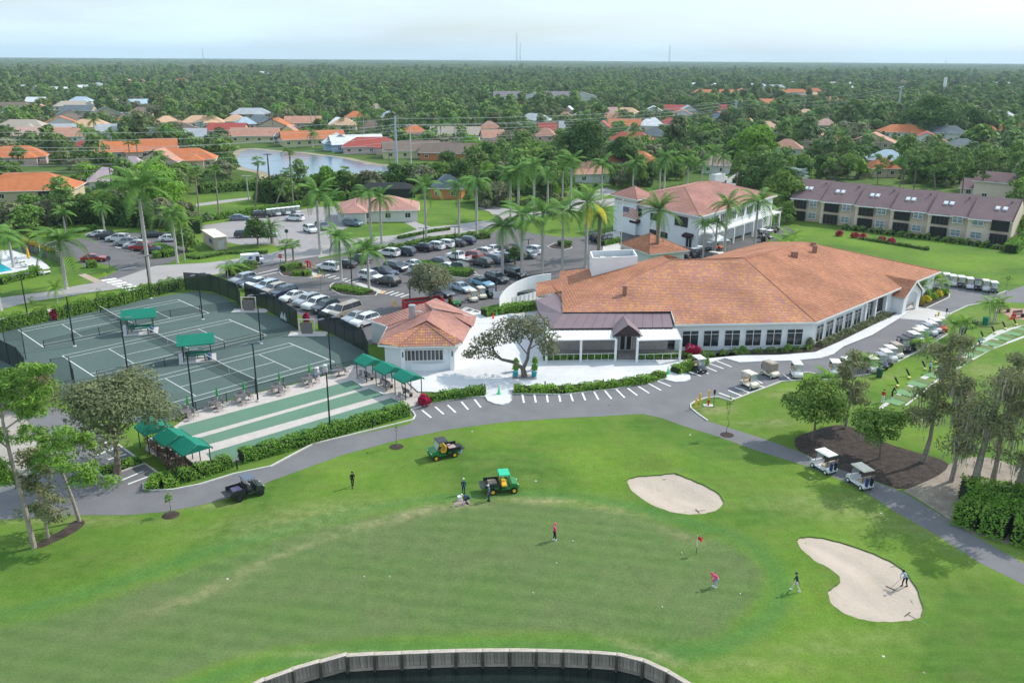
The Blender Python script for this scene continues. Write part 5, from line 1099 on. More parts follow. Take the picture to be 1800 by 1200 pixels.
# palms
def frond_mesh(name, L_, m, droop=1.0, wl=.75, n=15, w=.13, up=.5):
 mb = MB(); pts = []
 for i in range(8):
  t = i/7; pts.append(Vector((L_*(t - .12*droop*t**3), 0, L_*(up*t - (.62*droop + up*.4)*t*t))))
 for i in range(7): mb.tube(pts[i], pts[i+1], .05*(1-i/8), .05*(1-(i+1)/8), 3, cap=False)
 for i in range(n):
  t = .12 + .86*i/(n-1); f = t*7; k = min(6, int(f)); p = pts[k].lerp(pts[k+1], f-k); d = (pts[k+1]-pts[k]).normalized(); ll = wl*math.sin(math.pi*(.18 + .8*t))**.7
  for s in (-1, 1):
   e = p + Vector((0, s, 0))*ll*.82 + d*ll*.45 + Vector((0, 0, -.35*ll)); mb.poly3([p - d*w/2, p + d*w/2, e + d*w*.3, e - d*w*.1])
 return mb.mesh(name, m)
def fan_mesh(name, L_, m):
 mb = MB(); a = Vector((0, 0, 0)); c = Vector((L_*.55, 0, L_*.12)); mb.tube(a, c, .035, .03, 3, cap=False); R = L_*.5
 for i in range(11):
  t0 = -1.5 + 3.0*i/11; t1 = t0 + .24; tip = c + Vector((math.cos(t0+.12)*R, math.sin(t0+.12)*R, -.35*R*(abs(t0)*.4 + .5))); mb.poly3([c, c + Vector((math.cos(t0)*R*.6, math.sin(t0)*R*.6, -.05*R)), tip, c + Vector((math.cos(t1)*R*.6, math.sin(t1)*R*.6, -.05*R))])
 return mb.mesh(name, m)
FR = [frond_mesh('frond', 4.7, F_PALM, 1.05, .95, 18, .2), frond_mesh('frond', 4.3, F_PALM, .6, .95, 18, .2, up=.75), frond_mesh('frond', 4.8, F_PALM, 1.4, .95, 18, .2, up=.3), frond_mesh('frond', 4.4, F_YEL, 1.2, .95, 18, .2)]
FQ = [frond_mesh('frond', 2.6, F_PALMY, 1.1, .6, 12), frond_mesh('frond', 2.4, F_PALMY, .6, .6, 12, up=.8)]
FD = [frond_mesh('frond', 4.1, F_PALM, .7, .55, 20, .12, up=.5), frond_mesh('frond', 4.1, F_PALM, 1.2, .55, 20, .12, up=.3)]
FF = [fan_mesh('frond', 1.9, F_MID), fan_mesh('frond', 2.0, F_PALM)]
def merged_crown(name, fr, n, seed, m, z=0):
 rng = random.Random(seed); V_, F_ = [], []
 for i in range(n):
  me = fr[i % len(fr)]; M = Matrix.Rotation(i*2.399 + rng.uniform(-.2, .2), 4, 'Z') @ Matrix.Rotation(rng.uniform(-.75, .55), 4, 'Y'); o = len(V_)
  V_ += [tuple(M @ v.co) for v in me.vertices]; F_ += [tuple(k + o for k in p.vertices) for p in me.polygons]
 me = bpy.data.meshes.new(name); me.from_pydata(V_, [], F_); me.materials.append(m); me.update(); return me
MC_ROYAL = [merged_crown('crown', FR[:3], 18, s, F_PALM) for s in (1, 2, 3)]; MC_FAN = [merged_crown('crown', FF, 26, s, F_PALM) for s in (1, 2)]; MC_FANM = [merged_crown('crown', FF, 26, s, F_MID) for s in (3,)]; MC_SILV = merged_crown('crown', FF, 34, 5, F_SILV); MC_Q = merged_crown('crown', FQ, 14, 6, F_PALMY)
TR_ROYAL = MB().lathe([(.36, 0), (.27, .06), (.25, .3), (.28, .5), (.22, .85), (.17, 1)], n=9).mesh('trunk', M_PTRUNK, True)
TR_BROWN = MB().lathe([(.3, 0), (.2, .05), (.18, .5), (.2, 1)], n=8).mesh('trunk', M_BTRUNK, True); TR_SLIM = MB().lathe([(.16, 0), (.1, .1), (.08, 1)], n=7).mesh('trunk', M_PTRUNK, True)
SHAFT = MB().lathe([(.19, 0), (.2, .5), (.11, 1.5), (.03, 1.7)], n=8).mesh('crownshaft', mat('green_crownshaft', (.09, .2, .04), .5, .1, 2), True)
def palm(px, top, label, kind='royal', group='royal palms', fronds=True, sc=1.0, base=None, lean=(0, 0), yellow=False, cat='palm tree', name=None, hmin=1.2):
 p = base if base is not None else G(*px); h = HT(px[0], px[1], top) if top else 8; rise = {'royal': 1.6, 'date': 1.5, 'queen': 1.0, 'fan': 1.2, 'silver': 1.5, 'slim': .9}[kind]*sc; ht = max(hmin, h - rise)
 t = thing(name or {'royal': 'royal_palm', 'date': 'date_palm', 'queen': 'queen_palm', 'fan': 'fan_palm', 'silver': 'silver_palm', 'slim': 'slim_palm'}[kind], p, 0, label, cat, group)
 tm = {'royal': TR_ROYAL, 'date': TR_BROWN, 'queen': TR_SLIM, 'fan': TR_BROWN, 'silver': TR_BROWN, 'slim': TR_SLIM}[kind]
 wide = 1.7 if kind == 'date' else 1.0
 tk = ob('trunk', tm, t); tk.scale = (wide*sc**.5, wide*sc**.5, ht); L = Matrix(((1, 0, lean[0]/ht, 0), (0, 1, lean[1]/ht, 0), (0, 0, 1, 0), (0, 0, 0, 1)))
 if lean != (0, 0): d = Vector((lean[0], lean[1], ht)); tk.rotation_mode = 'QUATERNION'; tk.rotation_quaternion = d.to_track_quat('Z', 'Y'); tk.scale[2] = d.length
 c = Vector((lean[0], lean[1], ht))
 if kind == 'royal': s = ob('crownshaft', SHAFT, t, c - Vector((0, 0, .1))); s.scale = (sc,)*3; c = c + Vector((0, 0, 1.15*sc))
 if fronds:
  src = {'royal': FR[:3], 'date': FD, 'queen': FQ, 'fan': FF, 'silver': FF, 'slim': FQ}[kind]; n = {'royal': 18, 'date': 36, 'queen': 13, 'fan': 24, 'silver': 24, 'slim': 10}[kind]
  for i in range(n):
   me_ = src[i % len(src)]
   if yellow and i in (2, 5): me_ = FR[3]
   f = bpy.data.objects.new('frond', me_); COL.objects.link(f); f.parent = t; f.location = c
   tilt = random.uniform(-.8, .55) if kind != 'date' else random.uniform(-1.1, .75); f.rotation_euler = Euler((0, tilt, i*2.399 + random.uniform(-.25, .25))); s_ = sc*random.uniform(.85, 1.1); f.scale = (s_, s_, s_)
 else:
  me_ = {'royal': random.choice(MC_ROYAL), 'date': MC_ROYAL[0], 'queen': MC_Q, 'fan': random.choice(MC_FAN), 'silver': MC_SILV, 'slim': MC_Q}[kind]; f = ob('crown', me_, t, c, random.uniform(0, 6)); f.scale = (sc, sc, sc)
 return t
from mathutils import Euler
# royal and other palms round the car park, road and barn: (base u, base v, top v, kind, where, scale)
PL = [(265, 503, 322, 'royal', 'very tall one at the far corner of the courts', 1.35), (117, 508, 418, 'royal', 'spreading one on the lawn left of the crosswalk', 1.15), (1, 546, 405, 'royal', 'cut off by the left edge, beside the road', 1.0), (101, 532, 498, 'queen', 'small yellowish one on the verge before the hedge', .8),
 (312, 462, 372, 'royal', 'behind the big court corner palm, left of a pair', .8), (325, 457, 378, 'queen', 'behind the big court corner palm, right of a pair', .9),
 (563, 447, 335, 'royal', 'tall one at the car park entrance, left of two', 1.0), (583, 440, 350, 'royal', 'at the car park entrance, right of two', .8), (600, 494, 415, 'royal', 'left one in the kerbed island', .85), (649, 512, 435, 'royal', 'right one in the kerbed island', .8),
 (653, 433, 335, 'royal', 'on the verge before the tile roofed house, left of two', .85), (671, 432, 345, 'royal', 'on the verge before the tile roofed house, right of two', .8), (749, 420, 325, 'royal', 'by the driveway of the tile roofed house', .9), (807, 411, 325, 'royal', 'left of the two between road and parked cars', .85), (838, 420, 312, 'royal', 'right of the two between road and parked cars', .95),
 (883, 490, 395, 'royal', 'left one of the row behind the white yard wall', .85), (917, 490, 375, 'royal', 'second in the row behind the white yard wall', 1.0), (953, 483, 370, 'royal', 'third in the row behind the white yard wall', 1.0), (988, 476, 368, 'royal', 'fourth in the row behind the white yard wall', .95), (1029, 471, 352, 'royal', 'with a yellow frond near the flagpole', 1.05), (1052, 452, 362, 'date', 'stout brown trunk beside the flagpole', 1.0),
 (897, 384, 302, 'royal', 'first across the road, counted from the left', .9), (911, 387, 300, 'royal', 'second across the road, counted from the left', .9), (938, 391, 288, 'royal', 'third across the road, counted from the left', .95), (962, 380, 300, 'royal', 'fourth across the road, counted from the left', .85), (988, 352, 290, 'royal', 'with a bent trunk beside the round lawn', .8), (1002, 382, 281, 'royal', 'with bright white trunk before the round lawn', 1.0), (1057, 352, 285, 'royal', 'before the peach walled house', .95), (1034, 400, 325, 'queen', 'shaggy low one before the cart barn', 1.1), (1112, 334, 285, 'royal', 'behind the cart barn tower', .95), (1159, 336, 283, 'royal', 'left of a close pair behind the cart barn', .8), (1167, 338, 273, 'royal', 'right of a close pair behind the cart barn', .95),
 (1208, 328, 283, 'royal', 'first of the row behind the barn roof', .8), (1232, 330, 280, 'royal', 'second of the row behind the barn roof', .85), (1250, 322, 265, 'royal', 'third of the row behind the barn roof', .9), (1269, 322, 272, 'royal', 'fourth of the row behind the barn roof', .8),
 (1153, 470, 352, 'date', 'broad crowned one behind the gatehouse', 1.15), (1235, 455, 392, 'royal', 'slender one before the barn doors, left of two', .6), (1256, 452, 388, 'royal', 'slender one before the barn doors, right of two', .6), (1272, 455, 356, 'royal', 'tall one before the barn balcony', .85), (1325, 440, 350, 'royal', 'tall one at the right end of the barn', 1.1),
 (352, 391, 292, 'fan', 'straight one by the grass strip, first of five', .9), (386, 386, 290, 'fan', 'second of five tall thin ones before the pond', .9), (449, 370, 276, 'fan', 'third of five before the pond, slightly leaning', .9), (482, 367, 295, 'fan', 'leaning hard to the right beside the pond', .9), (516, 366, 260, 'fan', 'tallest and straightest one beside the pond', .9), (609, 345, 293, 'fan', 'by itself behind the tile roofed house', .8),
 (116, 412, 372, 'royal', 'dark one by the hedge behind the pool lot, left', .6), (184, 405, 362, 'royal', 'dark one by the hedge behind the pool lot, right', .6), (24, 470, 410, 'royal', 'at the pool fence, left one', .8), (72, 452, 405, 'queen', 'at the pool fence, right one', 1.0),
 (478, 428, 388, 'date', 'short stout one by the upper car park', .7), (503, 462, 422, 'fan', 'left of the cluster by the stop sign', .8), (516, 458, 420, 'fan', 'right of the cluster by the stop sign', .8), (401, 488, 462, 'slim', 'small leaning one at the roadside, left', 1.0), (413, 484, 460, 'slim', 'small leaning one at the roadside, right', 1.0),
 (155, 288, 226, 'royal', 'tall one before the red roof at the left', 1.0), (199, 274, 232, 'royal', 'before the long orange roof', .9), (21, 258, 226, 'royal', 'at the far left among the pink roofs', .9), (37, 264, 228, 'fan', 'white trunked one among the pink roofs', 1.0), (231, 296, 245, 'fan', 'left of two between the orange roofs', 1.0), (245, 296, 246, 'fan', 'right of two between the orange roofs', 1.0), (146, 338, 288, 'fan', 'beside the lilac roofed house', 1.0), (290, 264, 226, 'royal', 'left of two beside the grey tree', .9), (298, 262, 225, 'royal', 'right of two beside the grey tree', .9),
 (168, 245, 212, 'royal', 'shaggy one behind the red roof', .9), (141, 222, 194, 'fan', 'thin one among the tan roofs', .9), (31, 222, 190, 'royal', 'dark one above the tan roofs', 1.1)]
PR_ = rank(PL)
KN = {'royal': 'royal palm', 'fan': 'fan palm', 'date': 'date palm', 'queen': 'queen palm', 'slim': 'young palm'}
for i, (u, v, t_, k, w, sc) in enumerate(PL):
 near = v > 318
 lean = (0, 0)
 if w.startswith('leaning hard'): lean = (4.2, 0)
 if 'slightly leaning' in w: lean = (1.8, 0)
 sc *= 1.14 if v > 318 else 1
 palm((u, v), t_, KN[k] + ' ' + w, k, {'royal': 'royal palms', 'fan': 'fan palms', 'date': 'date palms', 'queen': 'queen palms', 'slim': 'young palms'}[k], near, sc, yellow='yellow frond' in w, lean=lean)
# palms among the far houses
PF = [(372, 224, 200), (480, 232, 190), (491, 231, 188), (548, 228, 183), (556, 228, 186), (576, 226, 203), (550, 259, 232), (602, 229, 208), (640, 238, 197), (630, 236, 212), (661, 237, 198), (668, 232, 205), (740, 262, 258), (760, 252, 214), (775, 252, 216), (800, 248, 206), (845, 240, 207), (955, 228, 210), (975, 228, 208), (1051, 224, 196), (1088, 218, 197), (1152, 206, 191), (1168, 214, 192), (1212, 258, 216), (1303, 258, 217), (1377, 252, 210), (1387, 252, 209), (1396, 250, 211), (1390, 268, 238), (1480, 262, 234), (1524, 264, 236), (1546, 264, 240), (1634, 240, 216), (1648, 222, 196), (1663, 221, 195), (1758, 257, 220), (1720, 252, 228), (1100, 208, 192), (1240, 222, 204), (1109, 262, 236), (905, 244, 222), (870, 226, 206)]
rk = rank(PF)
for i, (u, v, t_) in enumerate(PF): palm((u, v), t_, f'far off palm among the tiled roofs beyond the pond, {ordn(rk[i])} from the left', 'fan' if i % 3 == 1 else 'royal', 'palms among the far houses', False, .95)
for k, (u, v, t_, sc) in enumerate([(222, 226, 196, 1.3), (264, 238, 212, 1.2), (270, 262, 222, 1.2), (354, 236, 212, 1.0), (1395, 345, 292, 1.6), (1650, 270, 258, 1.4)]):
 palm((u, v), t_, f'silvery blue fan palm standing out among green trees, {ordn(k)} of six from the left', 'silver', 'silver blue palms', False, sc*1.25)
# young feathery palms on the practice lawn and by the portico
for k, (u, v, t_, w, sc) in enumerate([(1453, 697, 652, 'between the parked carts and the round tree', .75), (1522, 652, 622, 'at the left end of the long cart row', .7), (1620, 617, 590, 'in the middle of the long cart row', .7), (1686, 597, 557, 'on the lawn by the driving mats', .85), (1746, 566, 522, 'before the brick patio with benches', .85)]):
 palm((u, v), t_, 'young bright green palm clump ' + w, 'slim', 'young palms on the practice lawn', True, sc*1.25); p = G(u, v)
 for j in range(2): palm((u, v), t_ + 6, ('left' if j == 0 else 'right') + ' slanting stem of the palm clump ' + w, 'slim', 'second stems of the young palm clumps', True, sc, base=p + Vector((.35*(1 if j else -1), .25, 0)), lean=(.5*(1 if j else -1), .2))
for k, (u, v, t_, w, sc) in enumerate([(1618, 528, 495, 'beside the portico arch', .8), (1637, 515, 482, 'against the gable wall beyond the portico', .9), (1655, 512, 487, 'by the first cart of the far row', .7)]): palm((u, v), t_, 'young palm in the flower bed ' + w, 'slim', 'palms in the portico bed', True, sc*1.2)
for k, (u, v, t_) in enumerate([(1368, 458, 425), (1378, 452, 418), (1388, 446, 408), (1372, 440, 412)]): palm((u, v), t_, f'banana like palm clump at the barn corner, {ordn(k)} of four', 'slim', 'palm clumps at the barn corner', True, 1.4)
# single trees that stand out
spec_tree((205, 832), 655, 205, F_OLIVE, 'broad feathery olive green tree over the lanes canopy and lot island', seed=3, leaf=.15, dens=2.2, z0f=.3, r0=.3, nblob=18, nb=12, lean=(.4, .3), fill=.45, asp=2.2)
# live oak in the plaza
def oak():
 p = G(922, 662, .13); t = thing('live_oak', p, 0, 'gnarled live oak with forked trunk and thin grey green crown in the white plaza', 'tree')
 bl = [(-6.2, .6, 2.9, 1.3, .7), (-5.2, 1.5, 3.9, 1.6, .9), (-3.6, 1.2, 4.8, 1.8, 1.0), (-2.2, 1.6, 6.0, 1.9, 1.0), (-.6, 1.0, 6.7, 1.7, .9), (1.2, .8, 6.6, 1.9, 1.0), (2.6, .4, 5.2, 1.6, 1.1), (2.9, .2, 3.8, 1.3, .9), (-4.2, -.5, 3.1, 1.0, .5), (.5, 2.0, 5.2, 1.6, .8), (-1.2, .5, 4.9, 1.1, .6), (3.2, .8, 3.0, .8, .6), (-7.2, .8, 2.6, .7, .5)]
 ob('crown', quad_mesh('crown', blob_leaves(bl, 5200, .19, 1.5, 5, .5, .9), F_GREY), t); mb = MB()
 mb.path([Vector(q) for q in [(0, 0, -.1), (-.1, 0, .7), (-.3, 0, 1.3)]], [.42, .33, .3], 9); mb.path([Vector(q) for q in [(-.2, 0, 1.1), (-1.4, .1, 1.9), (-2.9, .2, 2.2), (-3.8, .4, 3.1), (-4.1, .8, 4.0)]], [.27, .22, .19, .15, .09], 8); mb.path([Vector(q) for q in [(-.15, 0, 1.1), (.35, .1, 2.3), (.5, .2, 3.6), (1.0, .4, 5.0), (1.1, .6, 6.0)]], [.25, .2, .16, .12, .06], 8)
 for a, b in [((-3.4, .3, 2.8), (-5.6, .9, 3.3)), ((-5.6, .9, 3.3), (-7.0, .9, 2.7)), ((-3.9, .5, 3.5), (-3.0, 1.4, 5.2)), ((-4.0, .7, 3.8), (-5.2, 1.5, 4.4)), ((.4, .2, 2.8), (-1.4, 1.2, 4.8)), ((-1.4, 1.2, 4.8), (-2.0, 1.6, 6.2)), ((.5, .2, 3.5), (2.5, .4, 4.9)), ((.8, .3, 4.3), (-.5, 1.0, 6.3)), ((1.4, .3, 4.2), (3.0, .3, 3.6)), ((-2.9, .2, 2.2), (-4.4, -.4, 3.0))]: mb.tube(a, b, .09, .035, 6)
 mb.build('trunk', mat('grey_brown_bark', (.15, .12, .10), .95, .3, 3), t)
 MB().box((0, 0, .02), (3.0, 1.7, .04)).build('tree_pit', mat('grey_pit', (.3, .28, .28), .9, .2, 3), t)
oak()
def pot(t):
 MB().lathe([(.2, 0), (.3, .15), (.34, .6), (.36, .65), (.3, .63), (0, .6)], n=10).build('pot', mat('turquoise_pot', (.02, .3, .38), .4, .1), t); ob('plant', quad_mesh('plant', blob_leaves([(0, 0, 1.1, .28, .5)], 90, .22, 2.5, 3), F_BRIGHT), t)
PT_ = proto(pot)
for k, (u, v, w) in enumerate([(906, 662, 'near left'), (907, 652, 'far left'), (939, 662, 'near right'), (940, 650, 'far right')]): place(PT_, 'planter_pot', G(u, v, .14), 0, f'turquoise planter pot with green plant at the {w} corner of the oak pit', 'planter', 'turquoise pots round the live oak')
spec_tree((757, 541), 460, 106, F_GREY, 'rounded grey green oak in the car park beside the red dumpster', seed=11, leaf=.24, z0f=.35, r0=.22, nblob=12, fill=.4)
spec_tree((453, 434), 384, 62, F_DARK, 'dark open magnolia tree by the upper car park', seed=12, leaf=.35, z0f=.2, nblob=9, dens=.5)
spec_tree((268, 372), 290, 130, F_BRIGHT, 'large domed yellow green tree above the boat shed and palms', seed=13, leaf=.45, z0f=.12, nblob=18)
spec_tree((1030, 312), 216, 105, F_DARK, 'tall dark spreading tree behind the peach walled houses', seed=14, leaf=.6, z0f=.15, nblob=16); spec_tree((1095, 300), 238, 70, F_DARK, 'dark tree leaning out to the right of the tall dark tree', seed=15, leaf=.6, z0f=.15, nblob=9)
spec_tree((1320, 300), 217, 92, F_BRIGHT, 'big bright layered tree beside the road beyond the cart barn', seed=16, leaf=.55, z0f=.15, nblob=16, flat=.4)
spec_tree((1500, 232), 172, 55, F_DARK, 'nearly black oval tree among the far roofs on the right', seed=17, leaf=.7, z0f=.1, nblob=9); spec_tree((1638, 240), 178, 105, F_DARK, 'broad dark tree behind the slate roofed house', seed=18, leaf=.8, z0f=.1, nblob=14); spec_tree((1712, 238), 190, 58, F_DARK, 'round dark tree right of the slate roofed house', seed=19, leaf=.7, z0f=.1, nblob=9)
spec_tree((1382, 392), 355, 44, F_MID, 'round green tree at the left end of the town houses', seed=20, leaf=.35, z0f=.12, nblob=9); spec_tree((328, 441), 398, 52, F_MID, 'dense round shrub tree beside the tan trailer', seed=21, leaf=.35, z0f=.05, nblob=9)
spec_tree((990, 335), 262, 60, F_MID, 'leafy tree behind the round lawn palms', seed=22, leaf=.45, z0f=.15); spec_tree((1370, 380), 300, 75, F_MID, 'spreading tree between the barn and the town houses', seed=23, leaf=.45, z0f=.2); spec_tree((905, 465), 432, 40, F_DARK, 'small dark tree in the car park island behind the palms', seed=24, leaf=.25, z0f=.25, dens=.7)
spec_tree((290, 248), 215, 74, F_GREY, 'smoky grey leafless looking tree among the left houses', seed=25, leaf=.5, z0f=.1); spec_tree((828, 268), 242, 60, F_BRIGHT, 'light green tree beside the brown roofed house beyond the pond', seed=26, leaf=.5, z0f=.3, flat=.4)
spec_tree((1428, 774), 668, 118, F_MID, 'round dark green tree in the mulch bed above the cart path', seed=31, leaf=.2, z0f=.26, r0=.13, nblob=20, dens=1.4)
spec_tree((1545, 806), 714, 94, F_MID, 'staked round green tree in the mulch bed nearest the golf carts', seed=32, leaf=.19, z0f=.33, r0=.1, nblob=12)
# cypresses hung with moss
def cypress(px, top, wpx, label, seed, lean=(0, 0), mossy=.3, z0f=.25, taper=.5, r0=.2, dens=1.0, nt=1, stick=14):
 p = G(*px); h = HT(px[0], px[1], top); dist = math.hypot(p.x, p.y, CH); R = wpx/2*dist/FPX; rng = np.random.default_rng(seed); t = thing('cypress_tree', p, 0, label, 'tree', 'thin brownish cypress trees'); mb = MB(); bl = []
 for q in range(nt):
  o = Vector((rng.normal(0, .5), rng.normal(0, .5), 0)) if q else Vector(); ln = Vector((lean[0] + rng.normal(0, .6)*(q > 0), lean[1], 0)); hh = h*(1 - .12*q)
  P = [o + ln*(k/5)**1.2 + Vector((rng.normal(0, .06), rng.normal(0, .06), hh*k/5 - .1*(k == 0))) for k in range(6)]; mb.path(P, [r0*1.5, r0, r0*.85, r0*.65, r0*.4, r0*.1], 8)
  for k in range(stick):
   f = z0f + (1 - z0f)*(k + rng.random()*.6)/stick; i_ = min(4, int(f*5)); c = P[i_].lerp(P[i_+1], f*5 - i_); a = rng.random()*6.28; rr = R*(1.05 - taper*(f - z0f)/(1 - z0f))*rng.uniform(.45, .95)
   e = c + Vector((math.cos(a)*rr, math.sin(a)*rr, rng.uniform(-.2, .5))); mb.tube(c, e, r0*.22, r0*.06, 5); s = rng.uniform(.45, .75)*R*.42 + .25
   bl.append((e.x, e.y, e.z, s, s*.6)); m_ = c.lerp(e, .5); bl.append((m_.x, m_.y, m_.z + .1, s*.8, s*.5))
 bl.append((P[5].x, P[5].y, P[5].z - .3, .5, .6)); n = int(dens*min(6500, 1000 + 150*R*h)); V1 = blob_leaves(bl, n, .13, 2.4, seed, .6, .9)
 mb.build('trunk', mat('grey_cypress_bark', (.3, .26, .22), .95, .3, 3), t); ob('crown', quad_mesh('crown', V1, F_CYP), t)
 if mossy:
  nm = int(n*mossy*.22); k = rng.integers(0, len(bl), nm); B_ = np.array(bl)[k]; C = B_[:, :3] + rng.normal(0, .4, (nm, 3))*B_[:, 3:4]; C[:, 2] -= rng.random(nm)*1.1; Lm = rng.uniform(.35, 1.1, nm); a = rng.random(nm)*6.28; w = np.stack([np.cos(a), np.sin(a), 0*a], 1)*.05; dz = np.stack([0*a, 0*a, Lm], 1)
  ob('hanging_moss', quad_mesh('hanging_moss', np.stack([C - w, C + w, C + w*.4 - dz, C - w*.4 - dz], 1).reshape(-1, 3), F_MOSS), t, kind='stuff')
 return t
cypress((1485, 752), 622, 60, 'slender cypress between the two round trees', 41, lean=(.3, 0), mossy=.15, r0=.12, taper=.4)
cypress((1624, 812), 590, 105, 'tall leaning cypress with grey trunk over the driving mats', 42, lean=(.9, .3), mossy=.2, r0=.2, z0f=.35, taper=.35)
cypress((1708, 872), 640, 125, 'thick trunked moss hung cypress above the clipped hedge', 43, lean=(.5, 0), mossy=.5, r0=.3, z0f=.35, nt=2, stick=10, dens=.7)
cypress((1672, 846), 668, 80, 'mossy cypress left of the thick trunked one', 44, lean=(.2, 0), mossy=.5, r0=.16, z0f=.35, dens=.6, stick=10); cypress((1782, 880), 622, 105, 'leaning cypress at the right edge of the picture', 45, lean=(1.2, 0), mossy=.5, r0=.26, z0f=.35, nt=2, stick=10, dens=.7)
cypress((1742, 850), 635, 80, 'dark trunked cypress with a slanting fork behind the hedge', 46, lean=(.6, .3), mossy=.4, r0=.2, z0f=.4, stick=9, dens=.6); cypress((1835, 905), 640, 100, 'cypress just outside the right edge over the path', 47, mossy=.4, r0=.25, lean=(-.5, 0))
cypress((83, 946), 792, 75, 'small feathery cypress between the pine and the leaning trunk', 48, mossy=.0, r0=.11, z0f=.15, stick=20, taper=.7)
# tall pine at the left with bright tufts
def tuft_pine():
 p = G(60, 962); h = HT(60, 962, 652); t = thing('pine_tree', p, 0, 'tall pine with bright lime needle tufts at the left edge of the road', 'tree'); rng = np.random.default_rng(51); mb = MB()
 P = [Vector(q) for q in [(0, 0, -.1), (-.15, 0, h*.25), (-.45, 0, h*.5), (-.6, .1, h*.72), (-.3, .2, h*.95)]]; mb.path(P, [.22, .18, .15, .11, .04], 9); bl = []
 for (a, b) in [((-.3, 0, .42), (2.6, .5, .53)), ((2.6, .5, .53), (4.3, .9, .42)), ((-.5, 0, .58), (-2.2, .5, .66)), ((-.6, .1, .68), (1.6, .8, .78)), ((-.6, .1, .74), (-1.8, .3, .88)), ((-.4, .2, .85), (1.4, .6, .97)), ((-.55, .1, .63), (2.7, .4, .64)), ((-.2, 0, .36), (-2.0, .5, .42)), ((-.5, 0, .5), (-1.6, -.8, .48)), ((-.3, .2, .9), (2.6, .2, .88)), ((-.4, .1, .8), (-.9, .9, .93)), ((1.4, .6, .97), (2.4, .8, .99)), ((4.3, .9, .42), (5.0, 1.0, .36))]:
  A_, B__ = Vector((a[0], a[1], a[2]*h)), Vector((b[0], b[1], b[2]*h)); mb.tube(A_, B__, .08, .04, 6)
  for k in range(9): c = A_.lerp(B__, rng.uniform(.4, 1.12)) + Vector((rng.normal(0, .45), rng.normal(0, .45), rng.normal(.12, .22))); s = rng.uniform(.42, .85); bl.append((c.x, c.y, c.z, s, s*.6))
 mb.build('trunk', mat('pine_bark', (.33, .27, .23), .95, .3, 3), t); ob('crown', quad_mesh('crown', blob_leaves(bl, 15000, .1, 3.4, 7, .6, .8), F_LIME), t)
 p = G(140, 916); t = thing('pine_tree', p, 0, 'leaning bare trunked pine with few lime tufts beside the mulch ring', 'tree'); mb = MB(); h = HT(140, 916, 770)
 mb.path([Vector(q) for q in [(0, 0, -.1), (-.3, 0, h*.3), (-.9, 0, h*.7), (-1.2, 0, h)]], [.17, .13, .1, .04], 8); mb.tube((-1.0, 0, h*.75), (1.2, .2, h*.98), .06, .03, 5).build('trunk', MATS['pine_bark'], t)
 bl = [(-1.2 + rng.normal(0, .8), rng.normal(0, .4), h*1.0 + rng.normal(0, .5), .5, .35) for _ in range(9)] + [(1.2 + rng.normal(0, .5), .2, h + rng.normal(0, .3), .5, .35) for _ in range(6)]; ob('crown', quad_mesh('crown', blob_leaves(bl, 2600, .095, 3.4, 8, .6, .8), F_LIME), t)
tuft_pine()
# pines behind the town houses
PN = [(1540, 332, 268), (1580, 338, 262), (1606, 336, 258), (1640, 345, 254), (1662, 330, 262), (1690, 348, 258), (1718, 352, 266), (1745, 340, 268), (1775, 356, 262), (1620, 315, 262), (1700, 312, 262), (1792, 330, 260), (1560, 312, 270), (1292, 345, 262)]
def pine_tree(h, seed):
 rng = np.random.default_rng(seed); mb = MB(); P = [Vector((rng.normal(0, .25)*k, rng.normal(0, .2)*k, h*k/4 - .1*(k == 0))) for k in range(5)]; mb.path(P, [.24, .2, .16, .12, .04], 7); bl = []
 for k in range(15): f = rng.uniform(.5, 1); i_ = min(3, int(f*4)); c = P[i_].lerp(P[i_+1], f*4-i_); a = rng.random()*6.28; r = rng.uniform(.7, 2.9)*(1.2 - .5*f); e = c + Vector((math.cos(a)*r, math.sin(a)*r, rng.uniform(0, .8))); mb.tube(c, e, .05, .02, 4); s = rng.uniform(.7, 1.25); bl.append((e.x, e.y, e.z, s, s*.6))
 I = Matrix.Identity(4); return [('trunk', mb.mesh('trunk', M_TRUNK), I, [], None, None), ('crown', quad_mesh('crown', blob_leaves(bl, 1300, .33, 1.8, seed, .45, .7), F_PINE), I, [], None, None)]
PINES = [pine_tree(14, s) for s in (61, 62, 63, 64)]; rk = rank(PN)
for i, (u, v, t_) in enumerate(PN): h = HT(u, v, t_); place(PINES[i % 4], 'pine_tree', G(u, v), random.uniform(0, 6), f'slender open crowned pine behind the brown roofs, {ordn(rk[i])} from the left', 'tree', 'pines behind the town houses', h/15)
# saplings
for k, (u, v, t_, w) in enumerate([(300, 905, 862, 'staked sapling at the grass edge below the green canopies'), (697, 785, 735, 'thin leafless sapling in the grass above the green utility cart'), (1278, 764, 690, 'young sapling in a mulch ring on the practice lawn'), (565, 512, 468, 'thin sapling in the gap between parked cars and fence'), (1767, 518, 484, 'sapling on the small grass tip by the far carts'), (797, 478, 432, 'bare thin tree in the oval hedged island'), (60, 556, 520, 'sapling behind the court hedge, left'), (177, 540, 505, 'sapling behind the court hedge, middle'), (224, 530, 498, 'sapling behind the court hedge, right')]):
 spec_tree((u, v), t_, 20 if k != 1 else 14, F_MID, w, 'sapling', seed=70+k, leaf=.16, z0f=.5, r0=.035, nblob=4, nb=4, dens=.12 if k != 1 else .03, fill=.6)
 p = G(u, v); tag(MB().lathe([(.75, .0), (.6, .07), (0, .1)], n=12).build('mulch_ring', M_MULCH, loc=p), kind='structure') if v > 560 else None
sheet_m = smooth_closed([G(*q) for q in [(47, 962), (75, 948), (110, 930), (135, 910), (154, 911), (152, 920), (140, 932), (100, 952), (62, 968)]], 2)
mb = MB(); c = sum(sheet_m, Vector())/len(sheet_m); n = len(sheet_m)
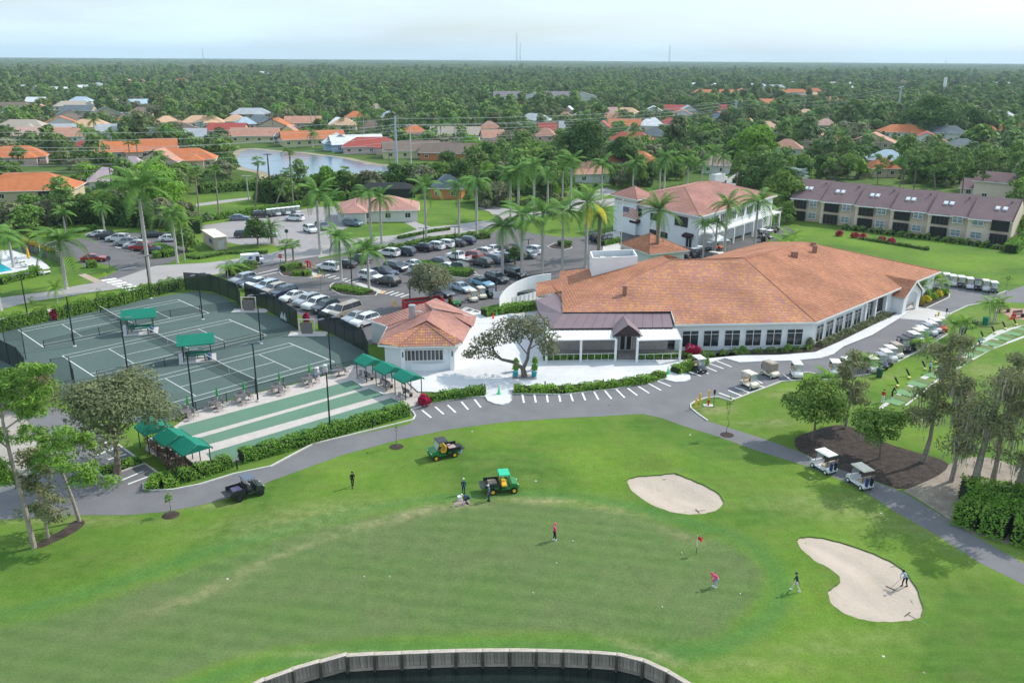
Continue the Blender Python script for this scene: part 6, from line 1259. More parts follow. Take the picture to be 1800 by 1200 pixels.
for i in range(n):
 a, b = sheet_m[i], sheet_m[(i+1) % n]; mb.poly3([(a.x, a.y, a.z-.03), (b.x, b.y, b.z-.03), (c.x*.4+b.x*.6, c.y*.4+b.y*.6, float(hz(c.x*.4+b.x*.6, c.y*.4+b.y*.6))+.1), (c.x*.4+a.x*.6, c.y*.4+a.y*.6, float(hz(c.x*.4+a.x*.6, c.y*.4+a.y*.6))+.1)]); mb.poly3([(c.x*.4+a.x*.6, c.y*.4+a.y*.6, float(hz(c.x*.4+a.x*.6, c.y*.4+a.y*.6))+.1), (c.x*.4+b.x*.6, c.y*.4+b.y*.6, float(hz(c.x*.4+b.x*.6, c.y*.4+b.y*.6))+.1), (c.x, c.y, c.z+.12)])
mb.build('mulch_bed', M_MULCH, kind='structure')
# hedges: leaf masses along a line
def hedge(px, w, h, label, m=None, size=.13, dens=1.0, lump=.0, name='hedge', cat='hedge', seed=5, group=None, z=0.0, gap=0.0, core=True):
 P = [G(u, v, 0) for u, v in px]; o = P[0].copy(); rng = np.random.default_rng(seed); V_ = []; mb = MB()
 t = thing(name, (o.x, o.y, z), 0, label, cat, group)
 for a, b in zip(P[:-1], P[1:]):
  L = (b-a).length; d = (b-a)/L; nn = np.array([-d.y, d.x]); n = int(L*(w + 2*h)*95*dens*(.13/size)**1.7); s = rng.random(n)*L; f = rng.random(n); per = 2*h + w; q = f*per
  hh = h*(1 + lump*np.sin(s*2.3 + 1)*np.sin(s*.9) + .05*rng.normal(0, 1, n)); side = np.where(q < h, -1, np.where(q > h + w, 1, 0)); off_ = np.where(side == 0, (q - h - w/2), side*w/2*(1 + .08*rng.normal(0, 1, n)))
  zz = np.where(side == 0, hh, rng.random(n)*hh); keep = (np.abs(((s + 7) % 1.9)/1.9 - .5) > gap/2)
  C = np.stack([a.x - o.x + d.x*s + nn[0]*off_, a.y - o.y + d.y*s + nn[1]*off_, zz], 1); Nn = np.stack([nn[0]*side, nn[1]*side, np.where(side == 0, 1., .3)], 1)
  V_.append(quads(C[keep], Nn[keep], size, 1.4, rng)); c = (a+b)/2 - o
  if core: mb.box((c.x, c.y, h*.42), (L, w*.8, h*.84), math.atan2(d.y, d.x))
 if core: mb.build('branches', mat('hedge_core', (.02, .03, .012), 1, .3, 2), t)
 ob('foliage', quad_mesh('foliage', np.concatenate(V_), m or F_HEDGE), t); return t
hedge([(-20, 588), (35, 574), (85, 563)], 1.3, 1.9, 'court hedge left of the pink flowers, beside the road', lump=.25, seed=1); hedge([(97, 562), (150, 549), (215, 535), (262, 521), (322, 506)], 1.3, 1.9, 'long court hedge beside the road', lump=.25, seed=2, gap=.1)
hedge([(424, 811), (470, 798), (530, 781), (590, 762), (650, 745), (716, 727)], 1.5, 1.2, 'leafy hedge between the bowling lanes and the road', lump=.15, seed=3, m=F_HEDGE); hedge([(310, 846), (345, 838), (405, 818)], 1.3, 1.1, 'hedge below the green canopies at the road bend', lump=.2, seed=4)
hedge([(262, 853), (285, 852), (312, 846)], 2.2, .75, 'low bright rounded shrubs at the road bend', m=F_BRIGHT, lump=.25, seed=5); hedge([(178, 834), (205, 826), (245, 812)], 1.2, .6, 'low hedge in the kerbed island under the olive tree', seed=6)
hedge([(745, 708), (790, 700), (852, 692)], 1.3, .9, 'hedge between plaza and angled parking, left of the green cone', seed=7, lump=.2, z=.05); hedge([(903, 689), (990, 689), (1070, 681), (1130, 672), (1166, 662)], 1.3, .7, 'long low hedge between plaza and angled parking', seed=8, m=F_BRIGHT, lump=.25, z=.05)
hedge([(1186, 657), (1210, 648), (1238, 638)], 1.6, .8, 'short hedge at the right end of the plaza beside a parked cart', seed=9, m=F_BRIGHT, lump=.2, z=.1)
hedge([(955, 633.5), (1020, 633), (1085, 631)], .7, .6, 'low clipped hedge under the left terrace railing', seed=10, z=.13); hedge([(1121, 631), (1195, 629)], .7, .6, 'low clipped hedge under the right terrace railing', seed=11, z=.13)
hedge([(1690, 905), (1730, 920), (1775, 935), (1840, 950)], 4.6, 2.0, 'thick dark clipped hedge beside the path at the right', seed=12, size=.15, lump=.08); hedge([(1690, 889), (1740, 896), (1850, 915)], 4.0, 2.1, 'back row of the thick hedge beside the path', seed=13, size=.15)
hedge([(727, 468), (760, 470), (790, 480), (828, 484)], 3.0, 1.0, 'oval clipped hedge round the lamp in the car park', seed=14, lump=.0);
kerb(gp([(715, 462), (735, 457), (770, 461), (805, 470), (835, 479), (842, 486), (820, 490), (785, 486), (750, 478), (725, 470)], 0), closed=True)
psheet('planting_bed', smooth_closed(gp([(583, 500), (600, 497), (640, 508), (660, 513), (664, 518), (640, 521), (600, 517), (583, 508)], 0), 1), .06, M_MULCH); kerb(gp([(580, 503), (587, 497), (603, 495), (645, 507), (664, 514), (660, 520), (630, 522), (600, 519), (584, 511)], 0), closed=True)
hedge([(588, 506), (615, 510), (648, 516)], 2.4, .5, 'low double hedge in the kerbed palm island', seed=15, gap=.0)
psheet('planting_bed', gp([(492, 478), (500, 470), (530, 466), (548, 478), (540, 488), (515, 487), (498, 484)], 0), .06, M_MULCH); kerb(gp([(491, 479), (500, 469), (531, 465), (560, 474), (563, 482), (545, 489), (515, 488), (497, 485)], 0), closed=True)
hedge([(497, 477), (512, 473), (528, 470)], 1.6, 1.1, 'clipped shrubs under the palm cluster at the car park entrance', seed=16, m=F_MID); hedge([(515, 484), (532, 484), (545, 482)], 1.8, .8, 'bright round shrubs at the tip of the entrance island', seed=17, m=F_BRIGHT)
hedge([(405, 485), (425, 478), (445, 470)], 2.2, 1.3, 'bushes between the road and the end of the court fence', seed=18, m=F_MID, lump=.3); hedge([(630, 452), (700, 440), (770, 428), (830, 420), (860, 418)], 1.8, 1.2, 'loose flowering bushes behind the cars along the road', seed=19, m=F_MID, lump=.4, size=.2, gap=.1)
hedge([(700, 420), (760, 408), (790, 404)], .9, .6, 'small hedge at the driveway of the tile roofed house', seed=20, size=.2); hedge([(0, 500), (30, 492), (60, 486), (62, 478)], 1.6, 1.2, 'clipped hedge in front of the swimming pool', seed=21, m=F_HEDGE, size=.18)
hedge([(108, 411), (150, 407), (170, 404)], 1.6, 1.2, 'yellow green hedge at the back of the pool car park', seed=22, size=.2); hedge([(271, 437), (290, 443), (306, 449)], 2.0, 1.2, 'clipped hedge between the pool car park and the road', seed=23, size=.2); hedge([(268, 453), (285, 452), (305, 449)], 2.0, 1.2, 'clipped hedge at the road corner by the black car', seed=24, size=.2); hedge([(153, 471), (170, 469)], 1.6, 1.2, 'small clipped hedge beside the red car', seed=25, size=.2)
hedge([(345, 392), (420, 380), (500, 368), (560, 358)], 1.5, 1.4, 'long hedge behind the upper car park', seed=26, size=.25, lump=.2); hedge([(470, 445), (400, 446), (350, 455), (330, 452)], 1.0, .5, 'low ground cover along the upper car park verge', seed=27, size=.2, m=F_MID)
hedge([(70, 372), (110, 360), (150, 352)], 1.5, 1.3, 'clipped hedge beside the orange roofed house', seed=28, size=.25); hedge([(700, 575), (745, 572), (790, 565)], 1.8, .9, 'green shrubs behind the pavilion by the striped bay', seed=29, m=F_HEDGE, size=.18); hedge([(850, 556), (900, 548), (946, 542)], 2.0, 1.2, 'hedge in front of the white service yard', seed=30, size=.18)
hedge([(1480, 402), (1560, 412), (1660, 424), (1775, 440)], 2.2, .8, 'shrubs at the foot of the town houses', seed=31, size=.25, m=F_MID, lump=.6, gap=.25); hedge([(1775, 445), (1795, 428)], 2.5, 1.8, 'rounded bright hedge at the right end of the town houses', seed=32, size=.25)
hedge([(1515, 421), (1560, 428), (1632, 440)], 1.0, .5, 'thin line of shrubs on the lawn before the town houses', seed=33, size=.2, m=F_MID, lump=.5); hedge([(560, 352), (610, 352), (680, 345)], 2, 2, 'hedge behind the tile roofed house', seed=34, size=.3, lump=.3)
hedge([(1060, 432), (1090, 425)], 1.2, 1.0, 'small hedge with flowers before the cart barn', seed=35, size=.2); hedge([(986, 433), (1000, 431)], 2.5, 1.0, 'dark bushes in the kerbed island near the barn', seed=36, size=.2, m=F_MID)
kerb(gp([(962, 434), (975, 428), (1000, 430), (1006, 436), (990, 440), (970, 438)], 0), closed=True); psheet('planting_bed', gp([(962, 434), (975, 428), (1000, 430), (1006, 436), (990, 440), (970, 438)], 0), .06, M_MULCH)
hedge([(268, 772), (285, 788), (300, 806), (315, 826), (330, 836)], 1.6, .9, 'reddish grasses beside the left end of the patio', seed=37, m=F_BROWN, size=.16, lump=.3, core=False); hedge([(1290, 322), (1345, 318)], 2, 1.3, 'trimmed hedge beside the road with the white truck', seed=38, size=.3)
# mulch and shrubs along the clubhouse windows
psheet('planting_bed', [(p.x, p.y) for p in gp([(1196, 633), (1233, 632), (1272, 618), (1300, 626), (1367, 625), (1433, 620), (1475, 602), (1580, 550), (1562, 552), (1533, 566), (1430, 609), (1196, 629)], 0)], .15, M_MULCH)
hedge([(1205, 631), (1240, 627), (1300, 622), (1370, 620), (1425, 616)], .9, .45, 'sparse low shrubs in the mulch under the front windows', seed=40, m=F_MID, size=.15, lump=.5, gap=.35, z=.14, core=False); hedge([(1440, 611), (1490, 588), (1562, 556)], 1.0, .6, 'low shrubs in the mulch along the right hand windows', seed=41, m=F_OLIVE, size=.15, lump=.3, z=.14, core=False)
for k, (u, v, w, s, m_, lab) in enumerate([(1212, 625, 1.1, 1.5, F_RED, 'crimson leaved shrub at the corner of the terrace'), (1224, 624, .8, 1.2, F_RED, 'smaller crimson shrub right of the larger one'), (745, 712, 1.0, 1.2, F_RED, 'dark red shrub at the hedge end by the green canopy'), (1305, 619, .6, .8, F_BRIGHT, 'spiky pale green plant under the third window'), (1385, 616, .6, .8, F_BRIGHT, 'spiky pale green plant under the last front window'), (1422, 612, .8, 1.4, F_OLIVE, 'taller olive shrub at the building corner'), (95, 561, .9, 1.4, F_RED, 'pink flowering shrub in the court hedge'), (434, 532, .6, 1.2, F_ORG, 'orange flowers by the farther court gate'), (538, 568, .7, 1.5, F_RED, 'red flowers by the nearer court gate')]):
 p = G(u, v, .1); t = thing('shrub', p, 0, lab, 'shrub'); ob('foliage', quad_mesh('foliage', blob_leaves([(0, 0, s*.55, w*.6, s*.5), (w*.4, 0, s*.4, w*.4, s*.35)], 260, .2, 2.2, k, .4, .9), m_), t)
psheet('flower_bed', gp([(1606, 545), (1612, 538), (1628, 541), (1668, 522), (1668, 516), (1655, 512), (1640, 510), (1615, 520)], 0), .1, M_MULCH); kerb(gp([(1606, 540), (1628, 542), (1668, 523), (1669, 517), (1655, 511)], 0))
for k, (u, v, s, m_, lab) in enumerate([(1617, 536, .9, F_ORG, 'orange red croton next to the arch'), (1628, 530, 1.0, F_YEL, 'yellow croton in the portico bed, nearer one'), (1641, 525, .9, F_BRIGHT, 'lime green shrub in the portico bed'), (1650, 520, .9, F_YEL, 'yellow croton in the portico bed, farther one'), (1632, 522, 1.2, F_DARK, 'dark shrub in the middle of the portico bed'), (1660, 517, 1.0, F_BRIGHT, 'bright shrub at the tip of the portico bed'), (1645, 516, 1.1, F_MID, 'green shrub behind the yellow crotons')]):
 t = thing('shrub', G(u, v, .1), 0, lab, 'shrub', 'shrubs in the portico bed'); ob('foliage', quad_mesh('foliage', blob_leaves([(0, 0, s*.5, s*.7, s*.5)], 220, .2, 1.8, k+20, .4, .9), m_), t)
for k, (u, v) in enumerate([(1475, 415), (1502, 418), (1516, 420), (1550, 425), (1566, 428)]): t = thing('shrub', G(u, v, 0), 0, f'crimson shrub on the lawn before the town houses, {ordn(k)} from the left', 'shrub', 'crimson shrubs before the town houses'); ob('foliage', quad_mesh('foliage', blob_leaves([(0, 0, .6, .8, .6)], 130, .28, 2, k+30, .4, .9), F_RED), t)
t = thing('shrub', G(62, 706, 0), 0, 'dry russet shrub tree at the left end of the courts', 'shrub'); ob('foliage', quad_mesh('foliage', blob_leaves(crown_blobs(4.2, 3.2, .3, 14, 9), 4200, .17, 2.2, 9, .5, .9), F_BROWN), t)
t = thing('shrub', G(8, 712, 0), 0, 'olive green bush at the left edge below the dark fence', 'shrub'); ob('foliage', quad_mesh('foliage', blob_leaves(crown_blobs(2.6, 3, .2, 9, 19), 1800, .2, 1.8, 19, .4, .9), F_OLIVE), t)
# ------------------------------------------------------------ cars
PAINT = {}
def paint(n, c, metal=.0, rough=.3):
 PAINT[n] = mat('car_paint_' + n.replace(' ', '_'), c, rough, .04, 3, coat=.7, metal=metal, spec=.5); return PAINT[n]
for n, c, m_ in [('white', (.72, .73, .75), 0), ('black', (.012, .013, .016), 0), ('silver', (.42, .45, .48), .4), ('grey', (.12, .13, .15), .3), ('dark blue', (.02, .035, .08), .2), ('blue grey', (.13, .19, .27), .3), ('red', (.35, .012, .015), .1), ('maroon', (.12, .01, .02), .2), ('beige', (.45, .39, .32), .2), ('light blue', (.25, .5, .68), .1), ('dark grey', (.045, .05, .06), .3), ('pale blue', (.5, .6, .7), .2)]: paint(n, c, m_)
M_LIGHTW = mat('headlamp_glass', (.7, .72, .75), .1, 0, spec=.6); M_LIGHTR = mat('tail_lamp', (.35, .01, .01), .2, 0); M_RIM = mat('wheel_rim', (.4, .41, .43), .35, 0, metal=.6); M_CARG = mat('car_window', (.03, .045, .055), .06, 0, spec=.9)
def loft(secs, hw):                          # closed body from (x, z) outlines at several half widths
 mb = MB(); n = len(secs[0][1]); vs = []
 for y, prof in secs: vs += [(x, y, z) for x, z in prof]
 fs = [(k*n + i, k*n + (i+1) % n, (k+1)*n + (i+1) % n, (k+1)*n + i) for k in range(len(secs)-1) for i in range(n)]
 tri = tessellate_polygon([[Vector((x, z, 0)) for x, z in secs[0][1]]]); tri2 = tessellate_polygon([[Vector((x, z, 0)) for x, z in secs[-1][1]]])
 return mb.add(vs, fs + [tuple(t) for t in tri] + [tuple(i + (len(secs)-1)*n for i in t) for t in tri2])
CARS = {'sedan': dict(L=4.75, W=1.84, body=[(-2.37, .3), (2.37, .3), (2.37, .62), (2.2, .78), (1.05, .95), (-1.45, .98), (-2.25, .95), (-2.37, .75)], cab=[(1.0, .93), (.25, 1.38), (-.75, 1.44), (-1.3, 1.32), (-1.95, .97)], roof=1.45),
 'suv': dict(L=4.8, W=1.95, body=[(-2.4, .36), (2.4, .36), (2.4, .78), (2.2, .98), (1.15, 1.12), (-2.3, 1.14), (-2.4, .9)], cab=[(1.15, 1.1), (.45, 1.62), (-.5, 1.72), (-1.85, 1.66), (-2.3, 1.13)], roof=1.73),
 'pickup': dict(L=5.5, W=1.98, body=[(-2.75, .45), (2.75, .45), (2.75, .95), (2.5, 1.12), (1.4, 1.2), (-.85, 1.2), (-.9, .75), (-2.65, .75), (-2.66, 1.18), (-2.75, 1.18)], cab=[(1.35, 1.18), (.7, 1.72), (-.6, 1.8), (-.85, 1.2)], roof=1.8),
 'van': dict(L=5.5, W=2.05, body=[(-2.75, .35), (2.75, .35), (2.75, .85), (2.5, 1.08), (1.75, 1.2), (-2.72, 1.25), (-2.75, .8)], cab=[(1.7, 1.18), (1.0, 1.95), (-2.45, 2.05), (-2.7, 1.24)], roof=2.05)}
def car_proto(kind, pn, top=False):
 c = CARS[kind]; P_ = PAINT[pn]
 def f(t):
  w = c['W']/2; b = c['body']; inset = lambda pr, k, dz: [(x*k, z + (dz if z < .6 else -dz*.6)) for x, z in pr]
  loft([(-w, inset(b, .965, .05)), (-w+.08, b), (w-.08, b), (w, inset(b, .965, .05))], w).build('body', P_, t)
  cb = c['cab']; mx_ = sum(p[0] for p in cb)/len(cb); wr = w - .28; sh = lambda k: [(mx_ + (x-mx_)*k, z) for x, z in cb]; z0 = cb[0][1]; zt = max(z for x, z in cb)
  mb = MB(); n = len(cb); vs = []
  for s in (-1, 1): vs += [(x, s*(w - .06 - (w - .06 - wr)*(z - z0)/(zt - z0)), z) for x, z in cb]
  mb.add(vs, [(i, i+1, n+i+1, n+i) for i in range(n-1)] + [tuple(range(n)), tuple(range(2*n-1, n-1, -1))]).build('windows', M_CARG, t)
  if not top:
   r = [p for p in cb if p[1] > zt - .28 ]; mb = MB(); xs = sorted(p[0] for p in r); zz = {p[0]: p[1] for p in r}
   for a, b2 in zip(xs[:-1], xs[1:]):
    q = [(a, -wr+.0, zz[a]+.03), (b2, -wr+.0, zz[b2]+.03), (b2, wr, zz[b2]+.03), (a, wr, zz[a]+.03)]; mb.add(q + [(p[0], p[1]*1.02, p[2]-.09) for p in q], [(0, 1, 2, 3), (0, 4, 5, 1), (2, 6, 7, 3), (1, 5, 6, 2), (3, 7, 4, 0)])
   mb.build('roof', P_, t); mb = MB()
   for s in (-1, 1):
    for i in ([0] if kind != 'pickup' else []) + list(range(1, n-1)):
     j = i+1 if i < n-1 else i; f0 = lambda p: Vector((p[0], s*(w - .05 - (w - .06 - wr)*(p[1]-z0)/(zt-z0)), p[1]))
     if i == 0: mb.tube(f0(cb[0]), f0(cb[1]), .05, .05, 4)
    mb.tube(f0(cb[-1]), f0(cb[-2]), .06, .05, 4); xm = (cb[1][0] + cb[-2][0])/2; mb.tube(f0((xm, z0)), f0((xm, zt-.02)), .045, .045, 4)
   mb.build('pillars', P_, t)
  else: MB().box((-.3, 0, zt - .35), (1.4, 1.4, .1)).build('dark_interior', M_BLACK, t)
  for x in (-c['L']*.29, c['L']*.31):
   for s in (-1, 1): wh = MB().tube((0, -.11, 0), (0, .11, 0), .345, .345, 14).build('wheel', M_TYRE, t, loc=(x, s*(w-.08), .345)); MB().tube((0, s*.1, 0), (0, s*.125, 0), .2, .2, 8).build('rim', M_RIM, wh)
  L2 = c['L']/2; zh = b[2][1] if kind != 'pickup' else .85
  for s in (-1, 1): MB().box((L2-.03, s*(w-.3), zh-.02), (.12, .4, .14)).build('headlight', M_LIGHTW, t); MB().box((-L2+.03, s*(w-.22), (.82 if kind == 'sedan' else .98)), (.1, .26, .16)).build('tail_light', M_LIGHTR, t)
 return proto(f)
CP = {}
def car(kind, pn, u, v, hd, label, group, top=False, du_=0):
 k = (kind, pn, top)
 if k not in CP: CP[k] = car_proto(*k)
 lab = label; return place(CP[k], 'parked_car' if kind != 'pickup' else 'pickup_truck', G(u, v, .02 if v < 600 else .02), hd, lab, {'sedan': 'car', 'suv': 'car', 'pickup': 'pickup', 'van': 'van'}[kind], group)
K2 = {'sedan': 'saloon car', 'suv': 'estate car', 'pickup': 'pickup truck', 'van': 'passenger van'}
def row(items, hd, where, group):
 rk = rank([(i[2], i[3]) for i in items])
 for it, r in zip(items, rk): car(it[0], it[1], it[2], it[3], it[4] if len(it) > 4 else hd, f'{it[1]} {K2[it[0]]}, {ordn(r)} from the left {where}', group)
hA = head(541, 519, 492, 532)
row([('suv', 'silver', 428, 497), ('sedan', 'dark blue', 440, 501), ('pickup', 'white', 455, 505.5), ('suv', 'pale blue', 470, 510), ('suv', 'beige', 483, 515.5), ('suv', 'dark blue', 499, 520), ('sedan', 'white', 516, 527), ('suv', 'silver', 541, 535), ('suv', 'white', 556, 541), ('suv', 'dark grey', 572, 546.5), ('sedan', 'white', 587, 552), ('van', 'beige', 607, 555), ('sedan', 'silver', 625, 564), ('suv', 'white', 641, 571)], hA, 'in the row along the court fence', 'cars in the row along the court fence')
hB = head(700, 451, 665, 447)
row([('suv', 'white', 578, 475), ('sedan', 'dark grey', 607, 469), ('suv', 'grey', 634, 461), ('suv', 'white', 683, 450), ('suv', 'dark blue', 711, 448), ('suv', 'black', 742, 441), ('suv', 'white', 762, 438), ('suv', 'white', 780, 434.5), ('sedan', 'dark grey', 801, 432), ('suv', 'dark blue', 817, 428.5)], hB, 'in the row along the road hedge', 'cars in the row along the road hedge')
hC = head(640, 486, 676, 493)
row([('suv', 'white', 652, 492), ('pickup', 'dark blue', 676, 485), ('suv', 'black', 682, 500, hC + math.pi), ('suv', 'dark grey', 696, 475), ('suv', 'white', 740, 482), ('sedan', 'white', 730, 470)], hC, 'in the block beside the round oak', 'cars near the round oak')
hD = head(880, 450, 840, 443)
row([('suv', 'dark blue', 771, 467), ('sedan', 'white', 784, 474), ('suv', 'grey', 804, 475), ('pickup', 'white', 806, 457), ('suv', 'red', 830, 455), ('suv', 'white', 848, 449), ('pickup', 'white', 867, 446), ('suv', 'maroon', 884, 445), ('suv', 'grey', 902, 442), ('suv', 'white', 934, 445), ('suv', 'dark grey', 846, 467), ('suv', 'blue grey', 865, 461), ('suv', 'blue grey', 885, 458), ('suv', 'grey', 906, 454), ('sedan', 'silver', 925, 452)], hD, 'in the double row past the oval hedge', 'cars in the double row past the oval hedge')
car('sedan', 'light blue', 848, 502, head(832, 497, 864, 507), 'light blue open topped car parked before the white yard wall', 'cars before the yard wall', True)
for (k_, p_, u, v, w) in [('sedan', 'pale blue', 812, 511, 'pale blue saloon car parked beyond the beige golf carts'), ('sedan', 'black', 778, 519, 'black saloon car half hidden by the round oak'), ('suv', 'dark grey', 873, 495, 'dark grey tall car behind the light blue one'), ('suv', 'black', 907, 487, 'black tall car under the first royal palms at the yard wall')]: car(k_, p_, u, v, head(832, 497, 864, 507), w, 'cars before the yard wall')
hE = head(400, 385, 440, 384)
for (k_, p_, u, v, h_, w) in [('sedan', 'blue grey', 421, 387, hE, 'blue grey saloon car alone at the back of the upper car park'), ('suv', 'black', 460, 382, hE, 'black tall car left of the upper golf cart row'), ('suv', 'white', 518, 388, head(535, 388, 503, 386), 'white tall car in the middle of the upper car park'), ('suv', 'white', 546, 408, head(534, 402, 560, 412), 'white tall car near the driveway of the upper car park'), ('suv', 'grey', 567, 403, head(534, 402, 560, 412), 'grey tall car behind the palm trunk in the upper car park'), ('suv', 'blue grey', 620, 397, head(600, 394, 640, 398), 'blue grey car before the tile roofed house'), ('suv', 'dark grey', 432, 417, hE, 'dark car hidden behind the magnolia tree'), ('sedan', 'white', 470, 416, hE, 'white car behind the short stout palm'), ('sedan', 'red', 167, 459, hE, 'red car behind the small hedge at the pool car park'), ('sedan', 'dark grey', 270, 417, hE, 'dark car behind the big palm crown'), ('sedan', 'white', 300, 424, hE, 'white car between big palm and round shrub'), ('suv', 'dark blue', 1085, 322, hE, 'dark blue car on the drive beyond the cart barn'), ('suv', 'dark blue', 1693, 251, hE, 'dark blue car on a drive among the far right houses')]: car(k_, p_, u, v, h_, w, 'cars on other lots and drives')
row([('sedan', 'white', 172, 416), ('pickup', 'dark grey', 192, 420), ('suv', 'white', 208, 424), ('suv', 'silver', 223, 431), ('suv', 'white', 240, 436), ('suv', 'red', 250, 440), ('sedan', 'black', 272, 445)], head(190, 419, 155, 418), 'in the pool car park row', 'cars in the pool car park')
# mail truck
def mail(t):
 MB().box((-.35, 0, 1.25), (3.5, 1.9, 1.75), taper=.96).build('cargo_box', M_WHITE, t); MB().prism([(1.35, -.85), (2.15, -.75), (2.15, .75), (1.35, .85)], .45, 1.1).build('bonnet', M_WHITE, t)
 MB().add([(1.35, -.85, 1.1), (1.35, .85, 1.1), (1.05, .8, 2.0), (1.05, -.8, 2.0)], [(0, 1, 2, 3)]).build('windscreen', M_CARG, t); MB().box((.9, -.96, 1.15), (.6, .03, 1.2)).build('open_door', M_BLACK, t)
 MB().box((-.35, -.955, .98), (3.3, .02, .06)).build('blue_stripe', mat('stripe_blue', (.03, .08, .35), .6, 0), t); mb = MB()
 for q in [[(-.9, 1.3), (-.2, 1.3), (-.05, 1.45), (-.75, 1.45)], [(-.75, 1.5), (.0, 1.5), (-.15, 1.75), (-.5, 1.82), (-.68, 1.7)]]: mb.poly3([(x, -.965, z) for x, z in q])
 mb.build('eagle_emblem', MATS['stripe_blue'], t)
 for x in (-1.35, 1.45):
  for s in (-1, 1): wh = MB().tube((0, -.1, 0), (0, .1, 0), .34, .34, 12).build('wheel', M_TYRE, t, loc=(x, s*.8, .34)); MB().tube((0, s*.1, 0), (0, s*.12, 0), .16, .16, 8).build('rim', M_RIM, wh)
place(proto(mail), 'mail_truck', G(444, 465, .02), head(420, 468, 468, 464), 'boxy white mail delivery truck with blue emblem and open side door on the road', 'truck', None)
def white_truck(t):
 MB().box((-.6, 0, 1.7), (5.4, 2.3, 2.5)).build('cargo_box', M_WHITE, t); MB().box((2.9, 0, 1.1), (1.5, 2.1, 1.6), taper=.9).build('cab', M_WHITE, t)
 for x in (-2.0, 2.6):
  for s in (-1, 1): MB().tube((0, -.14, 0), (0, .14, 0), .42, .42, 12).build('wheel', M_TYRE, t, loc=(x, s*.95, .42))
place(proto(white_truck), 'box_truck', G(1262, 322, .02), head(1248, 324, 1278, 320), 'white box truck on the road beyond the cart barn', 'truck', None)
# golf carts
M_CREAM = mat('cream_roof', (.72, .66, .55), .6, .05, 3); M_SEAT = mat('tan_vinyl_seat', (.5, .4, .28), .7, .08, 4); M_CLEAR = mat('clear_windshield', (.55, .62, .66), .08, 0, spec=.7); M_CLEAR.node_tree.nodes['Principled BSDF'].inputs['Alpha'].default_value = .35
def cart_proto(body, roof, seat=None, bags=True, shield=True, cover=None):
 def f(t):
  w = .58; lo = [(-1.15, .28), (1.15, .28), (1.2, .55), (1.08, .72), (.62, .86), (.55, .4), (-.1, .4), (-.15, .62), (-1.05, .66), (-1.18, .5)]
  loft([(-w, [(x*.97, z+.02 if z < .4 else z-.03) for x, z in lo]), (-w+.06, lo), (w-.06, lo), (w, [(x*.97, z+.02 if z < .4 else z-.03) for x, z in lo])], w).build('body', body, t)
  s = MB().box((-.42, 0, .72), (.52, 1.05, .16)).box((-.7, 0, 1.0), (.12, 1.05, .42), ry=-.15).build('seat', seat or M_SEAT, t)
  MB().box((-.12, 0, 1.86), (1.75, 1.16, .07)).box((-.12, 0, 1.92), (1.45, .9, .05)).build('roof', roof, t)
  for x, xt in ((.62, .5), (-.92, -.85)):
   for y in (-.52, .52): MB().tube((x, y, .75), (xt, y, 1.84), .022, .022, 5).build('strut', M_BLACK, t)
  if shield: MB().box((.6, 0, 1.35), (.02, 1.02, .9), ry=-.12).build('windshield', M_CLEAR, t)
  MB().tube((.5, -.25, .8), (.28, -.25, 1.08), .02, .02, 5).tube((.24, -.25, 1.0), (.32, -.25, 1.14), .16, .16, 8).build('steering_wheel', M_BLACK, t)
  if bags:
   for y, m_ in ((-.26, M_BLACK), (.26, mat('navy_bag', (.03, .05, .2), .7, .1, 4))): b = MB().tube((-1.12, y, .5), (-1.22, y, 1.28), .14, .16, 8).build('golf_bag', m_, t); MB().tube((-1.22, y-.05, 1.25), (-1.27, y-.07, 1.6), .02, .035, 5).tube((-1.2, y+.06, 1.25), (-1.24, y+.07, 1.52), .02, .035, 5).build('club', M_CHR, b)
  if cover: MB().box((-.12, 0, 1.3), (1.7, 1.14, 1.0)).build('cover', cover, t)
  for x in (-.82, .82):
   for s_ in (-1, 1): wh = MB().tube((0, -.09, 0), (0, .09, 0), .235, .235, 12).build('wheel', M_TYRE, t, loc=(x, s_*(w-.06), .235)); MB().tube((0, s_*.08, 0), (0, s_*.1, 0), .13, .13, 8).build('rim', M_WTRIM, wh)
  for s_ in (-1, 1): MB().box((1.16, s_*.38, .6), (.06, .2, .1)).build('headlight', M_LIGHTW, t)
 return proto(f)
CT = {'white': cart_proto(M_COOL, M_WTRIM), 'black': cart_proto(M_BLACK, mat('black_roof', (.06, .06, .07), .5, 0)), 'cream': cart_proto(M_CREAM, M_CREAM, bags=False), 'dark': cart_proto(PAINT['dark grey'], M_WTRIM), 'tan': cart_proto(M_CREAM, mat('tan_roof', (.4, .34, .28), .7, .05), cover=mat('tan_cover', (.33, .27, .23), .8, .1)), 'blue': cart_proto(PAINT['dark blue'], mat('grey_roof', (.3, .31, .36), .6, .05)), 'orange': cart_proto(mat('orange_red_body', (.6, .1, .03), .4, .05), M_CREAM), 'white cream': cart_proto(M_COOL, M_CREAM)}
def cart(k, u, v, hd, label, group, s=1.0): return place(CT[k], 'golf_cart', G(u, v, None if v > 600 else .02) + Vector((0, 0, .025)), hd, label, 'golf cart', group, .98*s)
cart('white', 1447, 826, head(1470, 838, 1430, 815), 'white golf cart driving on the path, first of two beside the mulch bed', 'carts driving on the path', 1.06); cart('white cream', 1510, 853, head(1530, 868, 1492, 843), 'white golf cart with green floor following on the path, second of two', 'carts driving on the path', 1.06)
hp = head(1300, 668, 1330, 682)
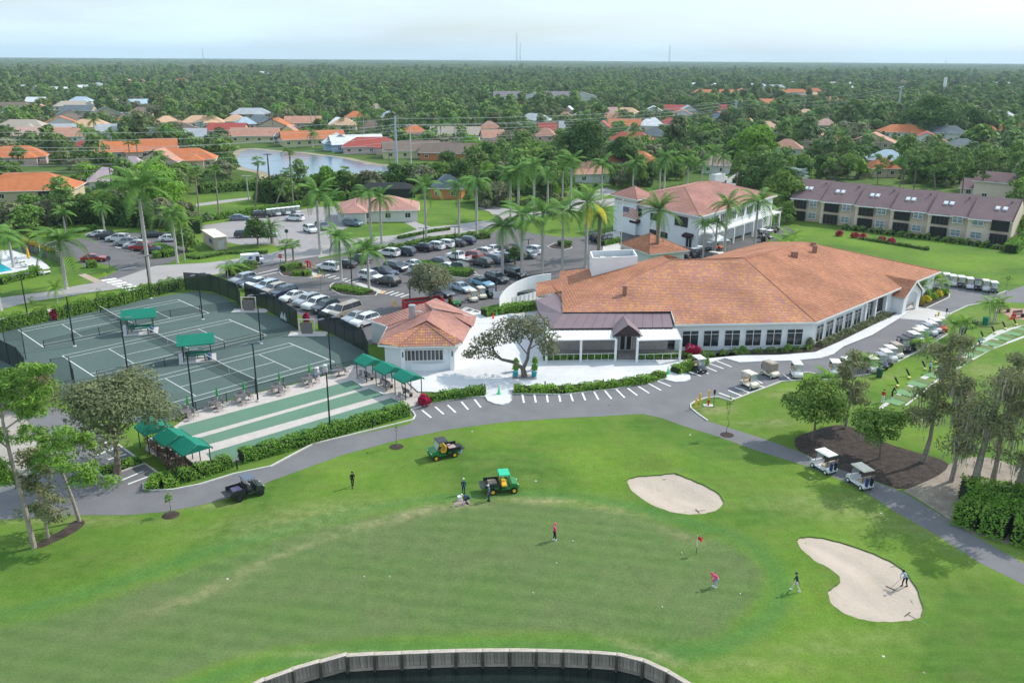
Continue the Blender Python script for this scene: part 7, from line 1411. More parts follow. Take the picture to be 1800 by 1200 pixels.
cart('cream', 1317, 680, hp, 'cream golf cart in the angled bay by the young palm', 'carts parked singly along the practice lawn'); cart('tan', 1353, 661, hp, 'golf cart under a tan cover behind the young palm', 'carts parked singly along the practice lawn'); cart('white', 1399, 662, hp - .55, 'white golf cart left of the kerbed grass nib', 'carts parked singly along the practice lawn'); cart('white', 1466, 659, hp - .6, 'white golf cart right of the kerbed grass nib', 'carts parked singly along the practice lawn'); cart('dark', 1228, 652, head(1215, 640, 1245, 660), 'dark golf cart with red bags at the plaza end', 'carts parked singly along the practice lawn')
CR_ = [('dark', 1488, 655), ('white cream', 1530, 652), ('blue', 1546, 646), ('dark', 1555, 640), ('white', 1563, 633), ('tan', 1573, 627), ('black', 1586, 617), ('black', 1595, 613), ('dark', 1604, 607), ('white cream', 1612, 601), ('dark', 1618, 597), ('blue', 1627, 592), ('white', 1634, 588), ('white', 1641, 583)]
for i, (k, u, v) in enumerate(CR_): cart(k, u, v, head(1590, 600, 1615, 614) + random.uniform(-.04, .04), f'{k if k != "tan" else "tan roofed"} golf cart in the long slanting row, {ordn(i)} from the left', 'golf carts in the long slanting row by the lawn')
cart('orange', 1652, 581, head(1640, 572, 1665, 588), 'golf cart with orange red body and cream roof at the end of the long row', 'golf carts in the long slanting row by the lawn')
for i, (u, v) in enumerate([(1662, 499), (1673, 502), (1688, 504), (1703, 507), (1716, 509), (1731, 511), (1745, 514)]): cart(['white cream', 'white', 'dark', 'white', 'black', 'white cream', 'dark'][i] if i else 'white', u, v, head(1690, 500, 1700, 512), f'golf cart in the short row beyond the portico, {ordn(i)} from the left', 'golf carts in the short row beyond the portico')
for i, (u, v) in enumerate([(831, 529), (846, 524)]): cart('cream', u, v, head(820, 520, 838, 534), ['cream golf cart behind the pavilion, nearer of two', 'cream golf cart behind the pavilion, farther of two'][i], 'cream golf carts behind the pavilion')
for i in range(7): cart('dark' if i % 2 else 'white', 473 + i*8.5, 381 - i*.9, head(480, 372, 478, 384), f'golf cart in the upper car park row, {ordn(i)} from the left', 'golf carts in the upper car park')
for i, (u, v) in enumerate([(1046, 425), (1054, 427), (1063, 428), (1072, 427), (1040, 421)]): cart('black', u, v, 1.2 + .1*i, f'golf cart on the forecourt left of the barn, {ordn(rank([1046, 1054, 1063, 1072, 1040], lambda t: t)[i])} from the left', 'golf carts left of the barn')
for i, (u, v) in enumerate([(1346, 424), (1352, 419), (1357, 413), (1340, 417), (1362, 408)]): cart('white' if i % 2 else 'black', u, v, .8, f'golf cart parked at the right end of the barn, {ordn(rank([1346, 1352, 1357, 1340, 1362], lambda t: t)[i])} from the left', 'golf carts right of the barn')
for i, (u, v) in enumerate([(1222, 452), (1230, 449), (1252, 459), (1265, 461), (1247, 441), (1260, 438), (1214, 458)]): cart(['dark', 'white', 'white cream', 'white', 'dark', 'orange', 'black'][i], u, v, .5 + i, f'golf cart in the yard below the barn windows, {ordn(rank([1222, 1230, 1252, 1265, 1247, 1260, 1214], lambda t: t)[i])} from the left', 'golf carts in the barn yard')
t = thing('tent_canopy', G(1262, 440, 0), .3, 'white pop up tent in front of the barn doors', 'tent'); MB().add([(-1.8, -1.8, 2.3), (1.8, -1.8, 2.3), (1.8, 1.8, 2.3), (-1.8, 1.8, 2.3), (0, 0, 3.3)], [(0, 1, 4), (1, 2, 4), (2, 3, 4), (3, 0, 4)]).build('tent_top', M_WTRIM, t)
for x in (-1.7, 1.7):
 for y in (-1.7, 1.7): MB().tube((x, y, 0), (x, y, 2.3), .03, .03, 5).build('pole', M_WTRIM, t)
# utility vehicles
M_JG = mat('utility_green', (.02, .2, .04), .4, .06, 3, coat=.3)
def util_proto(body, roofm, shield, roof=True, bed=M_BLACK, hub=M_YEL, load=None):
 def f(t):
  w = .72; lo = [(-.1, .45), (1.45, .45), (1.5, .75), (1.35, .95), (.75, 1.08), (.62, .55), (-.1, .55)]
  loft([(-w, [(x, z) for x, z in lo]), (w, [(x, z) for x, z in lo])], w).build('cab_body', body, t)
  MB().box((0, 0, .45), (2.7, .9, .14)).build('chassis', M_BLACK, t)
  MB().box((.15, 0, .8), (.5, 1.25, .16)).box((-.12, 0, 1.1), (.12, 1.25, .45), ry=-.1).build('seat', M_YEL if hub == M_YEL else M_BLACK, t)
  b = MB().box((-.98, 0, .78), (1.35, 1.5, .08)).box((-.98, -.74, .96), (1.35, .06, .34)).box((-.98, .74, .96), (1.35, .06, .34)).box((-.32, 0, 1.0), (.06, 1.5, .42)).build('cargo_bed', bed, t)
  MB().box((-1.85, 0, .78), (.5, 1.4, .05)).build('tailgate', bed, t); MB().box((-.98, 0, .62), (1.25, 1.3, .22)).build('bed_frame', body, t)
  if load: MB().box((-.9, .1, .9), (.8, .9, .16)).box((-.7, -.3, .95), (.4, .3, .25)).build('load', load, t)
  for x, xt in ((.85, .55), (-.22, -.18)):
   for y in (-.62, .62): MB().tube((x, y, .95), (xt, y, 1.86), .03, .03, 5).build('roll_bar', M_BLACK, t)
  if roof: MB().box((.18, 0, 1.9), (1.05, 1.4, .08), taper=.94).build('roof', roofm, t)
  if shield: MB().box((.72, 0, 1.42), (.02, 1.2, .82), ry=-.32).build('windshield', M_CLEAR, t)
  MB().tube((.62, .3, .95), (.45, .3, 1.18), .02, .02, 5).tube((.42, .3, 1.12), (.48, .3, 1.24), .16, .16, 8).build('steering_wheel', M_BLACK, t)
  for x in (-.95, 1.05):
   for s in (-1, 1): wh = MB().tube((0, -.13, 0), (0, .13, 0), .33, .33, 14).build('wheel', M_TYRE, t, loc=(x, s*.7, .33)); MB().tube((0, s*.12, 0), (0, s*.15, 0), .17, .17, 10).build('hub', hub, wh)
  for s in (-1, 1): MB().box((1.46, s*.5, .78), (.08, .2, .12)).build('headlight', M_LIGHTW, t)
 return proto(f)
M_LOAD = mat('bagged_load', (.4, .3, .3), .9, .4, 5)
place(util_proto(M_JG, mat('black_canopy', (.05, .055, .07), .6, .1), True, bed=M_BLACK, load=M_LOAD), 'utility_vehicle', G(779, 802), head(800, 797, 758, 805), 'green utility vehicle with black roof, windshield and open tailgate on the grass', 'utility vehicle', None, .98)
place(util_proto(M_JG, mat('mint_roof', (.03, .5, .28), .6, .05), False, bed=mat('dark_bed', (.03, .04, .03), .6, .1), load=mat('sand_load', (.3, .24, .18), 1, .2, 5)), 'utility_vehicle', G(882, 862), head(862, 864, 900, 861), 'green utility vehicle with mint roof and yellow seat beside the workers', 'utility vehicle', None, .98)
place(util_proto(mat('olive_body', (.03, .045, .03), .5, .1), mat('grey_blue_roof', (.12, .15, .2), .4, .05), False, hub=M_BLACK, load=mat('purple_load', (.25, .2, .35), .9, .4, 5)), 'utility_vehicle', G(434, 871), head(415, 876, 455, 864), 'dark olive utility vehicle with grey roof at the edge of the path', 'utility vehicle', None, .98)
for k, (u, v, bd_, w) in enumerate([(771, 535, PAINT['dark grey'], 'dark small utility cart with red load beside the dumpster'), (799, 536, M_JG, 'green and yellow small utility cart behind the pavilion'), (862, 521, mat('olive_body', (.03, .045, .03), .5, .1), 'dark utility cart with pale load by the yard wall')]): place(util_proto(bd_, MATS['black_canopy'], True, load=M_LOAD, hub=M_YEL if k == 1 else M_BLACK), 'utility_vehicle', G(u, v, .02), head(820, 520, 838, 534), w, 'utility vehicle', None, .9)
# dumpster with lettering, trailer, bollards, signs
p = G(744, 545, .02); t = thing('dumpster', p, head(706, 540, 762, 534), 'long red open top dumpster with white lettering behind the round oak', 'dumpster')
mb = MB(); mb.box((0, -1.15, .95), (6.2, .1, 1.7)).box((0, 1.15, .95), (6.2, .1, 1.7)).box((-3.05, 0, .95), (.1, 2.2, 1.7)).box((3.05, 0, .95), (.1, 2.2, 1.7)); mb.build('side_wall', M_RED, t); MB().box((0, 0, .3), (6.0, 2.2, .3)).build('floor', M_BLACK, t); MB().box((0, 0, 1.35), (5.8, 2.1, .3)).build('rubbish', mat('mixed_rubbish', (.12, .12, .13), .9, .6, 4), t)
for i in range(7): MB().box((-2.7 + i*.9, -1.23, .9), (.1, .08, 1.6)).build('rib', M_RED, t)
def text(s, size, m, parent, loc, rz=0, name='lettering', ext=.005):
 cu_ = bpy.data.curves.new(name, 'FONT'); cu_.body = s; cu_.size = size; cu_.extrude = ext; cu_.align_x = 'CENTER'; cu_.materials.append(m); o = bpy.data.objects.new('tmp', cu_); me_ = bpy.data.meshes.new_from_object(o); bpy.data.objects.remove(o); o = ob(name, me_, parent, loc); o.rotation_euler = (math.pi/2, 0, rz); return o
text('KCG', .75, M_PAINT, t, (-1.0, -1.3, .95))
t = thing('trailer', G(380, 433, 0), head(398, 447, 350, 415), 'long tan enclosed trailer with sloping white roof beside the upper car park', 'trailer'); MB().box((.6, 0, 1.3), (9.5, 2.5, 2.6)).build('body', mat('tan_trailer_wall', (.48, .4, .32), .8, .1, 1), t); MB().box((.6, 0, 2.68), (9.9, 2.8, .12)).build('roof', M_CREAM, t); MB().box((-1, 1.27, 1.5), (2.2, .03, .8)).build('blue_panel', MATS['stripe_blue'], t); MB().box((-4.2, 0, 1.1), (.04, 1.2, 1.9)).build('door', M_CONC2, t)
def bollard(m, h=1.2, r=.11):
 def f(t): MB().lathe([(r, 0), (r, h), (r*.7, h+.06), (0, h+.08)], n=10).build('post', m, t)
 return proto(f)
BY = bollard(M_YEL); BB = bollard(M_BLACK, .9, .08)
for k, (u, v, hh, w) in enumerate([(1223, 718, 1.0, 'nearest the kerb bend on the grass corner'), (1230, 709, 1.0, 'behind the first one on the grass corner'), (532, 471, .8, 'left of the red standpipe at the entrance island'), (539, 474, .8, 'in front of the red standpipe'), (553, 472, .8, 'right of the red standpipe'), (690, 537, .8, 'left one before the dumpster'), (694, 539, .8, 'right one before the dumpster'), (710, 539, 1.1, 'leaning one at the dumpster corner'), (1643, 566, 1.0, 'behind the orange golf cart, left'), (1648, 563, 1.1, 'behind the orange golf cart, right')]): place(BY, 'bollard', G(u, v), 0, 'yellow bollard ' + w, 'bollard', 'yellow bollards', hh)
t = thing('standpipe', G(1245, 713), 0, 'red fire standpipe with yellow top on a small slab at the grass corner', 'standpipe'); MB().box((0, 0, .04), (1.1, .7, .08)).build('slab', M_CONC2, t); MB().tube((0, 0, 0), (0, 0, .75), .1, .09, 8).tube((-.2, 0, .6), (.2, 0, .6), .07, .07, 6).build('red_pipe', M_RED, t); MB().tube((0, 0, .75), (0, 0, 1.9), .1, .1, 8).build('yellow_post', M_YEL, t)
t = thing('standpipe', G(541, 470), 0, 'cluster of bright red fire standpipes in the entrance island', 'standpipe'); MB().tube((0, 0, 0), (0, 0, 1.4), .16, .16, 8).tube((-.5, 0, 1.1), (.5, 0, 1.1), .13, .13, 8).tube((.5, 0, 0), (.5, 0, 1.1), .13, .13, 8).build('pipes', mat('bright_red', (.6, .02, .02), .5, .05), t)
for k, (u, v, w) in enumerate([(1254, 716, 'dark slim sign post at the grass corner'), (1661, 566, 'dark slim sign post beside the orange golf cart')]):
 t = thing('sign_post', G(u, v), 0, w, 'sign'); MB().tube((0, 0, 0), (0, 0, 2.2), .03, .03, 5).build('post', M_BLACK, t); MB().box((0, 0, 1.9), (.25, .05, .5)).build('panel', M_BLACK, t)
def stop_sign(u, v, vt, w):
 p = G(u, v, 0); h = HT(u, v, vt); t = thing('stop_sign', p, 0, w, 'sign'); MB().tube((0, 0, 0), (0, 0, h), .035, .035, 5).build('post', M_BLACK, t)
 o = MB().add([(.42*math.cos(math.pi/8 + i*math.pi/4), 0, .42*math.sin(math.pi/8 + i*math.pi/4)) for i in range(8)] + [(.42*math.cos(math.pi/8 + i*math.pi/4), .04, .42*math.sin(math.pi/8 + i*math.pi/4)) for i in range(8)], [tuple(range(8)), tuple(range(15, 7, -1))] + [(i, (i+1) % 8, 8+(i+1) % 8, 8+i) for i in range(8)]).build('plate', mat('sign_red', (.6, .015, .02), .5, 0), t, loc=(0, -.05, h-.3)); text('STOP', .3, M_PAINT, o, (0, -.02, -.1))
stop_sign(494, 468, 447, 'red octagonal stop sign at the car park entrance island'); stop_sign(891, 400, 383, 'red octagonal stop sign across the road under the palms')
for k, (u, v, vt, w) in enumerate([(193, 472, 450, 'back of a round topped road sign on the grass at the pool car park'), (505, 426, 403, 'back of a road sign at the upper car park exit')]):
 h = HT(u, v, vt); t = thing('road_sign', G(u, v, 0), 0, w, 'sign'); MB().tube((0, 0, 0), (0, 0, h), .04, .04, 5).build('post', M_BLACK, t); MB().tube((0, -.03, h-.4), (0, .03, h-.4), .45, .45, 8).build('plate', mat('sign_back', (.05, .12, .13), .6, .1), t)
t = thing('crossing_sign', G(188, 504, 0), 0, 'yellow diamond crossing sign beside the crosswalk', 'sign'); MB().tube((0, 0, 0), (0, 0, 2.4), .035, .035, 5).build('post', M_CONC2, t); MB().box((0, -.04, 2.2), (.55, .04, .55), ry=math.pi/4).build('plate', mat('sign_lime', (.5, .65, .03), .5, 0), t)
t = thing('warning_sign', G(924, 380, 0), 0, 'orange diamond road works sign across the road', 'sign'); MB().box((0, 0, 1.3), (.9, .05, .9), ry=math.pi/4).build('plate', mat('sign_orange', (.8, .2, .02), .5, 0), t); MB().tube((0, 0, 0), (0, 0, .9), .03, .03, 5).build('post', M_BLACK, t)
# low black bollard lights, cones
for k, (u, v) in enumerate([(852, 688), (958, 683), (1060, 679), (1151, 664), (417, 824), (536, 779), (296, 851), (655, 752)]): place(BB, 'bollard_light', G(u, v, .1), 0, f'short black bollard light in the hedge, {ordn(rank([852, 958, 1060, 1151, 417, 536, 296, 655], lambda t: t)[k])} from the left along the road', 'bollard light', 'short black bollard lights')
def cone(m):
 def f(t): MB().box((0, 0, .02), (.42, .42, .04)).build('base', m, t); MB().lathe([(.16, .04), (.03, .8), (0, .81)], n=10).build('cone_body', m, t);
 return proto(f)
CGN, COR = cone(mat('green_cone', (.1, .6, .25), .6, .05)), cone(mat('orange_cone', (.85, .08, .02), .6, .05))
for (pr, u, v, w) in [(CGN, 877, 692, 'pale green traffic cone at the first plaza opening'), (CGN, 1174, 657, 'pale green traffic cone at the second plaza opening'), (CGN, 873, 556, 'pale green cone behind the live oak'), (COR, 867, 561, 'orange cone behind the live oak'), (COR, 1778, 561, 'orange cone before the patio bench, left'), (COR, 1783, 559, 'orange cone before the patio bench, right'), (COR, 1659, 578, 'orange cone by the last golf cart')]: place(pr, 'traffic_cone', G(u, v, .13 if v > 640 else 0), 0, w, 'cone', 'traffic cones', 1.2)
def bench(t):
 for i in range(3): MB().box((0, -.15 + i*.15, .45), (1.6, .12, .04)).build('slat', M_WOODD, t)
 for i in range(3): MB().box((0, .25, .6 + i*.13), (1.6, .04, .1)).build('back_slat', M_WOODD, t)
 for x in (-.7, .7): MB().box((x, .05, .25), (.08, .5, .5)).build('leg', M_BLACK, t)
BE = proto(bench)
for (u, v, r, w) in [(1764, 549, .2, 'dark slatted bench at the edge of the brick patio, left'), (1790, 558, .3, 'dark slatted bench behind the orange cones')]: place(BE, 'park_bench', G(u, v, 0), r, w, 'bench', 'slatted benches at the brick patio', 1.2)
def bin_(m, h=.85):
 def f(t): MB().lathe([(.26, 0), (.32, h), (.34, h+.03), (.2, h+.12), (0, h+.14)], n=10).build('bin_body', m, t)
 return proto(f)
for (m_, u, v, w) in [(M_GREENC, 1731, 571, 'green litter bin on the practice lawn'), (M_BLACK, 1712, 576, 'black litter bin on the practice lawn'), (mat('slat_green', (.03, .08, .06), .7, .1), 1545, 663, 'dark green club stand below the cart row'), (MATS['slat_green'], 1690, 590, 'green ball washer stand by the palm clump')]: place(bin_(m_), 'litter_bin', G(u, v), 0, w, 'bin', None, 1.3)
# ------------------------------------------------------------ painted bays
def bays(lst, w=.11, name='bay_line'):
 for (u0, v0, u1, v1) in lst:
  a, b = G(u0, v0, 0), G(u1, v1, 0); d = (b-a).normalized(); n = Vector((-d.y, d.x, 0))*w; q = [a-n, b-n, b+n, a+n]; MB().poly3([(p.x, p.y, .03) for p in (q if d.cross(n).z > 0 else q[::-1])]).build(name, M_PAINT, kind='structure')
bays([(742, 721, 758, 734), (765, 715, 780, 728), (787, 712, 801, 725), (811, 706, 823, 720), (834, 702, 845, 716)]); bays([(918, 693, 921, 708), (939, 693, 942, 707.5), (961, 692, 963, 707), (982, 691, 985, 706), (1002, 690, 1007, 705), (1023, 689.5, 1029, 703.5), (1044, 688, 1052, 702.5), (1063, 686.5, 1075, 701), (1083, 684, 1098, 699), (1103, 682, 1120, 695), (1122, 679, 1141, 691), (1140, 674, 1162, 686), (1154, 669, 1179, 679)])
bays([(1205, 651, 1232, 661), (1222, 650, 1246, 657), (1241, 645, 1260, 653), (1247, 639, 1272, 648), (1260, 634.5, 1286, 645), (1264, 690.5, 1292, 701), (1280, 686, 1307, 697), (1292, 681, 1320, 691), (1328, 676, 1347, 681.5), (1377, 658, 1392, 669), (1449, 656, 1467, 667), (1330, 668, 1340, 674)])
bays([(214, 844, 252, 828), (225, 851, 270, 834), (190, 808, 222, 798), (170, 800, 205, 786), (158, 790, 190, 776)]); bays([(203, 434, 214, 437), (222, 440, 235, 443), (208, 475, 240, 469), (60, 441, 98, 433), (55, 437, 85, 430), (75, 447, 105, 440)])
ST = [(567, 486), (577, 488.5), (587, 490.5), (597, 493), (607, 495), (617, 497)]
bays([(u, v, u + 13, v - 3.5) for u, v in ST], .16); bays([(677 + i*9, 517 + i*1.8, 692 + i*9, 512 + i*1.8) for i in range(4)], .16); bays([(800 + i*11, 552 + i*3.2, 825 + i*11, 541 + i*3.2) for i in range(6)], .14); bays([(820, 540, 868, 555), (790, 556, 820, 540)], .1)
for (u0, v0, u1, v1) in [(453, 481, 488, 473), (452, 487, 490, 478)]: bays([(u0, v0, u1, v1)], .12)
psheet('curb_ramp', gp([(550, 488), (556, 484), (567, 483), (563, 487)], 0), .05, MATS['orange_curb_ramp']); psheet('curb_ramp', gp([(667, 516), (673, 511), (680, 512), (673, 517)], 0), .05, MATS['orange_curb_ramp']); psheet('walkway', gp([(527, 474), (548, 478), (565, 484), (556, 487), (540, 481)], 0), .04, M_CONC2); psheet('walkway', gp([(622, 498), (632, 497), (672, 511), (667, 516)], 0), .045, M_CONC2)
for k, (u0, v0) in enumerate([(735, 458), (843, 484)]):
 a = G(u0, v0, 0); d = Vector((math.cos(hB), math.sin(hB), 0)); n = Vector((-d.y, d.x, 0)); MB().poly3([tuple(q + Vector((0, 0, .03))) for q in (a-d*1.3-n*.12, a+d*.4-n*.12, a+d*.4+n*.12, a-d*1.3+n*.12)][::1]).poly3([tuple(q + Vector((0, 0, .031))) for q in (a+d*.4-n*.4, a+d*1.4, a+d*.4+n*.4)]).build('arrow_marking', M_PAINT, kind='structure')
# ------------------------------------------------------------ driving range mats
rs, re_ = G(1535, 722), G(1815, 590); rd = (re_-rs).normalized(); rn = Vector((-rd.y, rd.x, 0))
psheet('range_path', gp([(1532, 728), (1550, 712), (1600, 674), (1690, 622), (1750, 582), (1800, 571), (1860, 560), (1860, 575), (1800, 579), (1765, 592), (1715, 620), (1625, 668), (1575, 700), (1536, 732)], 0), .035, M_CONC2)
psheet('range_border', gp([(1590, 712), (1650, 664), (1740, 612), (1860, 568), (1860, 572), (1742, 615), (1652, 667), (1593, 714)], 0), .035, M_CONC2)
MAT_G = mat('bright_turf_mat', (.16, .29, .13), .95, .08, 2); MAT_D = mat('worn_dark_turf_mat', (.13, .18, .06), .95, .15, 2)
MT = [(1566, 699), (1586, 684), (1606, 669), (1634, 654), (1652, 642), (1678, 631), (1697, 618), (1716, 609), (1737, 600), (1756, 590), (1775, 582), (1794, 575)]
for i, (u, v) in enumerate(MT):
 p = G(u, v); ang_ = math.atan2(rd.y, rd.x); t = thing('driving_mat', p + Vector((0, 0, .03)), ang_, f'green hitting mat with darker strip, {ordn(i)} from the left', 'turf mat', 'hitting mats on the driving range')
 MB().box((-.95, -.9, .02), (1.7, 2.0, .04)).build('bright_mat', MAT_G, t); MB().box((.75, -.9, .018), (1.5, 2.0, .036)).build('dark_mat', MAT_D, t)
 if i not in (0,): b = MB().tube((1.1, 1.1, .1), (.9, 1.5, .85), .11, .13, 7).build('golf_bag', M_BLACK, t); MB().tube((.9, 1.5, .8), (.84, 1.6, 1.1), .05, .05, 5).build('club_heads', M_CHR, b); MB().lathe([(.2, .04), (.2, .25), (0, .26)], (.2, .7, 0), 8).build('ball_tray', mat('ball_yellow', (.6, .6, .2), .7, .2), t)
# ------------------------------------------------------------ flagstick, sprinkler lids, rakes, golf balls, bucket
p = G(1224, 972); h = HT(1224, 972, 940); t = thing('golf_flag', p, 0, 'red flag on a white and black stick in the putting green', 'flag'); MB().tube((0, 0, 0), (0, 0, h*.35), .022, .022, 6).build('stick', M_BLACK, t); MB().tube((0, 0, h*.35), (0, 0, h), .022, .022, 6).build('stick', M_PAINT, t); ob('flag_cloth', flag_mesh(.38, .3, mat('flag_red', (.6, .01, .02), .7, .1)), t, (.02, 0, h - .42), -.2)
for k, (u, v, w) in enumerate([(400, 1017, 'pale flat sprinkler lid in the left fairway edge'), (1425, 840, 'white flat marker beside the path'), (1549, 902, 'pale marker in the rough near the path'), (1624, 1182, 'brown drain lid at the lower right'), (1553, 1153, 'tiny white ball on the lower right grass'), (830, 758, 'pale lid in the grass below the road'), (1480, 898, 'brown lid in the rough'), (1213, 764, 'white patch of sand at the path edge'), (1071, 712, 'dark drain grate in the road'), (942, 845, 'pale lid behind the green')]): tag(MB().lathe([(.1, .0), (.1, .02), (0, .025)], n=10).build('turf_lid' if k not in (4,) else 'golf_ball', M_BLACK if 'dark' in w else M_SOIL if 'brown' in w else M_CONC2, loc=G(u, v)), w, 'lid' if k != 4 else 'golf ball')
for k, (u, v) in enumerate([(937, 1042), (1007, 951), (978, 990), (1301, 1044), (1198, 972), (685, 1014), (640, 1014), (1164, 1067)]): tag(MB().lathe([(.0, 0), (.045, .02), (.05, .05), (.03, .09), (0, .1)], n=8).build('golf_ball', M_PAINT, loc=G(u, v)), f'white golf ball on the putting green, {ordn(rank([937, 1007, 978, 1301, 1198, 685, 640, 1164], lambda t: t)[k])} from the left', 'golf ball', 'balls on the putting green')
def rake(a, b, w, wd=.75):
 A_, B_ = G(*a) + Vector((0, 0, .07)), G(*b) + Vector((0, 0, .07)); t = thing('rake', A_, 0, w, 'rake'); d = (B_-A_); MB().tube((0, 0, 0), tuple(d), .02, .02, 5).build('handle', M_CHR, t); n = Vector((-d.y, d.x, 0)).normalized()*wd/2; MB().tube(tuple(-n), tuple(n), .035, .035, 5).build('head', M_WOODD, t)
rake((1187, 833), (1203, 822), 'rake lying at the top edge of the upper bunker'); rake((1226, 899), (1240, 897), 'dark rake lying at the low edge of the upper bunker'); rake((1595, 1080), (1625, 1096), 'rake lying over the near edge of the lower bunker'); rake((1582, 994), (1566, 997), 'rake lying on the grass behind the lower bunker')
t = thing('bucket', G(808, 879), 0, 'white bucket beside the crouching worker', 'bucket'); MB().lathe([(.15, 0), (.2, .42), (.21, .43), (.18, .42), (0, .3)], n=12).build('bucket_body', M_COOL, t); p = G(812, 884); mb = MB().lathe([(.75, .005), (.3, .05), (0, .06)], n=12); tag(mb.build('soil_patch', M_SOIL, loc=p), kind='structure')
t = thing('sack', G(810, 796), .4, 'white and blue paper sack leaning behind the green utility vehicle', 'sack'); MB().box((0, 0, .32), (.35, .25, .6), ry=.4, taper=.8).build('bag', mat('paper_sack', (.55, .56, .75), .8, .3, 3), t)
# ------------------------------------------------------------ people
def skin_body(name, J, E_, R_, m, parent, sub=1):
 me = bpy.data.meshes.new(name); me.from_pydata([tuple(j) for j in J], E_, []); o = bpy.data.objects.new(name, me); COL.objects.link(o); o.parent = parent; me.materials.append(m)
 md = o.modifiers.new('skin', 'SKIN'); sv = me.skin_vertices[0].data
 for i, r in enumerate(R_): sv[i].radius = (r, r) if not isinstance(r, tuple) else r
 sv[0].use_root = True; md.use_smooth_shade = True; s = o.modifiers.new('sub', 'SUBSURF'); s.levels = sub; s.render_levels = sub; return o
SKIN = mat('skin_tone', (.5, .3, .22), .6, .05); M_SHOE = mat('white_shoe', (.7, .7, .7), .7, 0)
def person(u, v, hd, label, shirt, legs, hat, pose='stand', H=1.72, group=None, shoe=None, skin_legs=False, pos=None):
 k = H/1.72; p = pos if pos is not None else G(u, v); t = thing('person', p, hd, label, 'person', group); t.scale = (k, k, k)
 # facing +x.  bend = how far the trunk leans forward
 bend = {'stand': .05, 'walk': .08, 'bend': .85, 'putt': .45, 'crouch': 1.25, 'rake': .5}[pose]; hipz = {'crouch': .72, 'bend': .84}.get(pose, .9); stride = {'walk': .32, 'rake': .16}.get(pose, .05); hx = -.18 if pose in ('bend', 'crouch') else 0
 sp = lambda s: (hx + math.sin(bend)*s, math.cos(bend)*s + hipz); c_, n_ = sp(.3), sp(.5); sh_ = sp(.46); hd_ = (sp(.56)[0] + .04, sp(.56)[1]); ht_ = (hd_[0] + math.sin(bend*.7)*.16 + .01, hd_[1] + math.cos(bend*.7)*.17)
 J = [(hx, 0, hipz), (c_[0], 0, c_[1]), (sh_[0], 0, sh_[1]), (n_[0], 0, n_[1])]; Ed = [(0, 1), (1, 2), (2, 3)]; Rr = [(.14, .105), (.15, .11), (.14, .1), .055]
 arm = {'stand': ((.03, -.28), (.1, -.5)), 'walk': ((.08, -.28), (.2, -.48)), 'bend': ((.1, -.26), (.12, -.52)), 'putt': ((.12, -.24), (.3, -.42)), 'crouch': ((.08, -.25), (.12, -.48)), 'rake': ((.15, -.2), (.38, -.3))}[pose]
 for s in (-1, 1):
  sx = -1 if (pose == 'walk' and s > 0) else 1; b = len(J); J += [(sh_[0], s*.19, sh_[1] - .02), (sh_[0] + arm[0][0]*sx, s*.23, sh_[1] + arm[0][1]), (sh_[0] + arm[1][0]*sx, s*(.2 if pose in ('stand', 'walk') else .06), sh_[1] + arm[1][1])]; Ed += [(2, b), (b, b+1), (b+1, b+2)]; Rr += [.062, .048, .036]
 skin_body('upper_body', J, Ed, Rr, shirt, t)
 J = [(hx, 0, hipz + .02)]; Ed = []; Rr = [(.13, .11)]
 for s in (-1, 1):
  fx = s*stride*-1; kb = .06 + (.28 if pose == 'crouch' else .1 if pose == 'bend' else .02); b = len(J); kz = .47 if pose != 'crouch' else .42; J += [(hx*.9, s*.1, hipz - .06), (hx*.5 + fx*.5 + kb, s*.1, kz), (fx, s*.1, .1)]; Ed += [(0, b), (b, b+1), (b+1, b+2)]; Rr += [.098, .07, .05]
  MB().box((fx + .06, s*.1, .05), (.27, .1, .1), taper=.8).build('shoe', shoe or M_BLACK, t)
 skin_body('legs', J, Ed, Rr, legs, t)
 if skin_legs:
  for s in (-1, 1): MB().tube((0, s*.1, .1), (.03, s*.1, .45), .055, .075, 8).build('calf', SKIN, t)
 hdm = MB();
 nn, mm = 10, 7; vs = []
 for j in range(1, mm):
  a = math.pi*j/mm
  for i in range(nn): b = 2*math.pi*i/nn; vs.append((.095*math.sin(a)*math.cos(b)*(1 + (.14 if math.cos(b) > .9 and 2 < j < 5 else 0)), .078*math.sin(a)*math.sin(b), .12*math.cos(a)))
 vs += [(0, 0, .12), (0, 0, -.12)]; fs = [(j*nn+i, (j+1)*nn+i, (j+1)*nn+(i+1) % nn, j*nn+(i+1) % nn) for j in range(mm-2) for i in range(nn)] + [(nn*(mm-1), i, (i+1) % nn) for i in range(nn)] + [(nn*(mm-1)+1, (mm-2)*nn+(i+1) % nn, (mm-2)*nn+i) for i in range(nn)]
 h = hdm.add(vs, fs).build('head', SKIN, t, True, loc=(ht_[0], 0, ht_[1])); h.rotation_euler = (0, bend*.6, 0)
 MB().tube((0, 0, -.14), (0, 0, -.05), .045, .045, 6).build('neck', SKIN, h); MB().box((.088, -.03, .02), (.02, .02, .014)).box((.088, .03, .02), (.02, .02, .014)).build('eyes', M_BLACK, h)
 MB().box((.1, 0, -.01), (.03, .02, .035)).build('nose', SKIN, h); MB().box((.086, 0, -.055), (.015, .045, .012)).build('mouth', M_MAROON, h)
 for s in (-1, 1): MB().box((0, s*.082, 0), (.03, .015, .05)).build('ear', SKIN, h)
 MB().lathe([(.1, .0), (.104, .04), (.085, .1), (.04, .135), (0, .14)], n=10).box((.11, 0, .03), (.1, .14, .015)).build('hat', hat, h)
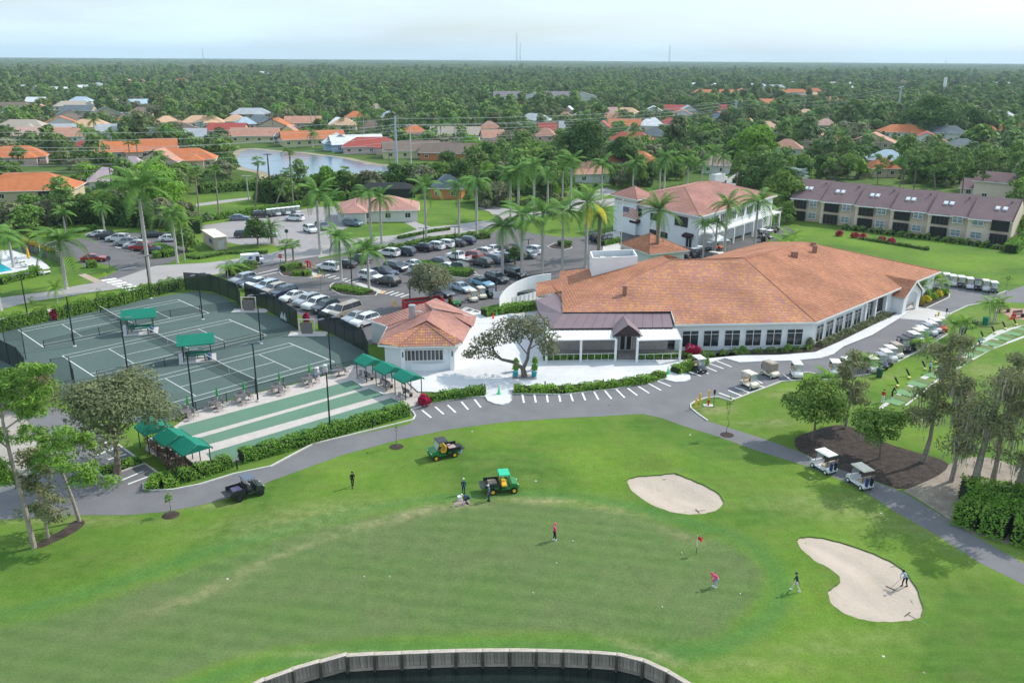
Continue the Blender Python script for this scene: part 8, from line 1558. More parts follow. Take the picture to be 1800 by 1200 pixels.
 for s in (-1, 1):
  sx = -1 if (pose == 'walk' and s > 0) else 1; hp_ = Vector((sh_[0] + arm[1][0]*sx, s*(.2 if pose in ('stand', 'walk') else .06), sh_[1] + arm[1][1])); g = MB().box((0, 0, -.035), (.05, .028, .08), taper=.9)
  for q in range(4): g.tube((-.02 + q*.0135, 0, .0), (-.018 + q*.0135, 0, -.1 - .012*(1.5 - abs(q-1.5))), .008, .006, 4)
  g.tube((.025, 0, -.02), (.05, 0, -.06), .009, .007, 4); g.build('hand', SKIN, t, loc=hp_)
 return t
M_MAROON = mat('lip_colour', (.3, .08, .08), .7, 0)
cl = lambda n, c: mat(n, c, .85, .12, 6)
NAVY, DKB, PINK, GREYC, WHC, BLKC, KHAKI = cl('navy_cloth', (.02, .03, .08)), cl('dark_blue_work_cloth', (.03, .05, .11)), cl('hot_pink_cloth', (.85, .05, .22)), cl('grey_cloth', (.4, .4, .42)), cl('white_cloth', (.7, .7, .7)), cl('black_cloth', (.012, .012, .015)), cl('stone_cloth', (.6, .57, .5))
def club(base, tip, label, m=None):
 t = thing('putter', base, 0, label, 'golf club'); d = tip - base; MB().tube((0, 0, 0), tuple(d), .012, .015, 5).build('shaft', m or M_CHR, t); MB().box((0, 0, .02), (.12, .04, .04)).build('club_head', M_RIM, t)
person(974, 949, .3, 'golfer in hot pink jacket and cap with black trousers standing on the green', PINK, BLKC, PINK, 'stand', 1.55, shoe=M_SHOE)
club(G(982, 948), G(982, 948) + Vector((-.3, 0, .8)), 'putter held by the standing golfer in pink')
person(1257, 1031, math.pi + .3, 'golfer in pink top and grey shorts bending over the putter', PINK, cl('lilac_shorts', (.4, .38, .48)), PINK, 'bend', 1.55, shoe=M_SHOE, skin_legs=False)
club(G(1248, 1030), G(1251, 1030) + Vector((.15, 0, .7)), 'putter under the bending golfer')
person(1399, 1038, math.pi - .2, 'golfer in navy top and stone trousers walking off the green', NAVY, KHAKI, NAVY, 'walk', 1.56, shoe=M_SHOE)
person(1590, 1030, math.pi + .4, 'golfer in pale blue shirt and black trousers raking the lower bunker', cl('pale_blue_cloth', (.35, .45, .55)), BLKC, BLKC, 'rake', 1.56)
b0 = G(1565, 1034); t = thing('rake', b0, 0, 'rake being pulled through the sand by the golfer in pale blue', 'rake'); d = G(1587, 1030) + Vector((0, 0, .95)) - b0; MB().tube((0, 0, .05), tuple(d), .018, .018, 5).build('handle', M_CHR, t); MB().box((0, 0, .04), (.7, .08, .06), -.8).build('head', M_WOODD, t)
person(815, 868, -math.pi/2 + math.pi, 'worker in dark blue seen from behind with a pale cap', DKB, DKB, WHC, 'stand', 1.56); person(822, 885, math.pi + .2, 'worker in dark blue crouching over the turf beside the bucket', DKB, DKB, WHC, 'crouch', 1.6); person(860, 880, math.pi, 'worker in white hat and dark vest leaning on a tool by the utility vehicle', cl('blue_grey_cloth', (.12, .15, .22)), DKB, WHC, 'stand', 1.6)
t = thing('work_tool', G(852, 878), 0, 'long handled tool standing beside the worker with white hat', 'tool'); MB().tube((0, 0, 0), (.15, 0, 1.3), .018, .018, 5).build('handle', M_BLACK, t)
person(620, 855, -1.2, 'person in all dark clothes walking alone across the grass', BLKC, BLKC, BLKC, 'walk', 1.58)
person(1551, 707, .9, 'golfer in red shirt and white shorts on the range path', cl('red_cloth', (.5, .01, .02)), WHC, BLKC, 'stand', 1.6, shoe=M_SHOE); person(1567, 699, -.3, 'golfer in black beside the first bright hitting mat', BLKC, BLKC, cl('red_cap_cloth', (.4, .02, .02)), 'putt', 1.6, shoe=M_SHOE)
person(1633, 655, 0, 'golfer in light blue half hidden by the leaning cypress', cl('light_blue_cloth', (.3, .5, .7)), NAVY, WHC, 'stand', 1.6); person(1686, 628, .2, 'golfer in striped pale shirt and white cap on a mat', cl('pale_stripe_cloth', (.5, .55, .65)), GREYC, WHC, 'stand', 1.6); person(1721, 608, 0, 'golfer in bright blue shirt bending on a far mat', cl('sky_blue_cloth', (.25, .5, .75)), NAVY, WHC, 'bend', 1.6); person(1697, 587, 2, 'person in dark clothes behind the feathery palm clump', BLKC, BLKC, BLKC, 'stand', 1.6)
person(459.5, 462, -1.57, 'mail carrier in dark clothes standing at the truck door', NAVY, NAVY, NAVY, 'stand', 1.7)
# pool side
t = thing('pool_umbrella', G(52, 464, 0), 0, 'closed orange umbrella beside the swimming pool', 'umbrella'); MB().tube((0, 0, 0), (0, 0, 3.6), .04, .04, 6).build('pole', M_WTRIM, t); MB().lathe([(.08, 1.0), (.28, 1.3), (.2, 2.6), (.04, 3.6)], n=8).build('folded_canopy', mat('orange_canvas', (.8, .4, .04), .8, .1), t)
fence([(38, 436), (60, 446), (90, 458), (110, 468)], 1.5, mat('dark_slat_wall', (.1, .1, .1), .8, .1), 'low dark wall between pool deck and car park', 'wall', 'pool_wall'); hedge([(42, 434), (64, 443), (94, 455)], 1.2, 1.7, 'orange croton hedge along the pool wall', seed=60, m=F_ORG, size=.2)
def lounger(t):
 MB().box((0, 0, .35), (1.9, .65, .06)).build('bed', M_WTRIM, t); MB().box((-.75, 0, .6), (.6, .65, .05), ry=.7).build('backrest', M_WTRIM, t)
 for x in (-.7, .7): MB().box((x, 0, .16), (.05, .6, .32)).build('leg', M_WTRIM, t)
LG = proto(lounger)
for i in range(9): place(LG, 'sun_lounger', G(22 + i*7.5, 455 + i*3.3 + (i % 2)*4, .03), 1.2, f'white sun lounger beside the pool, {ordn(i)} from the left', 'sun lounger', 'white loungers beside the pool')
# ------------------------------------------------------------ lake, houses, woods
LAKE = [(433, 262.5), (445, 262), (467, 265), (500, 268), (530, 269), (550, 272.5), (600, 278), (630, 285), (660, 291), (680, 293), (705, 297), (745, 301), (735, 308), (705, 314), (650, 318), (600, 322), (533, 328), (490, 330), (478, 322), (475, 315), (477, 308), (470, 304), (455, 300), (440, 298), (427, 294), (415, 285), (420, 270)]
LW = smooth_closed(gp(LAKE, 0), 1); BANK = offset(LW, -3.5, True) if sdist(LW, np.array([offset(LW, -3.5, True)[0].x]), np.array([offset(LW, -3.5, True)[0].y]))[0] > 0 else offset(LW, 3.5, True)
psheet('lake_bank', BANK, .02, mat('pale_bank_sand', (.3, .26, .18), 1, .3, .15, fine=.2, coords='World')); psheet('lake_water', LW, .05, M_LAKE)
sheet('lake_path', [(440, 325), (452, 312), (465, 303), (472, 303), (462, 313), (447, 327)], .03, MATS['pale_bank_sand']); sheet('foot_path', [(640, 287), (700, 291), (800, 293.5), (812, 293.5), (812, 295), (700, 293), (640, 289)], .06, MATS['pale_bank_sand'])
RC = {'orange': (.5, .165, .065), 'salmon': (.46, .24, .17), 'red': (.38, .08, .065), 'tan': (.33, .26, .2), 'peach': (.58, .37, .23), 'white': (.66, .68, .7), 'pale grey': (.4, .42, .45), 'slate': (.13, .16, .18), 'brown': (.2, .15, .12), 'lilac': (.42, .33, .36), 'pink': (.5, .32, .28), 'pale blue': (.38, .48, .56)}
RM = {k: mat(k.replace(' ', '_') + '_roof', c, .85, .12, .6, fine=.15) for k, c in RC.items()}
WC = {'w': mat('pale_wall', (.66, .65, .62), .85, .05, 1), 'b': mat('sand_wall', (.55, .46, .32), .85, .05, 1), 'y': mat('yellow_wall', (.62, .58, .3), .85, .05, 1), 'o': mat('orange_wall', (.55, .2, .08), .85, .05, 1), 'k': mat('pink_wall', (.6, .45, .4), .85, .05, 1), 'u': mat('blue_wall', (.35, .5, .65), .85, .05, 1)}
CO_ = dict(o='orange', s='salmon', r='red', t='tan', p='peach', w='white', g='pale grey', l='slate', b='brown', i='lilac', k='pink', u='pale blue')
HS = '''18 291 72 o;33 234 62 t;70 250 72 k;10 213 24 w;66 203 28 s;18 197 50 b;125 194 50 t;138 185 30 u;135 203 40 l;115 212 34 l;118 221 34 b;100 228 44 o;106 243 32 g;114 252 40 s;152 233 52 p;183 243 26 g;180 209 38 l;216 222 16 o;240 190 46 u;208 190 26 t;242 207 32 b;155 270 40 r;196 281 84 o;272 275 48 o;310 296 96 o;272 300 60 s;180 336 46 i;228 312 34 i;288 226 36 p;312 238 46 s;352 225 58 p;396 241 54 r;410 223 34 p;428 228 28 u;438 209 56 g;452 223 38 l;445 251 70 s y;480 232 48 o;530 226 52 s;592 228 26 w;545 257 92 o y;592 265 44 w u;622 266 78 w u;650 271 84 r k;720 279 86 b y;790 283 86 b o;602 230 40 p;623 215 30 o;652 214 22 o;682 215 26 u;650 236 32 b;726 244 36 o;800 248 76 t;865 254 34 s;872 272 40 b;940 220 48 g;994 216 24 s;1020 216 30 g;1072 206 22 k;1102 207 40 p;1150 205 32 w;1076 218 26 s;1100 231 48 o;1060 236 26 r;1112 259 66 r k;1140 231 30 w;1152 249 34 l;920 252 30 r;1036 322 60 s p;1110 300 86 o p;962 240 20 r;1188 201 28 r;1212 203 26 g;1200 211 36 o;1178 228 30 r;1197 236 26 p;1150 228 24 w;1264 216 30 r u;1275 200 14 r;1240 168 36 o;1278 168 20 o;1307 166 22 o;1338 164 20 o;1374 168 22 o;1400 167 34 o;1433 165 22 o;1428 173 26 p;1358 188 36 o;1312 190 30 o;1260 155 18 w;1330 155 30 w;1365 158 28 g;1388 274 42 s;1446 262 42 s;1262 306 40 k;1462 260 30 o;1542 262 56 s;1592 243 60 o;1652 244 78 l;1636 260 48 r;1738 240 26 o;1780 241 24 o;1568 297 52 u;1555 312 26 o;1552 197 44 p;1467 183 24 o;1500 160 20 w;1520 190 24 p;1600 160 34 w;1640 150 30 w;1590 148 20 s;1690 149 24 g;1755 152 34 w;1795 146 20 w;1695 160 26 s;1480 152 30 w;1540 150 24 r;1450 150 22 w;1398 151 22 g;1220 154 18 w;1160 158 20 s;60 186 24 w;20 160 28 g;60 162 26 s;100 164 22 w;150 160 26 w;170 155 16 g;206 145 30 w;660 199 20 t;785 350 34 l o;1700 273 46 l;860 236 30 s;1000 236 28 g;1035 244 24 k;1320 232 30 s;1352 236 34 p;1420 210 30 p;1760 212 40 w;1455 230 30 k;505 246 30 s y;340 252 30 g;960 250 30 s;985 262 30 b;1000 205 18 w;232 148 14 o;246 149 14 s;262 148 16 o;280 147 18 o;300 147 18 s;318 146 18 o;334 148 14 s;222 154 12 s;40 118 34 w;68 118 30 g;95 118 22 w;480 134 40 g;540 137 46 g;600 138 40 g;450 131 26 w;30 140 20 g;45 142 18 u;150 141 12 w'''
HL = []
for e in HS.split(';'):
 q = e.split(); HL.append((float(q[0]), float(q[1]), float(q[2]), CO_[q[3]], q[4] if len(q) > 4 else random.choice('wwbk')))
def hzone(u, v):
 if v < 172: return 'in the far woods'
 if v > 330: return 'behind the car park road'
 if u < 410: return 'in the left hand neighbourhood'
 if u < 905: return 'beyond the lake'
 if u < 1300: return 'behind the tall dark tree'
 return 'in the right hand neighbourhood'
HD = []; cnt = {}; M_TILE2F = mat('faded_tile_roof', (.42, .22, .18), .85, .12, .6, fine=.2)
for (u, v, w, c, wl_) in sorted(HL):
 p = G(u, v, 0); dist = math.hypot(p.x, p.y); wm = max(9, min(36, w*1.12*dist/FPX)); zn = hzone(u, v); key = (c, zn); n = cnt.get(key, 0); cnt[key] = n+1; far = v < 172
 d = 11 if wm > 14 else wm*.8; kind = random.choice(['hip', 'hip', 'gable', 'front']) if wl_ in 'wbkpo' else 'front'
 if v > 172 and wm > 18 and kind == 'front': kind = 'gable'
 rz_ = math.atan2(-p.x, p.y)*.6 + random.uniform(-.3, .3); c0_ = p + Vector((0, d/2, 0))
 t = simple_house('house', c0_, rz_, wm, d, 3.0, 3.5 if kind != 'front' else 3.9, RM[c], WC.get(wl_, WC['w']), kind, f'{c} roofed house {zn}, {ordn(n)} from the left', 'houses ' + zn, wins=not far)
 if kind == 'hip' and wm > 15 and not far:            # a cross wing towards the viewer
  x = wm*.22; MB().add([(x-3.6, -d/2-3.6, 2.85), (x+3.6, -d/2-3.6, 2.85), (x+3.6, 0, 2.86), (x-3.6, 0, 2.86), (x, -d/2+.2, 4.6), (x, 0, 4.6)], [(0, 1, 4), (1, 2, 5, 4), (3, 0, 4, 5)]).build('wing_roof', RM[c], t); MB().prism([(x-3, -d/2-3), (x+3, -d/2-3), (x+3, -d/2+.2), (x-3, -d/2+.2)], 0, 2.82).build('wing_wall', WC.get(wl_, WC['w']), t)
 HD.append((c0_.x, c0_.y, max(wm, d)*.62, dist))
# the big orange roofed house at the left, near the road
t = simple_house('house', G(66, 352, 0) + Vector((-4, 4, 0)), .22, 25, 14, 3.0, 4.0, RM['orange'], WC['b'], 'hip', 'large bright orange roofed house at the left edge above the pool car park', None); p = t.location; HD.append((p.x, p.y, 17, 330)); MB().box((8.5, -7.55, 1.5), (8.5, .1, 2.3)).build('screened_porch', M_SCR, t)
t = simple_house('house', G(662, 388, 0) + Vector((0, 4, 0)), .12, 19, 12, 2.9, 2.6, M_TILE2F, WC['w'], 'hip', 'low white house with pinkish brown tile roof across the road from the car park', None); HD.append((t.location.x, t.location.y, 12, 215))
MB().add([(-8.6, -9.5, 2.85), (-2.2, -9.5, 2.85), (-2.2, 0, 2.86), (-8.6, 0, 2.86), (-5.4, -6.5, 4.5), (-5.4, 0, 4.5)], [(0, 1, 4), (1, 2, 5, 4), (3, 0, 4, 5)]).build('wing_roof', M_TILE2F, t); MB().prism([(-8, -9), (-2.8, -9), (-2.8, -5.8), (-8, -5.8)], 0, 2.82).build('wing_wall', WC['w'], t)
# screen cages, wall, far apartment block
def cage(u, v, w, d, h, lab):
 t = thing('screen_cage', G(u, v, 0), .1, lab, 'screen enclosure', 'pool screen enclosures'); mb = MB()
 for i in range(5):
  x = -w/2 + w*i/4; mb.tube((x, 0, 0), (x, 0, h), .09, .09, 4).tube((x, 0, h), (x, d, h+1), .09, .09, 4)
 for z_ in (.1, h*.5, h): mb.tube((-w/2, 0, z_), (w/2, 0, z_), .08, .08, 4)
 mb.build('frame', M_WTRIM, t); MB().add([(-w/2, .1, 0), (w/2, .1, 0), (w/2, .1, h), (-w/2, .1, h), (w/2, d, h+1), (-w/2, d, h+1)], [(0, 1, 2, 3), (3, 2, 4, 5)]).build('screen', mesh_mat('cage_screen', (.03, .035, .05), .8), t)
for q in [(500, 253, 9, 6, 3.4, 'tall screened pool cage with white frame at the left of the lake houses'), (540, 256, 6, 5, 2.6, 'small screened pool cage before the long orange roof'), (668, 270, 8, 5, 2.6, 'screened pool cage beside the pink walled house'), (768, 279, 11, 6, 3.6, 'large screened gable cage before the brown roofed lake house'), (690, 266, 7, 5, 3, 'sloping screened cage behind the steel power pole')]: cage(*q)
t = thing('screen_cage', G(680, 346, 0), .15, 'broad dark screened pool cage behind the tile roofed house', 'screen enclosure'); MB().add([(-8, -3, 2.6), (8, -3, 2.6), (8, 4, 2.6), (-8, 4, 2.6), (-5, .5, 4), (5, .5, 4)], [(0, 1, 5, 4), (1, 2, 5), (2, 3, 4, 5), (3, 0, 4)]).build('dark_roof', M_SCR, t); MB().prism([(-7.9, -2.9), (7.9, -2.9), (7.9, 3.9), (-7.9, 3.9)], 0, 2.6).build('screen', M_SCR, t)
for (px, lab) in [([(1072, 262), (1120, 266), (1166, 259), (1212, 251), (1252, 247)], 'long peach garden wall behind the cart barn palms')]:
 P_ = gp(px, 0); t = thing('garden_wall', P_[0], 0, lab, 'wall'); wall(t, [p - P_[0] for p in P_], 0, 2.4, mat('peach_wall', (.6, .42, .3), .9, .1), 'wall', .3)
for k, (u, v, w) in enumerate([(893, 182, 34), (938, 184, 36), (985, 182, 34), (1022, 183, 34)]):
 p = G(u, v, 0); simple_house('apartment_block', p, .1*(-1)**k, 26, 14, 6.5, 4, mat('purple_grey_roof', (.2, .18, .2), .9, .1), WC['w'], ['gable', 'front'][k % 2], f'white block with purple grey roof in the woods, {ordn(k)} of four from the left', 'white blocks rising from the woods', 'apartment block'); HD.append((p.x, p.y, 17, 800))
# poles, wires and masts
M_STEEL = mat('pale_steel', (.4, .45, .52), .5, .1); M_WPOLE = mat('dark_wood_pole', (.1, .08, .07), .9, .2)
PO = {}
for k, (u, v, vt, r, m_, lab) in enumerate([(698, 316, 205, .5, 'S', 'thick pale blue steel power pole beside the lake'), (723, 303, 218, .3, 'C', 'thin concrete power pole right of the thick steel one'), (1290, 226, 176, .8, 'S', 'tall grey steel power pole beyond the bright layered tree'), (1326, 214, 187, .4, 'C', 'thinner power pole right of the tall grey one'), (1534, 212, 181, .8, 'S', 'left of a pair of short steel poles beside the black tree'), (1541, 212, 182, .8, 'S', 'right of a pair of short steel poles beside the black tree'), (1577, 206, 151, .9, 'S', 'tallest steel power pole right of the black tree'), (199, 346, 289, .22, 'W', 'dark leaning wooden pole above the big orange roof'), (207, 350, 305, .16, 'C', 'thin pale pole right of the dark wooden one'), (437, 352, 308, .2, 'C', 'grey pole at the grass strip before the lake'), (474, 322, 270, .3, 'W', 'dark wooden pole standing at the lake corner'), (685, 310, 262, .12, 'W', 'thin dark pole left of the steel one'), (1424, 300, 262, .2, 'W', 'wooden pole beside the salmon house'), (1293, 318, 288, .2, 'W', 'dark wooden pole at the road beyond the barn')]):
 p = G(u, v, 0); h = HT(u, v, vt); r_ = r; PO[k] = (p, h); t = thing('power_pole', p, 0, lab, 'power pole', None); m3 = {'S': M_STEEL, 'C': M_CONC2, 'W': M_WPOLE}[m_]; MB().tube((0, 0, 0), (0, 0, h), r_, r_*.6, 8).build('pole', m3, t)
 for j in range(3 if m_ == 'S' else 1): MB().tube((-1.3, 0, h*(.97 - .1*j)), (1.3, 0, h*(.97 - .1*j)), .12, .12, 5).build('cross_arm', m3, t)
t = thing('cell_tower', G(1656, 180, 0), 0, 'white topped cell tower on the right, taller than the trees', 'tower'); h = HT(1656, 180, 136); MB().tube((0, 0, 0), (0, 0, h*.62), 1.0, .9, 8).build('lower_mast', M_CONC2, t); MB().tube((0, 0, h*.62), (0, 0, h), 1.5, 1.5, 10).build('white_shroud', M_WTRIM, t)
def wires(a, b, hs, lab, off=(0, 0), sag=2.5, r=.07):
 t = thing('power_wires', a, 0, lab, 'wires');
 for j, (h0, h1) in enumerate(hs):
  P_ = [Vector(((b.x-a.x)*k/14, (b.y-a.y)*k/14, h0 + (h1-h0)*k/14 - sag*4*(k/14)*(1-k/14))) for k in range(15)]; MB().path(P_, [r]*15, 3).build('wire', mat('wire_metal', (.42, .44, .45), .5, 0), t)
h0 = PO[0][1]; h2 = PO[2][1]
wires(PO[0][0], PO[2][0], [(h0*f, h2*f) for f in (.97, .87, .77)], 'wires running from the thick steel pole to the far grey one')
wires(PO[1][0], PO[3][0], [(PO[1][1]*f, PO[3][1]*f) for f in (.97, .8, .68, .6)], 'lower wires running right from the thin concrete pole')
wires(PO[2][0], PO[6][0], [(h2*f, PO[6][1]*f) for f in (.97, .85, .74)], 'wires between the far steel poles on the right')
LE = G(-160, 358, 0)
wires(PO[0][0], LE, [(h0*f, h0*f) for f in (.97, .87, .77)], 'upper wires running left from the thick steel pole past the lake', r=.055); wires(PO[1][0], LE + Vector((3, 8, 0)), [(PO[1][1]*f, 13*f) for f in (.97, .8, .68, .55)], 'lower wires crossing before the left hand houses', r=.05)
for (u, v, vt, wd, lab) in [(908, 114, 58, 2.2, 'very tall thin lattice mast on the horizon at the middle'), (1175, 115.5, 79, 2.6, 'tapering lattice mast on the horizon right of the middle'), (359.5, 110, 84, 1.8, 'thin mast on the horizon at the left'), (1659, 116, 106, 2, 'small mast on the horizon at the right'), (914, 114, 76, 1.2, 'faint shorter mast beside the tallest one')]:
 p = G0(u, v + 14, 0); p = Vector((p[0], p[1], 0)); h = HT(u, v + 14, vt); t = thing('radio_mast', p, 0, lab, 'mast'); s_ = wd*1.1; mb = MB()
 for x, y in ((-1, -1), (1, -1), (0, 1)): mb.tube((x*s_, y*s_, 0), (x*s_*.35, y*s_*.35, h), .45, .25, 4)
 for i in range(14): f = i/14; g_ = (i+1)/14; k0, k1 = 1 - .65*f, 1 - .65*g_; mb.tube((-s_*k0, -s_*k0, h*f), (s_*k1, -s_*k1, h*g_), .22, .22, 3)
 mb.build('lattice', M_CONC2, t)
# --------------------------------------------- trees: the largest three hundred singly, the rest scattered as one mass
SEED = np.random.default_rng(99)
XY = []
d = 150.0
while d < 2600:
 s = 6.3 if d < 650 else 6.6 + (d-650)*.005; n = int(2.3*.62*d/s); th = (np.arange(n) + SEED.random(n)*.9)/n*1.42 - .71; rr = d + SEED.random(n)*s; XY.append(np.stack([rr*np.sin(th), rr*np.cos(th)], 1)); d += s
XY = np.concatenate(XY)
uv = np.array([PX(x, y, 0) for x, y in XY]); U_, Vv = uv[:, 0], uv[:, 1]; ok = Vv < 300; LX = [(413, 252), (440, 252), (560, 258), (660, 270), (760, 281), (820, 284), (826, 306), (730, 322), (640, 340), (470, 347), (425, 330), (405, 290)]
for z_ in ([(-200, 352), (30, 372), (150, 365), (240, 392), (340, 380), (340, 396), (300, 403), (150, 402), (60, 424), (-200, 450)], [(140, 300), (345, 300), (345, 352), (280, 372), (215, 365), (165, 350), (150, 330)], [(345, 298), (425, 298), (425, 320), (440, 335), (345, 345)], [(470, 333), (530, 332), (700, 318), (820, 312), (900, 330), (905, 352), (830, 358), (760, 345), (690, 338), (560, 352), (500, 365), (470, 360)], [(830, 300), (1060, 300), (1090, 318), (1050, 330), (1000, 335), (990, 352), (960, 362), (900, 368), (860, 362), (830, 340)], [(1060, 300), (1260, 300), (1210, 318), (1130, 328), (1060, 340)], [(1330, 300), (1900, 300), (1900, 348), (1500, 322), (1415, 322), (1385, 372), (1350, 355), (1300, 345), (1300, 328), (1340, 318)], [(1785, 345), (1900, 345), (1900, 440), (1800, 425)], [(-100, 300), (60, 300), (60, 318), (-100, 330)], [(600, 380), (620, 378), (650, 392), (610, 400)]): ok |= pip(z_, U_, Vv)
for z_ in (LX, [(340, 322), (440, 318), (445, 352), (345, 372)], [(1270, 300), (1345, 283), (1372, 283), (1375, 300), (1300, 318)], [(1340, 296), (1450, 286), (1450, 300), (1300, 318)], [(120, 345), (165, 330), (190, 345), (130, 352)]): ok &= ~pip(z_, U_, Vv)
rd_ = [(p.x, p.y) for p in gp([(1060, 372), (1150, 356), (1300, 328), (1440, 306), (1440, 290), (1300, 308), (1150, 334), (1060, 342)], 0)]; ok &= ~pip(rd_, XY[:, 0], XY[:, 1])
low = np.zeros(len(XY), bool)
for (hx_, hy_, hr, hd_) in HD:
 dx, dy = XY[:, 0]-hx_, XY[:, 1]-hy_; ok &= np.hypot(dx, dy) > hr + 3.0
 L_ = min(220, 4.2*hd_/37.6); ux, uy = -hx_/math.hypot(hx_, hy_), -hy_/math.hypot(hx_, hy_); al_ = dx*ux + dy*uy; pe = np.abs(dx*uy - dy*ux); low |= (al_ > 0) & (al_ < L_) & (pe < hr*1.0)
for (u, v, *_r) in [(1030, 312), (1095, 300), (1320, 300), (1500, 232), (1638, 240), (1712, 238), (268, 372), (1382, 392), (290, 248), (828, 268)]: q = G(u, v); ok &= np.hypot(XY[:, 0]-q.x, XY[:, 1]-q.y) > 8
inhood = (Vv > 172) & (Vv < 300); gone = SEED.random(len(XY)); ok &= ~(low & (gone < .7)) & ~(inhood & (gone > .9))
clr = np.sin(XY[:, 0]*.011 + 2*np.sin(XY[:, 1]*.004)) + np.sin(XY[:, 1]*.009 + 1.3*np.sin(XY[:, 0]*.006 + 1)); ok &= ~((Vv < 185) & (clr > 1.25) & (SEED.random(len(XY)) < .75))
XY, U_, Vv, low = XY[ok], U_[ok], Vv[ok], low[ok]; D_ = np.hypot(XY[:, 0], XY[:, 1]); o_ = np.argsort(D_); XY, U_, Vv, low, D_ = XY[o_], U_[o_], Vv[o_], low[o_], D_[o_]
LOOK = [('dark leafy', F_DARK), ('mid green', F_MID), ('yellow green', F_BRIGHT), ('grey green', F_GREY), ('feathery', F_PINE)]
PRO = []
for k, (nm, m_) in enumerate(LOOK):
 for j in range(2): PRO.append((nm, tree_tree([4.2, 4.0, 3.8, 4.4, 3.6][k], [6, 5.6, 4.6, 5.2, 8][k], [1.6, 1.6, 1.4, 1.2, 4][k], .22, 1500 if k != 4 else 1100, .46, m_, 200 + k*7 + j, 12, None, (0, 0), .1, 6)))
inview = (U_ > -60) & (U_ < 1860)
def tzone(u, v):
 if v > 330: return 'near the road behind the car parks' if u < 1250 else 'beside the town houses'
 if u < 430: return 'left of the lake'
 if u < 850: return 'behind the row of road palms' if v > 300 else 'beyond the lake'
 return 'between barn and far houses' if u < 1330 else 'beyond the town houses'
idx_ = [i for i in range(len(XY)) if inview[i]][:285]; lab_ = {}
sel = []
for i in idx_: k = int(SEED.choice(5, p=[.26, .32, .15, .15, .12])); sel.append((i, k))
for i, k in sorted(sel, key=lambda t: U_[t[0]]):
 zn = tzone(U_[i], Vv[i]); key = (k, zn); n = lab_.get(key, 0); lab_[key] = n+1; nm, tr = PRO[2*k + (n % 2)]; s = float(SEED.uniform(.65, 1.1))*(.42 if low[i] else 1.12)
 place(tr, 'tree', Vector((XY[i, 0], XY[i, 1], 0)), float(SEED.random()*6.28), f'{nm} tree {zn}, {ordn(n)} from the left', 'tree', 'trees ' + zn, (s, s, s*float(SEED.uniform(.85, 1.15))))
rest = np.setdiff1d(np.arange(len(XY)), np.array(idx_))
HC = bpy.data.collections.new('tree_sources')
def src(name, V_, m): o = bpy.data.objects.new(name, quad_mesh(name, V_, m)); HC.objects.link(o)
F_FAR2 = leaf_mat('distant_pine_leaves', (.11, .17, .06), col2=(.2, .26, .1), rnd=.3)
for k in range(8):
 bl = crown_blobs([5, 4.6, 3.8, 5.6][k % 4], [5.5, 5, 6.5, 5][k % 4], [1.5, 2, 3.5, 1.2][k % 4], 9, 300 + k); src('mid_tree_%s' % 'abcdefgh'[k], blob_leaves(bl, 420, .85, 1.2, 300 + k, .2, .5, .28), [F_FAR, F_FAR2, F_PINE, F_FAR, F_DARK, F_MID, F_FAR2, F_GREY][k])
def scatter(name, P_, rz, sc, ix, coll, label):
 me = bpy.data.meshes.new(name); me.from_pydata(P_.tolist(), [], []); attr(me, 'rz', rz); attr(me, 'sc', sc); a = me.attributes.new('ix', 'INT', 'POINT'); a.data.foreach_set('value', ix.astype(np.int32)); o = ob(name, me, kind='stuff', label=label)
 g = bpy.data.node_groups.new(name, 'GeometryNodeTree'); g.interface.new_socket('Geometry', in_out='INPUT', socket_type='NodeSocketGeometry'); g.interface.new_socket('Geometry', in_out='OUTPUT', socket_type='NodeSocketGeometry'); N = g.nodes; K = g.links.new
 gi, go = N.new('NodeGroupInput'), N.new('NodeGroupOutput'); ci = N.new('GeometryNodeCollectionInfo'); ci.inputs['Collection'].default_value = coll; ci.inputs['Separate Children'].default_value = True; ci.inputs['Reset Children'].default_value = True
 ip = N.new('GeometryNodeInstanceOnPoints'); ip.inputs['Pick Instance'].default_value = True
 def na(nm, ty): n = N.new('GeometryNodeInputNamedAttribute'); n.data_type = ty; n.inputs['Name'].default_value = nm; return n.outputs['Attribute']
 cx = N.new('ShaderNodeCombineXYZ'); K(na('rz', 'FLOAT'), cx.inputs[2]); cs = N.new('ShaderNodeCombineXYZ'); s_ = na('sc', 'FLOAT'); K(s_, cs.inputs[0]); K(s_, cs.inputs[1]); K(s_, cs.inputs[2])
 K(gi.outputs[0], ip.inputs['Points']); K(ci.outputs[0], ip.inputs['Instance']); K(na('ix', 'INT'), ip.inputs['Instance Index']); K(cx.outputs[0], ip.inputs['Rotation']); K(cs.outputs[0], ip.inputs['Scale']); K(ip.outputs[0], go.inputs[0])
 md = o.modifiers.new('scatter', 'NODES'); md.node_group = g; return o
bush = np.concatenate([rest[D_[rest] < 900]]*2 + [np.array(idx_)]*2)
P_ = XY[bush] + SEED.normal(0, 2.6, (len(bush), 2)); ub = np.array([PX(x, y, 0) for x, y in P_]); k_ = ~pip(LX, ub[:, 0], ub[:, 1]) & ~pip(rd_, P_[:, 0], P_[:, 1]) & ~pip([(p.x, p.y) for p in BANK], P_[:, 0], P_[:, 1])
for (hx_, hy_, hr, hd_) in HD: k_ &= np.hypot(P_[:, 0]-hx_, P_[:, 1]-hy_) > hr + .5
P_ = P_[k_]; nb_ = len(P_)
n = len(rest); far_ = D_[rest] > 620
scz = SEED.choice([.55, .75, .95, 1.15, 1.4], n, p=[.2, .25, .27, .2, .08])*SEED.uniform(.85, 1.15, n)*np.where(low[rest], .3, 1)*np.where(far_, 1.12, 1.05)*(1 + np.clip((D_[rest]-900)/1700, 0, 1)*.45)
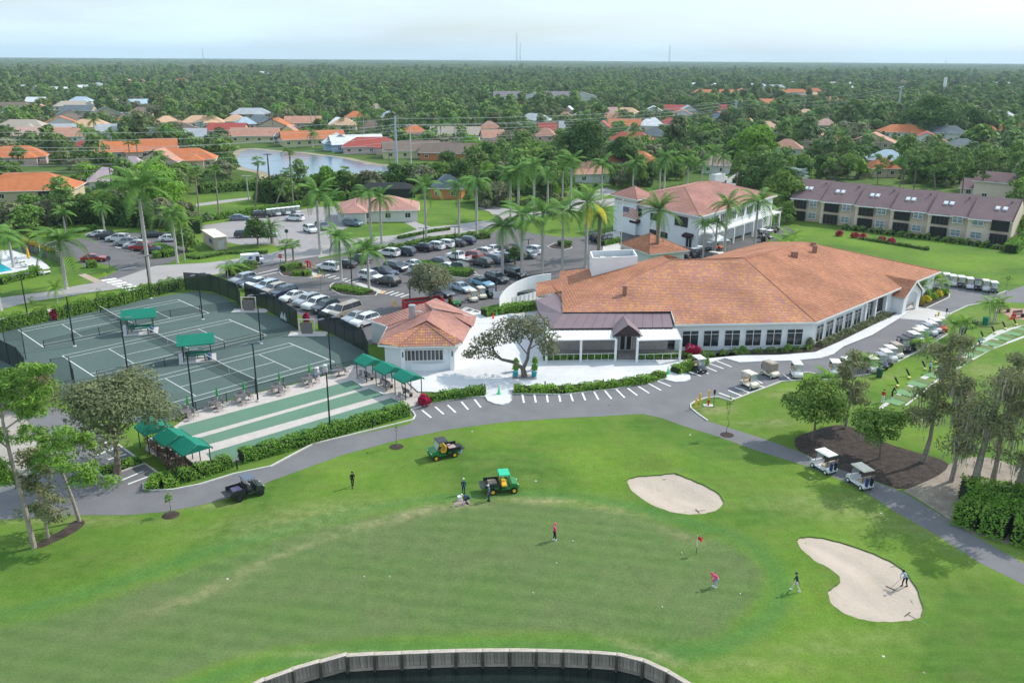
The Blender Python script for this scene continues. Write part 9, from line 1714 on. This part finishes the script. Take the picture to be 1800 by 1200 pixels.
scatter('distant_trees', np.stack([XY[rest, 0], XY[rest, 1], 0*scz], 1), SEED.random(n)*6.28, scz, SEED.integers(0, 8, n), HC, 'mixed green trees filling the neighbourhoods and woods in the distance')
scatter('undergrowth', np.stack([P_[:, 0], P_[:, 1], np.full(nb_, -.6)], 1), SEED.random(nb_)*6.28, SEED.uniform(.25, .5, nb_), SEED.integers(0, 8, nb_), HC, 'low bushes growing between the trees and houses')
for q in [([(528, 347), (600, 341), (680, 334), (780, 327), (835, 330)], 6, 4.6, 'tall clipped hedgerow between the road houses and the lake', .55, F_MID), ([(470, 352), (500, 355), (530, 350)], 8, 6, 'dark bushy mass at the lake corner under the leaning palms', .5, F_DARK), ([(60, 396), (130, 390), (200, 392), (250, 398)], 6, 5.5, 'dark thicket behind the pool car park', .5, F_DARK), ([(350, 340), (440, 333), (470, 334)], 4, 2.6, 'long low hedge before the lake path', .4, F_MID), ([(845, 300), (920, 290), (980, 296)], 16, 7, 'dark thicket at the right end of the lake', .6, F_MID), ([(1075, 284), (1150, 276), (1230, 262)], 8, 5.5, 'leafy belt before the peach garden wall', .6, F_MID), ([(330, 405), (340, 412)], 4, 3, 'round bushes beside the tan trailer', .4, F_MID)]: hedge(q[0], q[1], q[2], q[3], q[5], q[4], .9, .22, seed=80, z=0)
HC2 = bpy.data.collections.new('wood_sources')
for k in range(4):
 rg = np.random.default_rng(400 + k); bl = [(rg.uniform(-22, 22), rg.uniform(-22, 22), rg.uniform(5, 9), rg.uniform(4, 7), rg.uniform(3, 5)) for _ in range(26)]; o = bpy.data.objects.new('wood_patch_%s' % 'abcd'[k], quad_mesh('wood_patch', blob_leaves(bl, 1300, 2.2, 1.2, 400 + k, .1, .4, .28), [F_FAR, F_FAR2][k % 2])); HC2.objects.link(o)
XY = []; d = 2500.0
while d < 11800:
 s = 30 + (d-2500)*.006; n = int(1.42*d/s); th = (np.arange(n) + SEED.random(n)*.8)/n*1.42 - .71; rr = d + SEED.random(n)*s; XY.append(np.stack([rr*np.sin(th), rr*np.cos(th), 0*rr, s/34*np.ones(n)], 1)); d += s
XY = np.concatenate(XY); n = len(XY)
scatter('far_woods', XY[:, :3], SEED.random(n)*6.28, np.minimum(XY[:, 3], 1.5)*SEED.uniform(.8, 1.1, n), SEED.integers(0, 4, n), HC2, 'unbroken woods stretching to the horizon')
# ------------------------------------------------------------ haze: the air itself
hb = MB().box((0, 6270, 73), (25400, 12720, 160)).build('haze', None, kind='stuff', label='thin pale blue haze in the air towards the horizon')
hm = bpy.data.materials.new('haze_air'); hm.use_nodes = True; hn = hm.node_tree; hn.nodes.clear(); pv = hn.nodes.new('ShaderNodeVolumePrincipled'); pv.inputs['Color'].default_value = (.66, .84, 1, 1); pv.inputs['Density'].default_value = .000085; pv.inputs['Anisotropy'].default_value = .1
ho = hn.nodes.new('ShaderNodeOutputMaterial'); hn.links.new(pv.outputs[0], ho.inputs['Volume']); hb.data.materials.clear(); hb.data.materials.append(hm)
